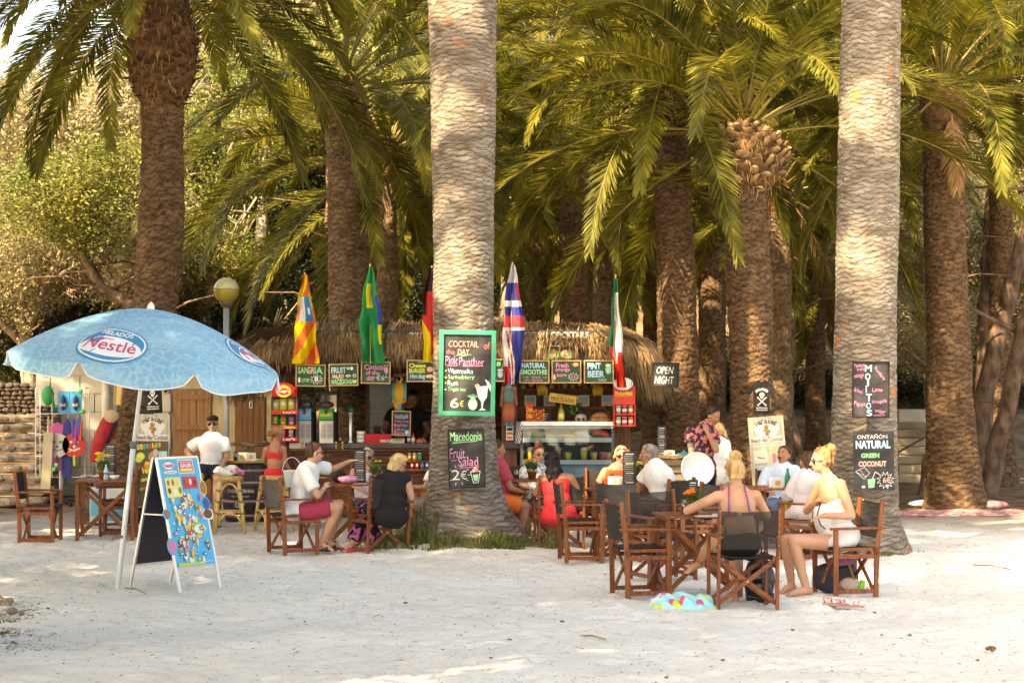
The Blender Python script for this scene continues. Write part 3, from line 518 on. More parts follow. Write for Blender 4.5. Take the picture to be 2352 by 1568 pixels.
# roof core and thatch
mb = MB(); V = []; nx, na = 40, 14
for i in range(nx+1):
    t = -1+2*i/nx; x = -.93+2.72*t; k = (1-abs(t)**5)**.5
    for j in range(na):
        a = PI*j/(na-1); V.append((x, 30.25-math.cos(a)*1.75*(.35+.65*k), 2.28+max(0, math.sin(a))**.6*.50*max(k, .02)))
mb.add(V, [(i*na+j, (i+1)*na+j, (i+1)*na+j+1, i*na+j+1) for i in range(nx) for j in range(na-1)])
mb.add(V, [(i*na, i*na+na-1, (i+1)*na+na-1, (i+1)*na) for i in range(nx)]); kp('roof_core', mb, mat('roof_dark', (.06, .035, .02), .9))
def strands(n, seed):
    g = np.random.default_rng(seed); x = g.uniform(-3.6, 1.66, n); t = (x+.93)/2.72; e = np.clip((np.abs(t)-.72)/.28, 0, 1)
    clump = vnoise(x*3.1+50, x*0+3, 7); cl2 = vnoise(x*9+80, x*0+5, 8)
    layer = g.random(n); k = np.clip(1-np.abs(t)**5, 0.03, 1)**.5
    yr = 28.25+1.3*layer; zr = 2.44+.34*k*np.sqrt(layer)+g.uniform(-.03, .06, n)
    yt = 28.02+g.uniform(-.08, .14, n)-.10*clump; yend = 770+36*clump+18*cl2+g.normal(0, 10, n)+e*38; zt = CAMH-(yend-HZ)*28/F
    win = ((x > .42) & (x < 1.05)) | ((x > -1.95) & (x < -1.75)); drop = win & (g.random(n) < .94); short = g.random(n) < .35; zt = np.where(short, zr-.25-.2*g.random(n), zt)
    xm = x+np.sign(t)*e*.28; xt = x+g.normal(0, .05, n)+(clump-.5)*.12+np.sign(t)*e*(.42+.12*g.random(n))
    w_ = g.uniform(.004, .010, n)*np.where(drop, 0, 1); P0 = np.stack([x, yr, zr], 1); P1 = np.stack([(x+xm)/2+g.normal(0, .02, n), (yr*.4+yt*.6), zr*.75+zt*.25+.10], 1); P2 = np.stack([xt*.6+xm*.4, yt-.02, zr*.35+zt*.65], 1); P3 = np.stack([xt, yt, zt], 1)
    wx = np.stack([w_, g.normal(0, .003, n), g.normal(0, .004, n)], 1); Vs = np.stack([P0-wx, P0+wx, P1-wx, P1+wx, P2-wx, P2+wx, P3-wx*.2, P3+wx*.2], 1).reshape(-1, 3)
    b = np.arange(n)[:, None]*8; Fs = np.concatenate([b+np.array([0, 1, 3, 2]), b+np.array([2, 3, 5, 4]), b+np.array([4, 5, 7, 6])], 0); return Vs, Fs
Vs, Fs = strands(15000, 3); o = npmesh('thatch', Vs-np.array(kio.location), Fs, THATCH, kio, False); o['kind'] = 'stuff'
def side_tuft(n, seed, sx):                     # shaggy ends that hang sideways
    g = np.random.default_rng(seed); y = g.uniform(28.0, 31, n); a = g.random(n); x0 = np.where(sx < 0, -3.25, 1.34)+g.normal(0, .12, n); z0 = 2.55+.2*g.random(n)
    xt = x0+sx*(.30+.45*a); zt = 2.35-.5*a-.25*g.random(n); zt = np.where(y > 29, zt, zt-.05); w_ = g.uniform(.004, .010, n)
    P0 = np.stack([x0, y, z0], 1); P1 = np.stack([x0+sx*(.18+.25*a), y, z0-.10-.1*a], 1); P3 = np.stack([xt, y-.1, zt], 1); P2 = (P1+P3)/2+np.stack([sx*.07*np.ones(n), 0*a, .03*a], 1)
    wx = np.stack([w_*.6, w_, 0*w_], 1); Vs = np.stack([P0-wx, P0+wx, P1-wx, P1+wx, P2-wx, P2+wx, P3-wx*.2, P3+wx*.2], 1).reshape(-1, 3); b = np.arange(n)[:, None]*8
    return Vs, np.concatenate([b+np.array([0, 1, 3, 2]), b+np.array([2, 3, 5, 4]), b+np.array([4, 5, 7, 6])], 0)
for sx in (-1, 1): Vs, Fs = side_tuft(4200, 9+sx, sx); o = npmesh('thatch', Vs-np.array(kio.location), Fs, THATCH, kio, False); o['kind'] = 'stuff'
# frame
for x0, x1, d in ((655, 684, 28.75), (906, 928, 28.85), (1152, 1188, 28.4), (1410, 1448, 28.45), (668, 690, 31.0), (1420, 1440, 31.0)):
    mb = MB(); a = at(x0, 0, d).x; b = at(x1, 0, d).x; mb.box(((a+b)/2, d+.07, 1.2), (b-a, .14, 2.4)); kp('post', mb, WOODP, bevel=.006)
for k, z in enumerate(np.arange(.10, .98, .108)):           # plank front of the counter
    mb = MB(); a = at(676, 0, KD).x; b = at(1192, 0, KD).x; mb.box(((a+b)/2, KD+.0+random.uniform(0, .008), z), (b-a, .03, .101)); kp('plank', mb, WOODD, bevel=.004)
    mb = MB(); mb.box((at(1448, 0, KD).x-.02, KD+.75, z), (.03, 1.3, .101)); kp('plank', mb, WOODD, bevel=.004)
mb = MB(); bx(mb, 667, 1018, 1196, 1029.5, 28.32, .62); kp('counter_top', mb, mat('counter_top', (.045, .04, .042), .35, col2=(.08, .075, .08)), bevel=.01)
mb = MB(); bx(mb, 668, 1031.5, 1192, 1034, 28.54, .05); kp('trim', mb, WOODL)
mb = MB(); bx(mb, 664, 1016, 700, 1030, 28.22, .09); kp('counter_end', mb, plain((.62, .62, .64), .4), bevel=.02)
for x in (694, 713, 772, 787): mb = MB(); a = at(x, 1024, 28.18); mb.tube([a+Vector((0, 0, -.03)), a+Vector((0, 0, .03))], .012, 8); mb.ell(a+Vector((0, 0, .045)), .024); mb.ell(a+Vector((0, 0, -.03)), .018); kp('tap_knob', mb, GOLD, True)
# awning shelf behind the menu boards
mb = MB(); bx(mb, 672, 866, 905, 872, 28.28, .4); kp('shelf', mb, WOODX); mb = MB(); bx(mb, 904, 858, 1150, 864, 28.28, .4); kp('shelf', mb, WOODX)
mb = MB(); bx(mb, 1186, 870, 1440, 878, 28.28, .4); kp('shelf', mb, WOODX)
mb = MB(); bx(mb, 668, 838, 1440, 846, 28.5, .08); kp('beam', mb, WOODX)
for k in range(3): mb = MB(); p = at(1433, 857+k*5, 28.35+.25*k); q = at(1600-k*22, 872+k*3, 28.35+.25*k); mb.bar(p, q, .045, .03); kp('arm_board', mb, WOODX)
# interior
mb = MB(); bx(mb, 838, 780, 1190, 1170, 31.0, .05); kp('back_wall', mb, WOODP); mb = MB(); bx(mb, 1190, 780, 1425, 1170, 30.6, .05); kp('back_wall', mb, WOODP)
mb = MB(); bx(mb, 1186, 1105, 1415, 1178, 28.7, .6); kp('base_panel', mb, WOODP)
for y in (893, 905, 935): mb = MB(); bx(mb, 1186, y, 1412, y+2.5, 29.1, .35); kp('back_shelf', mb, WOODX)
for y in (905, 940, 975): mb = MB(); bx(mb, 935, y, 1150, y+3, 30.5, .45); kp('back_shelf', mb, WOODX)
# printed panels under the fringe
DBR = mat('printed_panel', (.045, .034, .028), .5, col2=(.07, .055, .045), ns=4)
LT = plain((.62, .60, .55), .6); YL = plain((.55, .40, .05), .6)
def panel(x0, y0, x1, y1, items, foods):
    mb = MB(); bx(mb, x0, y0+18, x1, y1, 28.02, .03); pn = kp('sign_panel', mb, DBR); m = MB(); o = Vector(kio.location); pn_y = 28.02-.002
    for st, a0, b0, a1, b1, mi in items: p = at(a0, b1, 28.02); q = at(a1, b0, 28.02); m.text(st, (p.x, p.z, q.x, q.z), pn_y, mi, bold=.02)
    mats = [LT, YL]
    for (cx, cy, rx, ry, c) in foods: p = at(cx, cy, 28.02); mats.append(plain(c, .6)); m.disc((p.x, p.z), rx/160, pn_y-.0008*(len(mats)-1), .0005, len(mats)-1, 16, ry/160)
    q = m.build('lettering', mats, pn, world=False); q.location = -o
panel(685, 740, 985, 836, [('BURGERS', 745, 765, 905-0, 779, 0), ('SANDWICHES', 800, 783, 884, 796, 0), ('SNACKS', 940, 763, 985, 776, 0), ('D', 915, 783, 924, 795, 0), ('BEACH BAR', 926, 812, 1010, 825, 1)],
      [(751, 815, 18, 6, (.45, .22, .08)), (751, 808, 17, 3, (.20, .34, .06)), (751, 803, 17, 5, (.5, .28, .12)), (790, 815, 24, 8, (.42, .36, .28)), (790, 814, 17, 5, (.42, .22, .10)), (830, 806, 15, 9, (.42, .30, .10)), (880, 818, 24, 5, (.55, .56, .56)), (880, 813, 16, 6, (.35, .18, .08))])
panel(1180, 740, 1432, 836, [('COCKTAILS', 1265, 762, 1352, 776, 0), ('FRESH', 1205, 762, 1250, 775, 0), ('PIZZAS', 1247, 779, 1303, 796, 0), ('BAY', 1182, 812, 1200, 825, 1)],
      [(1258, 813, 31, 12, (.18, .34, .06)), (1250, 811, 9, 4, (.55, .12, .05)), (1265, 816, 9, 4, (.58, .50, .36)), (1274, 808, 7, 3, (.55, .14, .05)), (1245, 817, 6, 3, (.60, .55, .40)), (1308, 815, 21, 8, (.45, .22, .10)), (1308, 810, 20, 7, (.62, .52, .36)), (1310, 816, 12, 3, (.20, .36, .08)), (1217, 805, 6, 12, (.5, .45, .15)), (1190, 800, 6, 12, (.5, .12, .10))])
# menu boards
FG = 'green chalk menu boards along the kiosk front'
def menu(label, x0, y0, x1, y1, roll=0): return Board(label, x0, y0, x1, y1, 27.78, WOODL, GREENB, 2.6, roll, group=FG, th=.025, pitch=R(-3))
b = menu('green menu board reading sangria, one liter 8 euro', 679, 836.5, 748, 887.5, R(.8)); b.txt('SAN', 684, 842, 708, 858, 'g', bold=.03).txt('GR', 706, 842, 722, 858, 's', bold=.03).txt('IA', 722, 842, 741, 858, 'g', bold=.03).txt('1', 685, 867, 690, 878, 'w', bold=.02).txt('LITER', 693, 869, 711, 877, 'g', bold=.02).star(727, 871, 15, 9, 11, 'w', .8, .75).txt('8', 722, 864, 731, 876, 'w', bold=.04).txt('€', 731, 870, 737, 877, 'p').done()
b = menu('green menu board reading fruit salad macedonia', 755, 835, 823, 886, R(-1)); b.txt('FRUIT', 761, 843, 795, 857, 'b', bold=.03).txt('SALAD', 762, 859, 790, 868, 's', bold=.03, wob=.04).txt('MACEDONIA', 761, 870, 813, 882, 'g', bold=.03).blob(800, 846, 4, 3.5, 'g').blob(808, 846, 3.5, 4, 'w').blob(800, 863, 6, 3, 'w').blob(800, 863, 4, 1.5, 'r').star(814, 863, 5, 2, 7, 'w', .8).blob(815, 876, 4, 4, 'y').done()
b = menu('green menu board reading cocktail of the day 6 euro', 829, 830, 897, 881, R(.7)); b.txt('Cocktail', 837, 836, 886, 849, 'p', bold=.02, wob=.04).txt('of the', 840, 851, 872, 860, 'p', bold=.02, wob=.05).txt('day', 842, 862, 862, 876, 'p', bold=.02, wob=.05).txt('€6', 864, 861, 883, 873, 'b', bold=.01).blob(887, 850, 4.5, 7, 'p').line([(887, 856), (887, 866)], 'b', 1).line([(882, 866), (892, 866)], 'b', 1.2).line([(888, 845), (892, 835)], 'y', 1).done()
b = menu('green menu board reading cheese burger hot dog, half behind the big trunk', 934, 826, 1002, 877, R(-.4)); b.txt('100%', 960, 829, 975, 833, 'w').txt('VACUNO', 977, 829, 996, 833, 'w').txt('Cheese', 940, 834, 978, 844, 'y', bold=.03).txt('BURGER', 940, 846, 977, 856, 'y', bold=.03).txt('Hot dog', 942, 858, 976, 872, 'b', bold=.03).blob(987, 848, 7, 6, 's').blob(986, 864, 9, 4, 's').line([(979, 866), (992, 861)], 'w', 1.2).done()
b = menu('green menu board with a drawn jar, half behind the big trunk on the right', 1092, 824, 1160, 876, R(.5)); b.txt('SMOOTH', 1100, 830, 1130, 842, 'g', bold=.03).txt('8', 1140, 830, 1150, 841, 'g', bold=.04).blob(1149, 858, 6, 9, 'b').blob(1149, 849, 7, 2, 'w').line([(1150, 848), (1156, 838)], 's', 1.4).done()
b = menu('green menu board reading natural smoothie', 1193, 827, 1262, 880, R(.3)); b.txt('NATURAL', 1198, 833, 1253, 845, 'b', bold=.035).txt('SMOOTHIE', 1196, 848, 1257, 860, 'g', bold=.035).txt('Fresh   tomate   suc', 1200, 863, 1256, 868, 'p', wob=.1).txt('kiwi   banana', 1203, 869, 1246, 875, 'p', wob=.1).done()
b = menu('green menu board reading fresh orange juice with a sketched orange', 1267, 827, 1335, 880, R(-.2)); b.txt('Fresh', 1277, 833, 1306, 844, 'p', bold=.03).txt('orange', 1276, 846, 1309, 855, 'p', bold=.025, wob=.05).txt('juice', 1278, 857, 1301, 867, 'p', bold=.02, wob=.05).blob(1322, 837, 7, 5, 'o').blob(1322, 836.5, 5, 3, 's').star(1317, 865, 13, 8, 10, 'w', .7, .75).txt('3€', 1311, 861, 1324, 869, 'p').blob(1273, 866, 3, 7, 's').done()
b = menu('green menu board reading pint beer cold with a drawn mug', 1341, 827, 1410, 880, R(.2)); b.txt('PINT', 1349, 833, 1380, 848, 'b', bold=.035).txt('BEER', 1350, 851, 1388, 866, 'b', bold=.035).txt('COLD', 1374, 869, 1393, 875, 'b', bold=.02).blob(1397, 848, 6.5, 11, 'g').blob(1397, 838, 7, 3, 'w').line([(1403, 842), (1408, 845), (1407, 854), (1403, 857)], 'b', 1).blob(1397, 850, 3, 5, 'b').done()
b = Board('black board reading open night hanging at the roof end', 1496, 832, 1560, 888, 27.8, BLACK, CHALKB, 3, R(1.5)); b.txt('OPEN', 1508, 842, 1547, 858, 'w', bold=-.005, shear=.25).txt('NIGHT', 1504, 864, 1548, 881, 'w', bold=-.005, shear=.2).done()
# boards on the trunks
GF = mat('green_frame', (.035, .36, .20), .4)
b = Board('large green framed chalkboard reading cocktail of the day on the thick trunk', 1008, 758, 1138, 954, 23.05, GF, CHALKB, 10, R(.9), th=.04)
b.txt('COCKTAIL', 1030, 783, 1098, 797, 's', bold=-.01, wob=.03).txt('of', 1111, 785, 1124, 801, 'r').txt('the', 1024, 803, 1044, 814, 'r', bold=-.005, wob=.05).txt('DAY', 1051, 802, 1077, 814, 's').line([(1047, 816), (1082, 814)], 'g', 1).line([(1058, 819), (1074, 815)], 'g', 1)
b.txt('Pink', 1022, 817, 1051, 838, 'p', wob=.03).txt('Panther', 1054, 821, 1112, 840, 'p', wob=.03).line([(1026, 840), (1050, 840)], 'p', 1.2).line([(1062, 841), (1110, 840)], 'p', 1.2)
for st, y, x1, c in (('Watermelon', 846, 1086, 'b'), ('Strawberry', 861, 1090, 'g'), ('Rum', 874, 1052, 'b'), ('Triple sec', 889, 1071, 'g')): b.txt(st, 1029, y, x1, y+12, c, wob=.05).blob(1024, y+6, 2, 2, 'y')
b.txt('6', 1035, 914, 1055, 937, 's', bold=.02).txt('€', 1057, 920, 1066, 934, 'y').blob(1087, 928, 11, 14, 'g').blob(1087, 928, 9.5, 12.5, 'w')
for k in range(7): b.line([(1087, 916), (1087+(k-3)*4, 904+abs(k-3)*1.5)], 'g', 1.6)
b.pol([(1094, 888), (1122, 884), (1119, 912), (1112, 922), (1110, 936), (1118, 941), (1100, 942), (1107, 936), (1106, 922), (1099, 912)], 'w').line([(1100, 884), (1106, 902)], 'b', 2.4).blob(1097, 886, 6, 5, 's').pol([(1114, 870), (1124, 876), (1135, 902), (1131, 906), (1120, 884)], 'w')
for x in (1022, 1062, 1100): b.txt('vermuth', x-10, 762, x+14, 766, 'w')
for y in (775, 840, 905): b.txt('La Copa Verde', 1090+40.5, y, 1090+45.5, y+1, 'w') if False else b.line([(1133, y), (1133, y+26)], 'w', 2.2).line([(1013, y+6), (1013, y+34)], 'w', 2.2)
b.txt('vermuth  Vitri', 1020, 947, 1060, 951.5, 'w').txt('vermuth  Vitri', 1085, 946, 1125, 950.5, 'w'); b.done()
b = Board('black chalkboard reading macedonia fruit salad 2 euro under the green framed board', 1029, 984, 1114, 1120, 23.05, BLACK, CHALKB, 3.5, R(-1.5), th=.035)
b.txt('Macedonia', 1035, 991, 1108, 1012, 'g', wob=.02, bold=.002).line([(1040, 1016), (1096, 1013)], 'g', 1.4).txt('Fruit', 1033, 1028, 1068, 1052, 'p', wob=.03).line([(1036, 1057), (1048, 1056)], 'p', 1.2).line([(1058, 1050), (1072, 1049)], 'p', 1.2).txt('Salad', 1052, 1048, 1098, 1070, 'p', wob=.03).line([(1054, 1074), (1100, 1072)], 'p', 1.4)
b.txt('2', 1037, 1078, 1055, 1101, 'w').txt('€', 1057, 1080, 1071, 1100, 'w')
for a in range(10): c_, s_ = math.cos(a*.63), math.sin(a*.63); b.line([(1053+c_*21, 1090+s_*18), (1053+c_*27, 1090+s_*23)], 'w', 1.2)
b.line([(1080, 1083), (1102, 1082), (1097, 1108), (1086, 1109), (1080, 1083)], 'w', 1.4).blob(1087, 1081, 4, 4, 's').blob(1095, 1080, 4, 4, 'r').blob(1091, 1075, 4, 3, 's').pol([(1085, 1090), (1098, 1089), (1095, 1104), (1088, 1105)], 'g').done()
b = Board('black chalkboard listing mojitos flavours, upper one on the right trunk', 1957, 829, 2043, 959, 21.95, BLACK, CHALKB, 2.6, R(.5), th=.035)
for i, ch in enumerate('MOJITOS'): b.txt(ch, 1986+i*.8, [838, 857, 872, 889, 904, 924, 941][i], [2002, 1999, 1996, 1991, 2003, 2001, 2004][i], [853, 872, 888, 902, 922, 939, 955][i], 'b', bold=.02)
for st, x0, y0, x1, y1, r_2 in (('Passion', 1961, 834, 1986, 843, .1), ('fruit', 1968, 844, 1984, 851, .2), ('mango', 1961, 860, 1984, 870, .15), ('kiwi', 1962, 892, 1982, 902, -.3), ('Papaya', 1962, 922, 1989, 935, -.1), ('Lime', 2004, 890, 2027, 899, .05), ('Pineapple', 2003, 917, 2037, 928, .12), ('Strawberry', 2002, 853, 2038, 862, -.9), ('water', 2010, 940, 2034, 948, -.2), ('melon', 2008, 949, 2032, 955, .05)): b.txt(st, x0, y0, x1, y1, 'p', rot=r_2, wob=.05)
b.done()
b = Board('black chalkboard reading natural green coconut under the mojitos board', 1961, 990, 2054, 1126, 21.95, None, CHALKB, 2.6, R(-1), th=.03)
b.txt('ONTAÑÓN', 1970, 996, 2039, 1007, 'w').txt('NATURAL', 1966, 1011, 2046, 1030, 'b', bold=.05).txt('GREEN', 1978, 1040, 2020, 1051, 'g', bold=.05).txt('COCONUT', 1972, 1058, 2036, 1071, 's', bold=.05)
b.line([(1965, 1082), (1985, 1072), (1997, 1086), (1984, 1099), (1965, 1082)], 'w', 1).line([(1968, 1084), (1990, 1094)], 'w', .8).line([(1975, 1078), (1988, 1096)], 'w', .8).pol([(1992, 1100), (2010, 1098), (2007, 1119), (1994, 1120)], 'g').line([(2003, 1099), (2010, 1083), (2018, 1088)], 'w', 1.6).star(2033, 1103, 20, 12, 12, 'w', 1).txt('6€', 2027, 1095, 2045, 1109, 's', bold=.02).blob(2036, 1115, 3, 3, 'w').blob(1982, 1117, 4, 3, 'w').done()
# kiosk lamp, flags
mb = MB(); bx(mb, 651, 815, 681, 838, 28.1, .10); mb2 = MB(); bx(mb2, 655, 818, 677, 829, 28.09, .01); WT([('housing', mb, plain((.10, .085, .075), .5), False), ('lens', mb2, plain((.75, .78, .80), .2), False)], 'floodlight', 'small floodlight under the left end of the thatch', 'lamp', 'kiosk floodlights')
mb = MB(); bx(mb, 1430, 818, 1444, 834, 28.15, .12); mb2 = MB(); V = [at(x, y, 28.1) for x, y in ((1434, 782), (1458, 784), (1462, 832), (1440, 836), (1428, 810))]; mb2.add(V+[v+Vector((0, .03, 0)) for v in V], [(0, 4, 3, 2, 1), (5, 6, 7, 8, 9)]+[(i, (i+1) % 5, (i+1) % 5+5, i+5) for i in range(5)]); WT([('housing', mb, WHITE, False), ('cover', mb2, plain((.62, .58, .50), .5), False)], 'floodlight', 'white cover under the right end of the thatch, built as a floodlight', 'lamp', 'kiosk floodlights')  # second one is a white cover of unclear kind, made up as a floodlight
def flag(label, pole, pts, d, stripes, group='flags on the kiosk front'):
    """pts: rows of (y, xleft, xright); stripes: f(u, v) -> colour index"""
    t = thing('flag', label, 'flag', at(pole[0][0], pole[0][1], d), 0, group); mb = MB(); a = at(*pole[0], d)-t.location; b2 = at(*pole[1], d)-t.location; mb.tube([a, b2], .009, 8); mb.ell(a, .014); mb.build('flagpole', wood('pole_wood', (.45, .30, .15), (.6, .42, .22)), t)
    nu, nv = 28, 40; ys_ = [p[0] for p in pts]; V = []; cols, fn = stripes
    for j in range(nv+1):
        y = ys_[0]+(ys_[-1]-ys_[0])*j/nv; xl = np.interp(y, ys_, [p[1] for p in pts]); xr = np.interp(y, ys_, [p[2] for p in pts]); xl, xr = xl-(xr-xl)*.08+1.6*math.sin(j*.45), xr+(xr-xl)*.12+2.0*math.sin(j*.33+1.3)
        for i in range(nu+1): u = i/nu; V.append(at(xl+(xr-xl)*u, y, d-.05+.085*(math.sin(u*8+j*.07+len(label))+.45*math.sin(u*17-j*.16)+.3*math.sin(j*.5+u*3))*(.3+j/nv))-t.location)
    mb = MB(); mb.add(V, []); 
    for j in range(nv):
        for i in range(nu): mb.f.append((j*(nu+1)+i, j*(nu+1)+i+1, (j+1)*(nu+1)+i+1, (j+1)*(nu+1)+i)); mb.m.append(fn((i+.5)/nu, (j+.5)/nv))
    o = mb.build('cloth', [mat('flag_%d%d%d' % tuple(int(v*99) for v in c), c, .8, transl=.25) for c in cols], t, True); return t
RD, YE, BL, GR, WH = (.62, .03, .03), (.80, .62, .02), (.02, .25, .55), (.005, .28, .09), (.78, .78, .76)
def men(u, v):
    if .26 < v < .52 and .15 < u < .85: return 1 if u > .45 and not (.6 < u < .75 and .38 < v < .45) else 2
    return 0 if int((u*2.2+v*5.2)) % 2 else 3
flag('yellow and red striped flag with a blue shield, leftmost of the kiosk flags', ((700, 627), (703, 838)), [(630, 697, 703), (680, 688, 713), (740, 682, 720), (835, 676, 726)], 27.72, ([YE, BL, WH, (.75, .16, .04)], men))
flag('green flag with a yellow and blue corner hanging left of the thick trunk', ((850, 608), (851, 835)), [(612, 848, 853), (650, 839, 861), (700, 833, 867), (740, 828, 871), (790, 833, 874), (835, 838, 878)], 27.72, ([GR, (.80, .68, .02), (.03, .08, .40), WH], lambda u, v: 2 if (u > .8 and .3 < v < .6) else 1 if ((.25 < u < .62 and .18 < v < .42) or (u > .86 and .6 < v < .8)) else 0))
flag('black and red flag over a red and yellow one, mostly behind the thick trunk', ((992, 612), (992, 835)), [(615, 985, 1000), (700, 972, 1002), (760, 974, 1004), (832, 976, 1006)], 27.72, ([(.03, .015, .02), RD, YE], lambda u, v: 0 if (v < .24 or (u < .22 and v < .5)) else 2 if (u < .45 and v > .55+.3*u) else 1))
def uk(u, v):
    if v < .16: return 3
    if .30 < v < .42 or .53 < v < .56: return 0 if .36 < v < .42 else 2
    if .42 <= v <= .53 and u < .75: return 1
    k = (u-.2)*.9-(v-.66)
    if v > .56: return 2 if abs(k) < .045 or (.12 < k < .2) else 1 if .045 <= k < .12 else 1 if (u < .4 and v > .86) else 2 if u < .25 else 0
    if u > .78: return 1 if v < .55 else 0
    return 0
flag('union flag hanging just right of the thick trunk', ((1177, 604), (1172, 870)), [(608, 1174, 1180), (650, 1166, 1188), (700, 1162, 1195), (760, 1159, 1199), (830, 1158, 1196), (882, 1163, 1182)], 27.72, ([(.03, .04, .26), (.62, .05, .07), WH, (.5, .5, .55)], uk))
flag('green white and red flag at the right end of the kiosk', ((1414, 632), (1408, 838)), [(640, 1410, 1416), (720, 1406, 1422), (790, 1400, 1427), (860, 1417, 1431), (890, 1420, 1436)], 27.72, ([(.01, .18, .08), WH, (.66, .03, .02)], lambda u, v: 0 if u < .42-.1*v and v < .62 else 2 if v > .72+.06*math.sin(u*6) or (v > .55 and u < .2) else 1 if v > .12 else 0))
# ---------- things on and around the kiosk
PACK = lambda c: plain(c, .35)
def rack():
    hdr = MB(); bx(hdr, 624, 888, 681, 911, 28.05, .04); p = at(652, 898, 28.03); hdr.disc((p.x, p.z+.02), .155, p.y, .02, 0, 24, .10)
    lo = MB(); lo.disc((p.x, p.z), .105, p.y-.025, .004, 0, 20, .085); lo.disc((p.x, p.z-.005), .09, p.y-.03, .004, 1, 20, .05); a = at(640, 908, 28); b_ = at(666, 893, 28); lo.text("Lay's", (a.x, a.z+.03, b_.x, b_.z-.005), p.y-.036, 2, bold=.02)
    fr = MB(); bx(fr, 622, 911, 626, 1012, 28.1, .3); bx(fr, 679, 911, 683, 1012, 28.1, .3); bx(fr, 622, 911, 683, 1012, 28.42, .02)
    t = WT([('header', hdr, PACK((.58, .02, .02)), False), ('lettering', lo, [PACK((.80, .55, .05)), PACK((.62, .03, .03)), WHITE], False), ('frame', fr, plain((.14, .07, .05), .5), False)], 'snack_rack', 'red headed crisp rack at the left corner of the kiosk', 'rack')
    for i, y in enumerate((944, 978, 1006)):
        m = MB(); bx(m, 622, y-2, 683, y+7, 28.0, .05); bx(m, 622, y+4, 683, y+7, 28.05, .36); s = m.build('shelf', PACK((.55, .03, .03)), t, world=True)
        q = MB(); a = at(650, y+6, 28); b_ = at(678, y-1, 28); q.text(["Lay's", 'Cheetos', "Lay's"][i], (a.x, a.z, b_.x, b_.z), 27.995, 0, bold=.02); q.v = [tuple(Vector(v)-t.location) for v in q.v]; q.build('lettering', [WHITE, PACK((.8, .6, .05))][i == 1], s)
    return t
rack()
def bag(px, py, d, w_, h_, c, c2, lab, grp='crisp bags on the snack rack'):
    m = MB(); p = at(px, py, d); n = 8; V = []
    for j in range(6):
        for i in range(n): a = 2*PI*i/n; v = j/5; k = math.sin(PI*min(max(v*.9+.05, 0), 1))**.5; V.append((p.x+math.cos(a)*w_/2*(.93+.07*k), p.y+math.sin(a)*.035*k, p.z+h_*(v-.5)))
    m.add(V, [(j*n+i, j*n+(i+1) % n, (j+1)*n+(i+1) % n, (j+1)*n+i) for j in range(5) for i in range(n)]); m2 = MB(); m2.disc((p.x, p.z+.01), w_*.30, p.y-.036, .004, 0, 14, h_*.2); m2.disc((p.x, p.z-h_*.26), w_*.3, p.y-.036, .004, 1, 10, h_*.12)
    return WT([('bag', m, PACK(c), True), ('print', m2, [PACK(c2), PACK((.75, .55, .1))], False)], 'crisp_bag', lab, 'snack bag', grp)
for i, (x, y, c, c2, lb) in enumerate([(633, 930, (.50, .62, .10), WH, 'pale green crisp bag, top shelf left'), (651, 928, (.55, .62, .08), WH, 'pale green crisp bag, top shelf middle'), (670, 928, (.50, .60, .12), WH, 'pale green crisp bag, top shelf right'), (632, 963, (.03, .35, .06), (.7, .5, .05), 'dark green crisp bag, middle shelf left'), (651, 964, (.03, .33, .05), (.7, .1, .05), 'dark green crisp bag, middle shelf centre'), (670, 964, (.03, .12, .50), (.7, .1, .05), 'blue crisp bag, middle shelf right'), (650, 992, (.60, .03, .03), (.8, .6, .1), 'red crisp bag, bottom shelf'), (669, 992, (.03, .10, .48), WH, 'blue crisp bag, bottom shelf')]): bag(x, y, 28.22, .115, .16, c, c2, lb)
def slush(x0, x1, y0, label, scr, txt):
    b_ = MB(); bx(b_, x0, 952, x1-4, 1018, 28.35, .35); bx(b_, x1-10, 930, x1, 1018, 28.5, .3); v = MB(); bx(v, x0+1, 966, x1-8, 1017, 28.33, .02); tnk = MB(); bx(tnk, x0+3, y0+8, x1, 945, 28.4, .28); lid = MB(); bx(lid, x0+1, y0, x1+2, y0+9, 28.36, .34)
    vent = MB()
    for r_0 in range(11):
        for c_0 in range(2): w_ = (x1-8-x0)/2-2; bx(vent, x0+3+c_0*(w_+1.5), 974+r_0*3, x0+2+w_+c_0*(w_+1.5), 975.4+r_0*3, 28.325, .01)
    s_ = MB(); bx(s_, x0, 938, x1-8, 964, 28.30, .03); tx = MB(); a = at(x0+3, 956, 28.3); c = at(x1-11, 944, 28.3); tx.text(txt, (a.x, a.z, c.x, c.z), 28.296, 0, bold=.02)
    nz = MB(); p = at((x0+x1)/2-4, 930, 28.25); nz.ell(p, (.09, .06, .05)); nz.tube([p, p+Vector((0, -.03, -.12))], .02)
    return WT([('body', b_, BLACK, False), ('front_panel', v, plain((.62, .60, .56), .4), False), ('tank', tnk, glass('tank_glass', (.25, .30, .34), .2), False), ('lid', lid, BLACK, False), ('vent', vent, plain((.25, .22, .20), .5), False), ('label_card', s_, PACK(scr), False), ('lettering', tx, PACK((.8, .5, .7) if 'FLASH' in txt else (.75, .8, .1)), False), ('spout', nz, plain((.05, .05, .05), .3), True)], 'slush_machine', label, 'drink machine', 'slush machines on the counter')
slush(686, 722, 916, 'slush machine with a light blue card, left one on the counter', (.05, .45, .70), 'FLASH')
slush(733, 773, 898, 'taller slush machine with a green card, right one on the counter', (.05, .33, .06), 'Granizado')
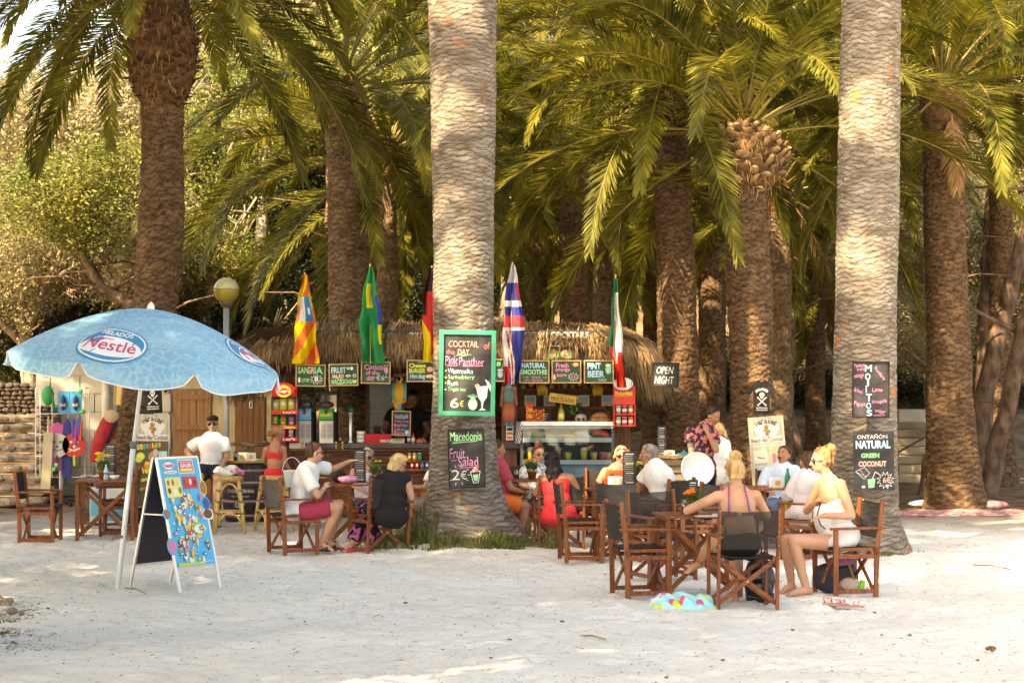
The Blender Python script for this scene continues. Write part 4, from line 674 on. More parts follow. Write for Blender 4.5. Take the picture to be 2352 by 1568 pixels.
m = MB(); p = at(805, 1017, 28.5); m.lathe([(.05, 0), (.05, .01), (.028, .04), (.028, .38), (.04, .42), (.045, .44)], 16, p); q_ = MB(); q_.lathe([(.058, .44), (.06, .46), (.06, .50), (.03, .52), (0, .52)], 16, p); h_ = MB(); h_.tube([p+Vector((0, -.04, .47)), p+Vector((-.09, -.08, .475))], .012); WT([('column', m, STEEL, True), ('badge', q_, plain((.01, .10, .05), .4), True), ('tap_handle', h_, BLACK, True)], 'beer_tap', 'chrome beer tap column with a dark green badge', 'tap')
for k in range(3): m = MB(); m.lathe([(.045, 0), (.058, .02), (.062, .055), (.056, .055), (.045, .01), (0, .01)], 18, at(829, 1017-k*9, 28.5)); W(m, 'bowl', WHITE, ['lowest white bowl of the stack beside the red bin', 'middle white bowl of the stack beside the red bin', 'top white bowl of the stack beside the red bin'][k], 'bowl', 'stacked white bowls', smooth=True)
m = MB(); p = at(868, 1017, 28.55); m.box(p+Vector((0, 0, .065)), (.37, .2, .13), top=1.04); q_ = MB(); a = at(872, 1016, 28.4); c = at(896, 1009, 28.4); q_.text('VERMOUTH', (a.x, a.z, c.x, c.z), 28.435, 0, bold=.02); WT([('bin', m, PACK((.55, .02, .03)), False), ('lettering', q_, WHITE, False)], 'caddy', 'red plastic caddy lying on the counter', 'box')
m = MB(); bx(m, 896, 1007, 929, 1018, 28.45, .16); q_ = MB(); a = at(902, 1012, 28.4); c = at(924, 1008, 28.4); q_.text('WOOD BOX', (a.x, a.z, c.x, c.z), 28.448, 0); WT([('crate', m, plain((.62, .55, .40), .6), False), ('lettering', q_, BLACK, False)], 'wooden_box', 'pale wooden box with black lettering under the parrot board', 'box')
def bottle(px, py, d, h, r, c, label, capc=(.1, .1, .1), cat='bottle', group=None, name='bottle', lab=None):
    p = at(px, py, d); m = MB(); m.lathe([(r*.9, 0), (r, .01), (r, h*.6), (r*.35, h*.76), (r*.33, h*.93), (0, h*.93)], 14, p); k = MB(); k.lathe([(r*.38, h*.93), (r*.38, h), (0, h)], 10, p); l = MB(); l.lathe([(r*1.02, h*.2), (r*1.02, h*.5)], 14, p)
    return WT([('glass', m, mat('bottle_%d%d%d' % tuple(int(x*99) for x in c), c, .12, coat=.5), True), ('cap', k, PACK(capc), True), ('label', l, PACK(lab or (.7, .68, .6)), True)], name, label, cat, group)
bottle(939, 1018, 28.45, .15, .026, (.18, .03, .35), 'purple squeeze bottle on the counter', (.25, .05, .4)); bottle(949, 1018, 28.45, .15, .026, (.60, .20, .02), 'orange squeeze bottle on the counter', (.5, .1, .02))
m = MB(); p = at(964, 1013, 28.5); m.ell(p, (.065, .045, .042)); m.ell(p+Vector((.06, -.01, .005)), (.03, .03, .028)); m.ell(p+Vector((.09, -.01, 0)), (.012, .015, .012)); [m.cone(p+Vector((x, y, -.02)), p+Vector((x, y, -.048)), .012, .010, 8) for x in (-.03, .03) for y in (-.02, .02)]; m.cone(p+Vector((.05, 0, .03)), p+Vector((.06, 0, .05)), .01, .003, 6); W(m, 'money_box', plain((.42, .15, .07), .7), 'terracotta piggy bank on the counter', 'ornament', smooth=True)
m = MB(); p = at(781, 1017, 28.4); m.lathe([(.02, 0), (.028, .10), (.024, .10), (.018, .01), (0, .01)], 14, p); q_ = MB(); q_.lathe([(.018, .01), (.022, .06), (0, .06)], 12, p); WT([('glass', m, glass('tumbler'), True), ('drink', q_, mat('beer', (.45, .22, .03), .2), True)], 'beer_glass', 'half full beer glass left of the tap', 'glass')
# parrot and the small board below it
m = MB(); p = at(917, 900, 28.55); m.ell(p, (.085, .06, .17)); h_ = MB(); h_.ell(p+Vector((0, -.01, .19)), (.05, .05, .055)); bk = MB(); bk.cone(p+Vector((0, -.05, .19)), p+Vector((0, -.09, .15)), .025, .006, 8); wg = MB()
for s in (-1, 1): wg.ell(p+Vector((s*.085, .01, 0)), (.025, .04, .16))
wg.ell(p+Vector((0, .0, -.20)), (.035, .02, .08)); pr = MB(); pr.tube([p+Vector((-.10, 0, -.13)), p+Vector((0, 0, -.17)), p+Vector((.10, 0, -.12))], .02, 8); pr.tube([p+Vector((-.06, 0, -.16)), p+Vector((-.02, 0, -.27))], .03, 8); ba = MB(); ba.ell(p+Vector((0, 0, -.27)), (.09, .06, .02)); WT([('body', m, PACK((.70, .40, .04)), True), ('head', h_, PACK((.70, .52, .30)), True), ('beak', bk, BLACK, True), ('wing', wg, PACK((.05, .38, .48)), True), ('perch', pr, PACK((.62, .34, .06)), True), ('base', ba, PACK((.05, .25, .10)), True)], 'parrot_figure', 'painted wooden parrot on a perch above the small chalkboard', 'ornament')
b = Board('small wood framed chalkboard inviting to a social page on the counter', 900, 943, 943.5, 1000, 28.3, WOODL, CHALKB, 2.4, R(1), group=None, th=.02); b.txt('facebook', 906, 950, 938, 959, 'b').line([(906, 961), (936, 960)], 'b', .8)
for st, y, x1 in (('Pirates Cove', 963, 938), ('Beach bar', 972, 937), ('Cala en', 982, 928), ('Blanes', 990, 930)): b.txt(st, 906, y, x1, y+7, 'p', wob=.06)
b.pol([(930, 987), (940, 987), (940, 997), (930, 997)], (.10, .45, .72)).txt('f', 933, 989, 937, 996, 'w', bold=.03).done()
# glass door fridge inside, cans on the shelf
m = MB(); bx(m, 843, 850, 935, 1130, 30.2, .6); q_ = MB(); bx(q_, 849, 858, 930, 1120, 30.18, .01); sh = MB()
for y in (885, 915, 945, 975): bx(sh, 850, y, 929, y+1.5, 30.19, .005)
WT([('cabinet', m, plain((.05, .06, .075), .3), False), ('door', q_, glass('fridge_glass', (.30, .42, .52), .05, .12), False), ('rack', sh, STEEL, False)], 'drinks_fridge', 'dim glass door fridge behind the bartender', 'fridge')
m = MB(); bx(m, 933, 1058, 1000, 1061, 28.4, .14); bx(m, 933, 1077, 1000, 1081, 28.4, .14); W(m, 'can_shelf', WOODX, 'narrow shelf of drink cans on the counter front', 'shelf')
def can(px, py, c, label, c2=(.7, .7, .7)):
    p = at(px, py, 28.46); m = MB(); m.lathe([(.026, 0), (.031, .006), (.031, .108), (.027, .115), (.027, .118), (0, .116)], 14, p); l = MB(); l.lathe([(.0316, .012), (.0316, .104)], 14, p); k = MB(); k.disc((p.x, p.z+.06), .016, p.y-.033, .002, 0, 12, .024); WT([('shell', m, STEEL, True), ('wrap', l, PACK(c), True), ('print', k, PACK(c2), False)], 'drink_can', label, 'can', 'drink cans on the counter front shelf')
for px, py, c, lb, c2 in ((940.5, 1058, (.75, .22, .01), 'orange can, left on the upper shelf', (.8, .8, .8)), (952, 1058, (.75, .50, .02), 'yellow can in the middle of the upper shelf', (.8, .8, .8)), (963.5, 1058, (.03, .40, .08), 'green can with a blue print, right on the upper shelf', (.1, .2, .6)), (946.5, 1077, (.62, .02, .03), 'red can, left on the lower shelf', (.8, .8, .8)), (958, 1077, (.60, .02, .03), 'second red can on the lower shelf', (.8, .8, .8)), (969.5, 1077, (.05, .25, .60), 'light blue can on the lower shelf', (.7, .15, .1)), (981, 1077, (.04, .14, .50), 'dark blue can beside the big trunk', (.8, .8, .8))): can(px, py, c, lb, c2)
# carved pirate and stickers on the right post
p = at(1169, 960, 28.2); m = MB(); m.ell(p+Vector((0, 0, .32)), (.085, .07, .17)); m.cone(p+Vector((-.03, 0, .2)), p+Vector((-.03, 0, -.08)), .05, .035, 10); m.cone(p+Vector((.03, 0, .2)), p+Vector((.03, 0, -.08)), .05, .035, 10); hd = MB(); hd.ell(p+Vector((0, 0, .52)), (.045, .045, .06)); ht = MB(); ht.ell(p+Vector((0, 0, .575)), (.075, .05, .03)); ar = MB(); ar.cone(p+Vector((-.08, 0, .42)), p+Vector((-.105, -.02, .18)), .03, .025, 8); ar.cone(p+Vector((.08, 0, .42)), p+Vector((.10, -.02, .20)), .03, .025, 8); sk = MB(); sk.lathe([(.07, -.05), (.095, .08), (.085, .22)], 14, p)
WT([('body', m, PACK((.10, .20, .24)), True), ('head', hd, plain((.45, .22, .13), .5), True), ('hat', ht, PACK((.35, .06, .03)), True), ('arm', ar, plain((.30, .10, .06), .5), True), ('sash', sk, PACK((.36, .10, .05)), True)], 'carved_figure', 'painted wooden sailor figure on the post right of the thick trunk', 'ornament')
m = MB(); bx(m, 1163, 962, 1179, 1010, 28.36, .01); q_ = MB()
for i, c in enumerate(((.7, .7, .7), (.03, .12, .4), (.02, .02, .02), (.02, .02, .02), (.6, .1, .05))): bx(q_, 1164.5, 963+i*9.5, 1177.5, 970+i*9.5, 28.355, .004, i)
a = at(1166, 979, 28.3); c = at(1176, 975, 28.3); q_.text('VISA', (a.x, a.z, c.x, c.z), 28.352, 0); WT([('card', m, plain((.7, .7, .68), .5), False), ('print', q_, [plain(c, .5) for c in ((.35, .38, .42), (.03, .12, .4), (.02, .02, .02), (.3, .15, .05), (.6, .1, .05))], False)], 'card_sign', 'strip of payment card stickers on the post', 'sticker')
# display fridge
t = thing('display_fridge', 'glass fronted counter fridge with melons and fruit cups', 'display fridge', (at(1303, 0, 28.5).x, 28.5, 0)); f1 = t
m = MB(); bx(m, 1195, 975, 1202, 1106, 28.25, .6); bx(m, 1404, 975, 1411, 1106, 28.25, .6); bx(m, 1195, 975, 1411, 1106, 28.83, .03); m.build('cabinet', plain((.10, .11, .12), .4), t, world=True)
m = MB(); bx(m, 1196, 968, 1410, 978, 28.15, .68); bx(m, 1198, 980, 1408, 984, 28.1, .04); m.build('top_rail', plain((.75, .77, .78), .3), t, world=True, bevel=.01)
for y in (1005, 1056): m = MB(); bx(m, 1201, y, 1405, y+10, 28.12, .04); bx(m, 1201, y+6, 1405, y+9, 28.16, .6); m.build('shelf', plain((.72, .75, .76), .3), t, world=True)
m = MB(); bx(m, 1200, 1098, 1406, 1108, 28.1, .7); m.build('sill', plain((.7, .72, .72), .3), t, world=True)
m = MB(); bx(m, 1200, 1067, 1406, 1098, 28.3, .02); m.build('back_panel', mat('blue_print', (.16, .30, .50), .3, col2=(.55, .62, .70), ns=3), t, world=True)
m = MB(); bx(m, 1201, 979, 1405, 1100, 28.10, .008); m.build('pane', glass('case_glass', (.88, .95, .97), .0), t, world=True)
FRG = 'fruit inside the display fridge'
m = MB(); p = at(1233, 997, 28.35); m.ell(p, (.15, .08, .07)); k = MB(); k.ell(p+Vector((.01, -.04, .01)), (.125, .05, .055)); WT([('rind', m, plain((.50, .55, .22), .6), True), ('flesh', k, plain((.72, .66, .36), .5), True)], 'melon_half', 'halved pale green melon at the left of the top shelf', 'fruit', FRG)
m = MB(); p = at(1376, 997, 28.35); M_ = Euler((0, R(12), 0)).to_matrix(); m.ell(p, (.17, .09, .075), M_); k = MB(); k.ell(p+Vector((.01, -.05, .015)), (.15, .05, .055), M_); WT([('rind', m, plain((.06, .18, .05), .4), True), ('flesh', k, plain((.62, .06, .07), .5), True)], 'watermelon_half', 'cut watermelon showing red flesh on the top shelf', 'fruit', FRG)
m = MB(); m.ell(at(1300, 1000, 28.35), (.17, .06, .035)); W(m, 'papaya_half', plain((.72, .42, .04), .5), 'long orange papaya in the middle of the top shelf', 'fruit', FRG, smooth=True)
m = MB(); m.ell(at(1263, 1001, 28.35), (.09, .06, .03)); W(m, 'pineapple_slice', plain((.75, .6, .08), .5), 'yellow fruit slices beside the halved melon', 'fruit', FRG, smooth=True)
m = MB(); m.ell(at(1338, 996, 28.4), (.13, .08, .05)); m.ell(at(1350, 1001, 28.36), (.09, .06, .03)); W(m, 'wrapped_bundle', plain((.7, .7, .7), .5), 'white wrapped bundle next to the watermelon', 'food', FRG, smooth=True)
cc = [((.75, .45, .05), (.7, .7, .65)), ((.55, .1, .08), (.7, .3, .1)), ((.75, .35, .05), (.7, .7, .7)), ((.72, .6, .12), (.6, .6, .5)), ((.75, .5, .1), (.7, .7, .7)), ((.70, .50, .10), (.6, .4, .3)), ((.55, .12, .10), (.4, .35, .3)), ((.55, .3, .12), (.5, .4, .3)), ((.45, .3, .2), (.5, .5, .45))]
for i, (x, tall) in enumerate(((1219, 1), (1242, 0), (1281, 1), (1305, 0), (1341, 1), (1364, 0), (1384, 0), (1398, 0), (1260, 0))):
    p = at(x, 1056, 28.3); m = MB(); m.lathe([(.035, 0), (.05, .15 if tall else .10), (.0, .15 if tall else .10)], 14, p); k = MB(); k.lathe([(.052, .0), (.052, .012), (.03, .035 if tall else .012), (0, .035 if tall else .012)], 14, p+Vector((0, 0, .15 if tall else .10))); WT([('cup', m, plain(cc[i][0], .3), True), ('lid', k, plain(cc[i][1], .2), True)], 'fruit_cup', ('tall' if tall else 'low')+' fruit cup on the lower shelf, '+['first from the left', 'second from the left', 'under the papaya', 'fifth from the left', 'under the white bundle', 'third from the right', 'second from the right', 'at the right end', 'third from the left'][i], 'fruit cup', 'fruit cups in the display fridge')
m = MB(); a = at(1186, 972, 28.4); n_ = 10; V = []; 
for j in range(9):
    for i in range(7): V.append(at(1200-i*2.6-j*.4, 968+j*6.2, 28.12+.05*i+.02*math.sin(i*2+j)))
m.add(V, []); 
for j in range(8):
    for i in range(6): m.f.append((j*7+i, j*7+i+1, (j+1)*7+i+1, (j+1)*7+i)); m.m.append((i+j) % 2)
W(m, 'checked_cloth', [plain((.65, .65, .68), .8), plain((.10, .08, .16), .8)], 'black and white checked cloth hanging off the display fridge', 'cloth')
# on top of the fridge
m = MB(); bx(m, 1208, 925, 1224, 972, 28.3, .12); m2 = MB()
for j in range(9):
    for i in range(5): m2.ell(at(1226+i*5.5, 942+j*3.6, 28.3-.02*(j % 2)), .018, n=8, m=5, mi=(i+j) % 3)
a = at(1209, 962, 28.3); c = at(1223, 934, 28.3); lt = MB(); lt.text('Chupa', (a.x, (a.z+c.z)/2, c.x, c.z), 28.298, 0, bold=.02); lt.text('Chups', (a.x, a.z, c.x, (a.z+c.z)/2), 28.298, 0, bold=.02); WT([('card', m, PACK((.60, .03, .02)), False), ('sweet', m2, [PACK((.65, .10, .03)), PACK((.72, .35, .03)), PACK((.45, .05, .12))], True), ('lettering', lt, PACK((.8, .6, .05)), False)], 'lollipop_stand', 'red lollipop stand on top of the display fridge', 'sweets')
m = MB(); bx(m, 1270-32, 948, 1262, 972, 28.35, .02); q_ = MB()
for k in range(4): a = at(1242, 952+k*5, 28.3); c = at(1258-k*2, 949+k*5, 28.3); q_.box(((a.x+c.x)/2, 28.346, (a.z+c.z)/2), (c.x-a.x, .003, .006))
WT([('card', m, BLACK, False), ('print', q_, WHITE, False)], 'menu_card', 'small black menu card on top of the display fridge', 'sign')
bottle(1289, 972, 28.35, .30, .045, (.35, .28, .02), 'yellow liquor bottle on top of the display fridge', (.1, .1, .1), lab=(.75, .7, .2))
p = at(1334, 962, 28.35); m = MB(); m.ell(p+Vector((0, 0, .01)), (.085, .08, .075)); m.box(p+Vector((0, -.03, -.05)), (.08, .06, .05)); e_ = MB(); [e_.ell(p+Vector((s*.033, -.07, .0)), (.022, .02, .022)) for s in (-1, 1)]; e_.ell(p+Vector((0, -.08, -.03)), (.008, .01, .012)); [e_.box(p+Vector((k*.016, -.062, -.055)), (.003, .004, .03)) for k in (-2, -1, 0, 1, 2)]; h_ = MB(); h_.ell(p+Vector((0, 0, .085)), (.09, .05, .03)); h_.ell(p+Vector((0, 0, .11)), (.05, .045, .05)); WT([('skull', m, plain((.42, .36, .30), .5), True), ('eye_socket', e_, BLACK, True), ('hat', h_, BLACK, True)], 'skull_ornament', 'grinning pirate skull in a black hat on the display fridge', 'ornament')
p = at(1379, 963, 28.35); m = MB(); m.ell(p, (.145, .07, .10)); q_ = MB(); q_.tube([p+Vector((math.cos(a)*.146, -.0, math.sin(a)*.10)) for a in np.linspace(0, 2*PI, 25)], .010, 6); q_.tube([p+Vector((x, -.07+.02*abs(x)/.1, .0+.03)) for x in (-.13, -.07, 0, .07, .13)], .008, 6); q_.tube([p+Vector((math.cos(a)*.05, -.075, math.sin(a)*.035)) for a in np.linspace(PI, 2*PI, 10)], .007, 6); WT([('barrel', m, wood('basket_wood', (.30, .14, .05), (.42, .22, .09)), True), ('band', q_, plain((.14, .06, .025), .6), True)], 'wooden_basket', 'round wooden basket lid at the right of the fridge top', 'basket')
def leafy(mb, c, n, r, l, w_, up=.6, mi=0, seed=0):
    rr = random.Random(seed)
    for i in range(n):
        d = Vector((rr.uniform(-1, 1), rr.uniform(-1, 1), rr.uniform(-.2, 1)+up)).normalized(); s = Vector(c)+Vector((rr.uniform(-1, 1), rr.uniform(-1, 1), rr.uniform(-.6, .8)))*r; t = s+d*l*rr.uniform(.5, 1.1); u = d.cross(Vector((rr.uniform(-1, 1), rr.uniform(-1, 1), rr.uniform(-1, 1)))).normalized()*w_; m_ = s.lerp(t, .5); mb.add([s, m_+u, t, m_-u], [(0, 1, 2, 3)], mi)
m = MB(); leafy(m, at(1315, 945, 28.6), 160, .11, .09, .014, seed=4); W(m, 'potted_herb', mat('herb_leaf', (.03, .09, .02), .5, island=.4), 'dark green leafy herb on the fridge top behind the bottle', 'plant')
m = MB(); leafy(m, at(1402, 945, 28.7), 70, .06, .08, .012, seed=5); W(m, 'potted_herb', MC['herb_leaf'], 'small green sprig beside the right post', 'plant')
b = Board('tilted yellow licence plate reading felicidades', 1261, 905, 1325, 926, 28.2, plain((.45, .18, .06), .5), plain((.62, .40, .06), .5), 1.6, R(8), name='licence_plate', th=.01); b.txt('ARGENTINA', 1278, 908, 1308, 911.5, (.35, .12, .04)).txt('FELICIDADES', 1266, 913, 1320, 922.5, (.08, .05, .04), bold=.02).done()
jc = [(.5, .3, .15), (.35, .08, .04), (.6, .5, .35), (.25, .2, .1), (.65, .45, .1), (.5, .1, .05), (.55, .5, .45)]
for i in range(13):
    x = 1203+i*15.8+(i % 3); bottle(x, 892, 29.25, .16+.03*(i % 3), .035, jc[i % 7], 'jar standing %s on the shelf under the menu boards' % ['in the row', 'second in the row', 'third in the row', 'fourth in the row', 'fifth in the row', 'sixth in the row', 'seventh in the row', 'eighth in the row', 'ninth in the row', 'tenth in the row', 'eleventh in the row', 'twelfth in the row', 'last'][i], (.5, .45, .3), 'jar', 'jars on the back shelf', 'jar', jc[(i+3) % 7])
for i, x in enumerate((1218, 1262, 1340, 1395)):
    m = MB(); bx(m, x-13, 908, x+13, 932, 29.05, .01); q_ = MB(); bx(q_, x-11, 910, x+11, 922, 29.045, .004, 0); bx(q_, x-11, 922, x+11, 930, 29.045, .004, 1); WT([('card', m, plain((.62, .62, .6), .5), False), ('print', q_, [plain((.20, .32, .45), .5), plain((.35, .30, .22), .5)], False)], 'postcard', ['postcard pinned left of the licence plate', 'postcard pinned just behind the licence plate', 'postcard pinned right of the licence plate', 'postcard pinned beside the right post'][i], 'postcard', 'postcards pinned under the shelf')
for lab, x in (('hand of bananas hanging at the left of the kiosk shelf', 1226+0), ('larger hand of bananas hanging right on the kiosk shelf', 1380-2)):
    m = MB(); p = at(x+(20 if x < 1300 else -5), 880, 28.7)
    for k in range(6): a = (k-2.5)*.28; m.tube([p+Vector((math.sin(a)*.02, 0, 0)), p+Vector((math.sin(a)*.10, -.03, -.09)), p+Vector((math.sin(a)*.09, -.01, -.18))], [.008, .02, .006], 8)
    W(m, 'banana_bunch', plain((.52, .40, .05), .5), lab, 'fruit', 'bananas hanging in the kiosk', smooth=True)
# crisp tube rack on the right post
hd = MB(); bx(hd, 1409, 886, 1459, 929, 28.02, .10); ov = MB(); p = at(1431, 881, 28.0); ov.disc((p.x, p.z), .14, p.y-.01, .03, 0, 22, .088, ); ov.disc((p.x-.045, p.z-.01), .045, p.y-.032, .006, 1, 12, .025); ov.disc((p.x+.045, p.z-.01), .045, p.y-.032, .006, 1, 12, .025)
lt = MB(); a = at(1414, 913, 28); c = at(1453, 897, 28); lt.text('Pringles', (a.x, a.z, c.x, c.z), 28.016, 0, bold=.02, rot=R(6)); fr = MB(); bx(fr, 1409, 929, 1412, 978, 28.05, .25); bx(fr, 1457, 929, 1460, 978, 28.05, .25); bx(fr, 1409, 929, 1460, 978, 28.3, .02)
for y in (950, 976): bx(fr, 1409, y, 1460, y+3, 28.0, .3)
WT([('header', hd, PACK((.62, .04, .03)), False), ('emblem', ov, [WHITE, PACK((.28, .12, .05))], False), ('lettering', lt, PACK((.80, .60, .05)), False), ('frame', fr, PACK((.55, .03, .02)), False)], 'snack_tube_rack', 'red rack of crisp tubes on the right post of the kiosk', 'rack')
for r_1, y in enumerate((950, 976)):
    for i, c in enumerate(((.25, .55, .25), (.62, .06, .12), (.70, .26, .06))):
        p = at(1420+i*14.5, y, 28.1); m = MB(); m.lathe([(.036, 0), (.036, .11)], 16, p); k = MB(); k.lathe([(.038, .11), (.038, .118), (0, .118)], 16, p); l = MB(); l.lathe([(.0365, .03), (.0365, .07)], 16, p); WT([('tube', m, PACK(c), True), ('lid', k, plain((.65, .65, .6), .3), True), ('band', l, plain((.7, .7, .68), .4), True)], 'crisp_tube', ['green', 'red', 'orange'][i]+' crisp tube on the '+['upper', 'lower'][r_1]+' row of the red rack', 'snack', 'crisp tubes on the red rack')
# pallet bar with letters at the right of the kiosk
PAL = wood('pallet', (.30, .22, .14), (.46, .36, .24), .8, 0, .3)
t = thing('pallet_bar', 'pallet wood bar with mojito lettering beside the thatched kiosk', 'bar counter', (at(1580, 0, 26.2).x, 26.2, 0))
for i in range(7): m = MB(); bx(m, 1508, 1055+i*17, 1668, 1068+i*17, 26.2, .025); m.build('slat', PAL, t, world=True)
m = MB(); bx(m, 1500, 1046, 1675, 1052, 26.05, .6); m.build('bar_top', wood('bar_top', (.34, .17, .07), (.5, .28, .13), .5, 0), t, world=True)
for x in (1512, 1585, 1660): m = MB(); bx(m, x-5, 1053, x+5, 1175, 26.23, .05); m.build('post', WOODP, t, world=True)
m = MB(); a = at(1530, 1117, 26.2); c = at(1590, 1104, 26.2); m.text('MOJITO', (a.x, a.z, c.x, c.z), 26.197, 0, bold=.02); a = at(1590, 1136, 26.2); c = at(1640, 1126, 26.2); m.text('DRINKS', (a.x, a.z, c.x, c.z), 26.197, 0, bold=.01); m.build('lettering', plain((.72, .70, .62), .7), t, world=True)
# ============================================================ furniture
def make_chair(back, fab):
    t = thing('director_chair', 'chair', 'chair'); 
    for s in (-1, 1):
        m = MB(); m.bar((s*.26, -.19, 0), (s*.26, -.20, .46), .028, .045, up=(0, 1, 0)); m.bar((s*.262, -.195, .38), (s*.262, -.255, .885), .024, .042, up=(0, 1, 0)); m.build('leg', WOODC, t, bevel=.003)
        m = MB(); m.bar((s*.26, .20, 0), (s*.26, .20, .62), .028, .045, up=(0, 1, 0)); m.build('leg', WOODC, t, bevel=.003)
        m = MB(); m.bar((s*.262, -.27, .635), (s*.262, .255, .63), .052, .022); m.build('armrest', WOODC, t, bevel=.004)
        m = MB(); m.bar((s*.26, -.19, .055), (s*.26, .20, .055), .022, .04); m.build('rail', WOODC, t, bevel=.003)
        m = MB(); m.bar((s*.258, -.19, .375), (s*.258, .20, .375), .022, .04); m.build('rail', WOODC, t, bevel=.003)
        m = MB(); m.bar((s*.232, -.20, .44), (s*.232, .215, .44), .03, .03); m.build('seat_rail', WOODC, t)
    for y, o_ in ((-.16, 0), (.16, 0)):
        for s in (-1, 1): m = MB(); m.bar((s*.25, y+s*.012, .06), (-s*.245, y+s*.012, .43), .038, .020, up=(0, 1, 0)); m.build('brace', WOODX, t, bevel=.003)
        m = MB(); m.tube([(0, y-.03, .245), (0, y+.03, .245)], .008, 8); m.build('bolt', STEEL, t)
    for y in (-.19, .2): m = MB(); m.bar((-.25, y, .052), (.25, y, .052), .03, .02); m.build('foot_rail', WOODX, t) if False else None
    m = MB(); V = []; nx, ny = 10, 8
    for j in range(ny+1):
        for i in range(nx+1): u = -1+2*i/nx; V.append((u*.245, -.20+.415*j/ny, .462-.022*(1-u*u)-.004*math.sin(j*2)))
    Q = [(j*(nx+1)+i, j*(nx+1)+i+1, (j+1)*(nx+1)+i+1, (j+1)*(nx+1)+i) for j in range(ny) for i in range(nx)]; m.add(V, Q); m.add([(x, y, z-.006) for x, y, z in V], [q[::-1] for q in Q]); m.tube([(-.245, .215, .45), (-.1, .216, .44), (.1, .216, .44), (.245, .215, .45)], .017, 8); m.build('seat', FABK, t, True)
    m = MB(); V = []
    for j in range(7):
        for i in range(nx+1): u = -1+2*i/nx; z = .53+.335*j/6; V.append((u*.262, -.222-.045*(z-.5)/.38-.035*(1-u*u)*(1-.2*j/6), z-.012*(1-u*u)*(j/6)))
    Q = [(j*(nx+1)+i, j*(nx+1)+i+1, (j+1)*(nx+1)+i+1, (j+1)*(nx+1)+i) for j in range(6) for i in range(nx)]; m.add(V, Q)
    if back == 'solid': m.add([(x, y+.005, z) for x, y, z in V], [q[::-1] for q in Q])
    m.build('backrest', fab, t, True)
    m = MB()
    for k in range(6):
        for s in (-1, 1): m.ell((s*.262, -.245-.05*(k/6), .56+.3*k/5), .006, n=6, m=4)
    m.build('stud', GOLD, t); return t
FABG = mat('grey_leather', (.045, .042, .040), .6, col2=(.09, .082, .078), ns=5, bump=.2, bs=120)
CHS = {'k': make_chair('solid', FABK), 'g': make_chair('solid', FABG), 'm': make_chair('mesh', MESHB)}; used = set()
def chair(kind, px, d, fwd, label):
    if kind in used: c = copy_tree(CHS[kind])
    else: c = CHS[kind]; used.add(kind)
    p = at(px, 0, d); c.location = (p.x, p.y, 0); c.rotation_euler = (0, 0, math.atan2(fwd[1], fwd[0])-PI/2); c['label'] = label; c['group'] = 'folding director chairs at the tables'; return c
CL = [('k', 92, 24.3, (1, .03), 'empty black director chair at the far left, facing the flower pot table'), ('g', 272, 25.4, (-.96, -.1), 'empty chair tucked behind the flower pot table by the parasol pole'), ('g', 672, 22.85, (.88, .45), 'grey backed chair in which the man in red shorts sits'),
      ('k', 872, 22.95, (-.55, .83), 'black chair with the blonde woman in black, beside the thick trunk'), ('k', 1284, 23.4, (-.12, 1), 'dark backed chair of the woman in the red dress'), ('k', 1333, 21.9, (1, .12), 'empty chair standing behind the chair of the woman in the red dress'),
      ('k', 1470, 18.35, (.97, .22), 'large empty black chair in front, left of the bikini woman'), ('m', 1522, 19.9, (.42, -.9), 'empty see-through mesh chair turned to the camera beside the orange marigolds'), ('m', 1706, 17.45, (-.12, 1), 'nearest chair with mesh back, the bikini woman sits in it'),
      ('m', 1942, 18.5, (-.97, -.22), 'mesh chair of the curly haired woman in white'), ('k', 1862, 22.0, (-.75, .66), 'dark chair of the long haired woman in the pale blouse'), ('k', 1795, 24.6, (.1, -1), 'chair of the man in the light blue shirt'),
      ('k', 1402, 24.7, (.15, -1), 'chair of the blonde woman in the orange top'), ('k', 1522, 22.6, (-.8, .6), 'chair of the grey haired man in the white tee'), ('k', 1146, 24.8, (.8, .6), 'chair half hidden by the thick trunk, with the man in orange shorts'), ('k', 1212, 26.0, (.4, -.9), 'chair of the woman in the patterned top'),
      ('g', 1585, 21.4, (-.9, -.3), 'empty chair behind the marigold table, right of the see-through one'), ('k', 850, 25.9, (0, -1), 'chair of the white haired woman'), ('k', 990, 24.8, (-1, .1), 'chair mostly hidden behind the thick trunk on its left side'), ('g', 1440, 21.9, (.5, .85), 'empty chair with its back to the camera before the menu stand table')]
for c in CL: chair(*c)
def make_table():
    t = thing('folding_table', 'table', 'table'); m = MB()
    for k in range(7): b = MB(); b.box(((k-3)*.094, 0, .738), (.091, .68, .022)); b.build('slat', WOODC, t, bevel=.003)
    for s in (-1, 1):
        m = MB(); m.box((s*.30, 0, .715), (.025, .6, .03)); m.build('rail', WOODC, t)
        for y in (-.27, .27): m = MB(); m.box((s*.30, y, .352), (.042, .032, .704)); m.build('leg', WOODC, t, bevel=.003)
        for z in (.06, .36): m = MB(); m.bar((s*.30, -.27, z), (s*.30, .27, z), .022, .045); m.build('rail', WOODC, t)
    for y in (-.24, .24):
        for s in (-1, 1): m = MB(); m.bar((s*.28, y+s*.012, .07), (-s*.28, y+s*.012, .68), .04, .02, up=(0, 1, 0)); m.build('brace', WOODX, t)
    return t
TB = make_table()
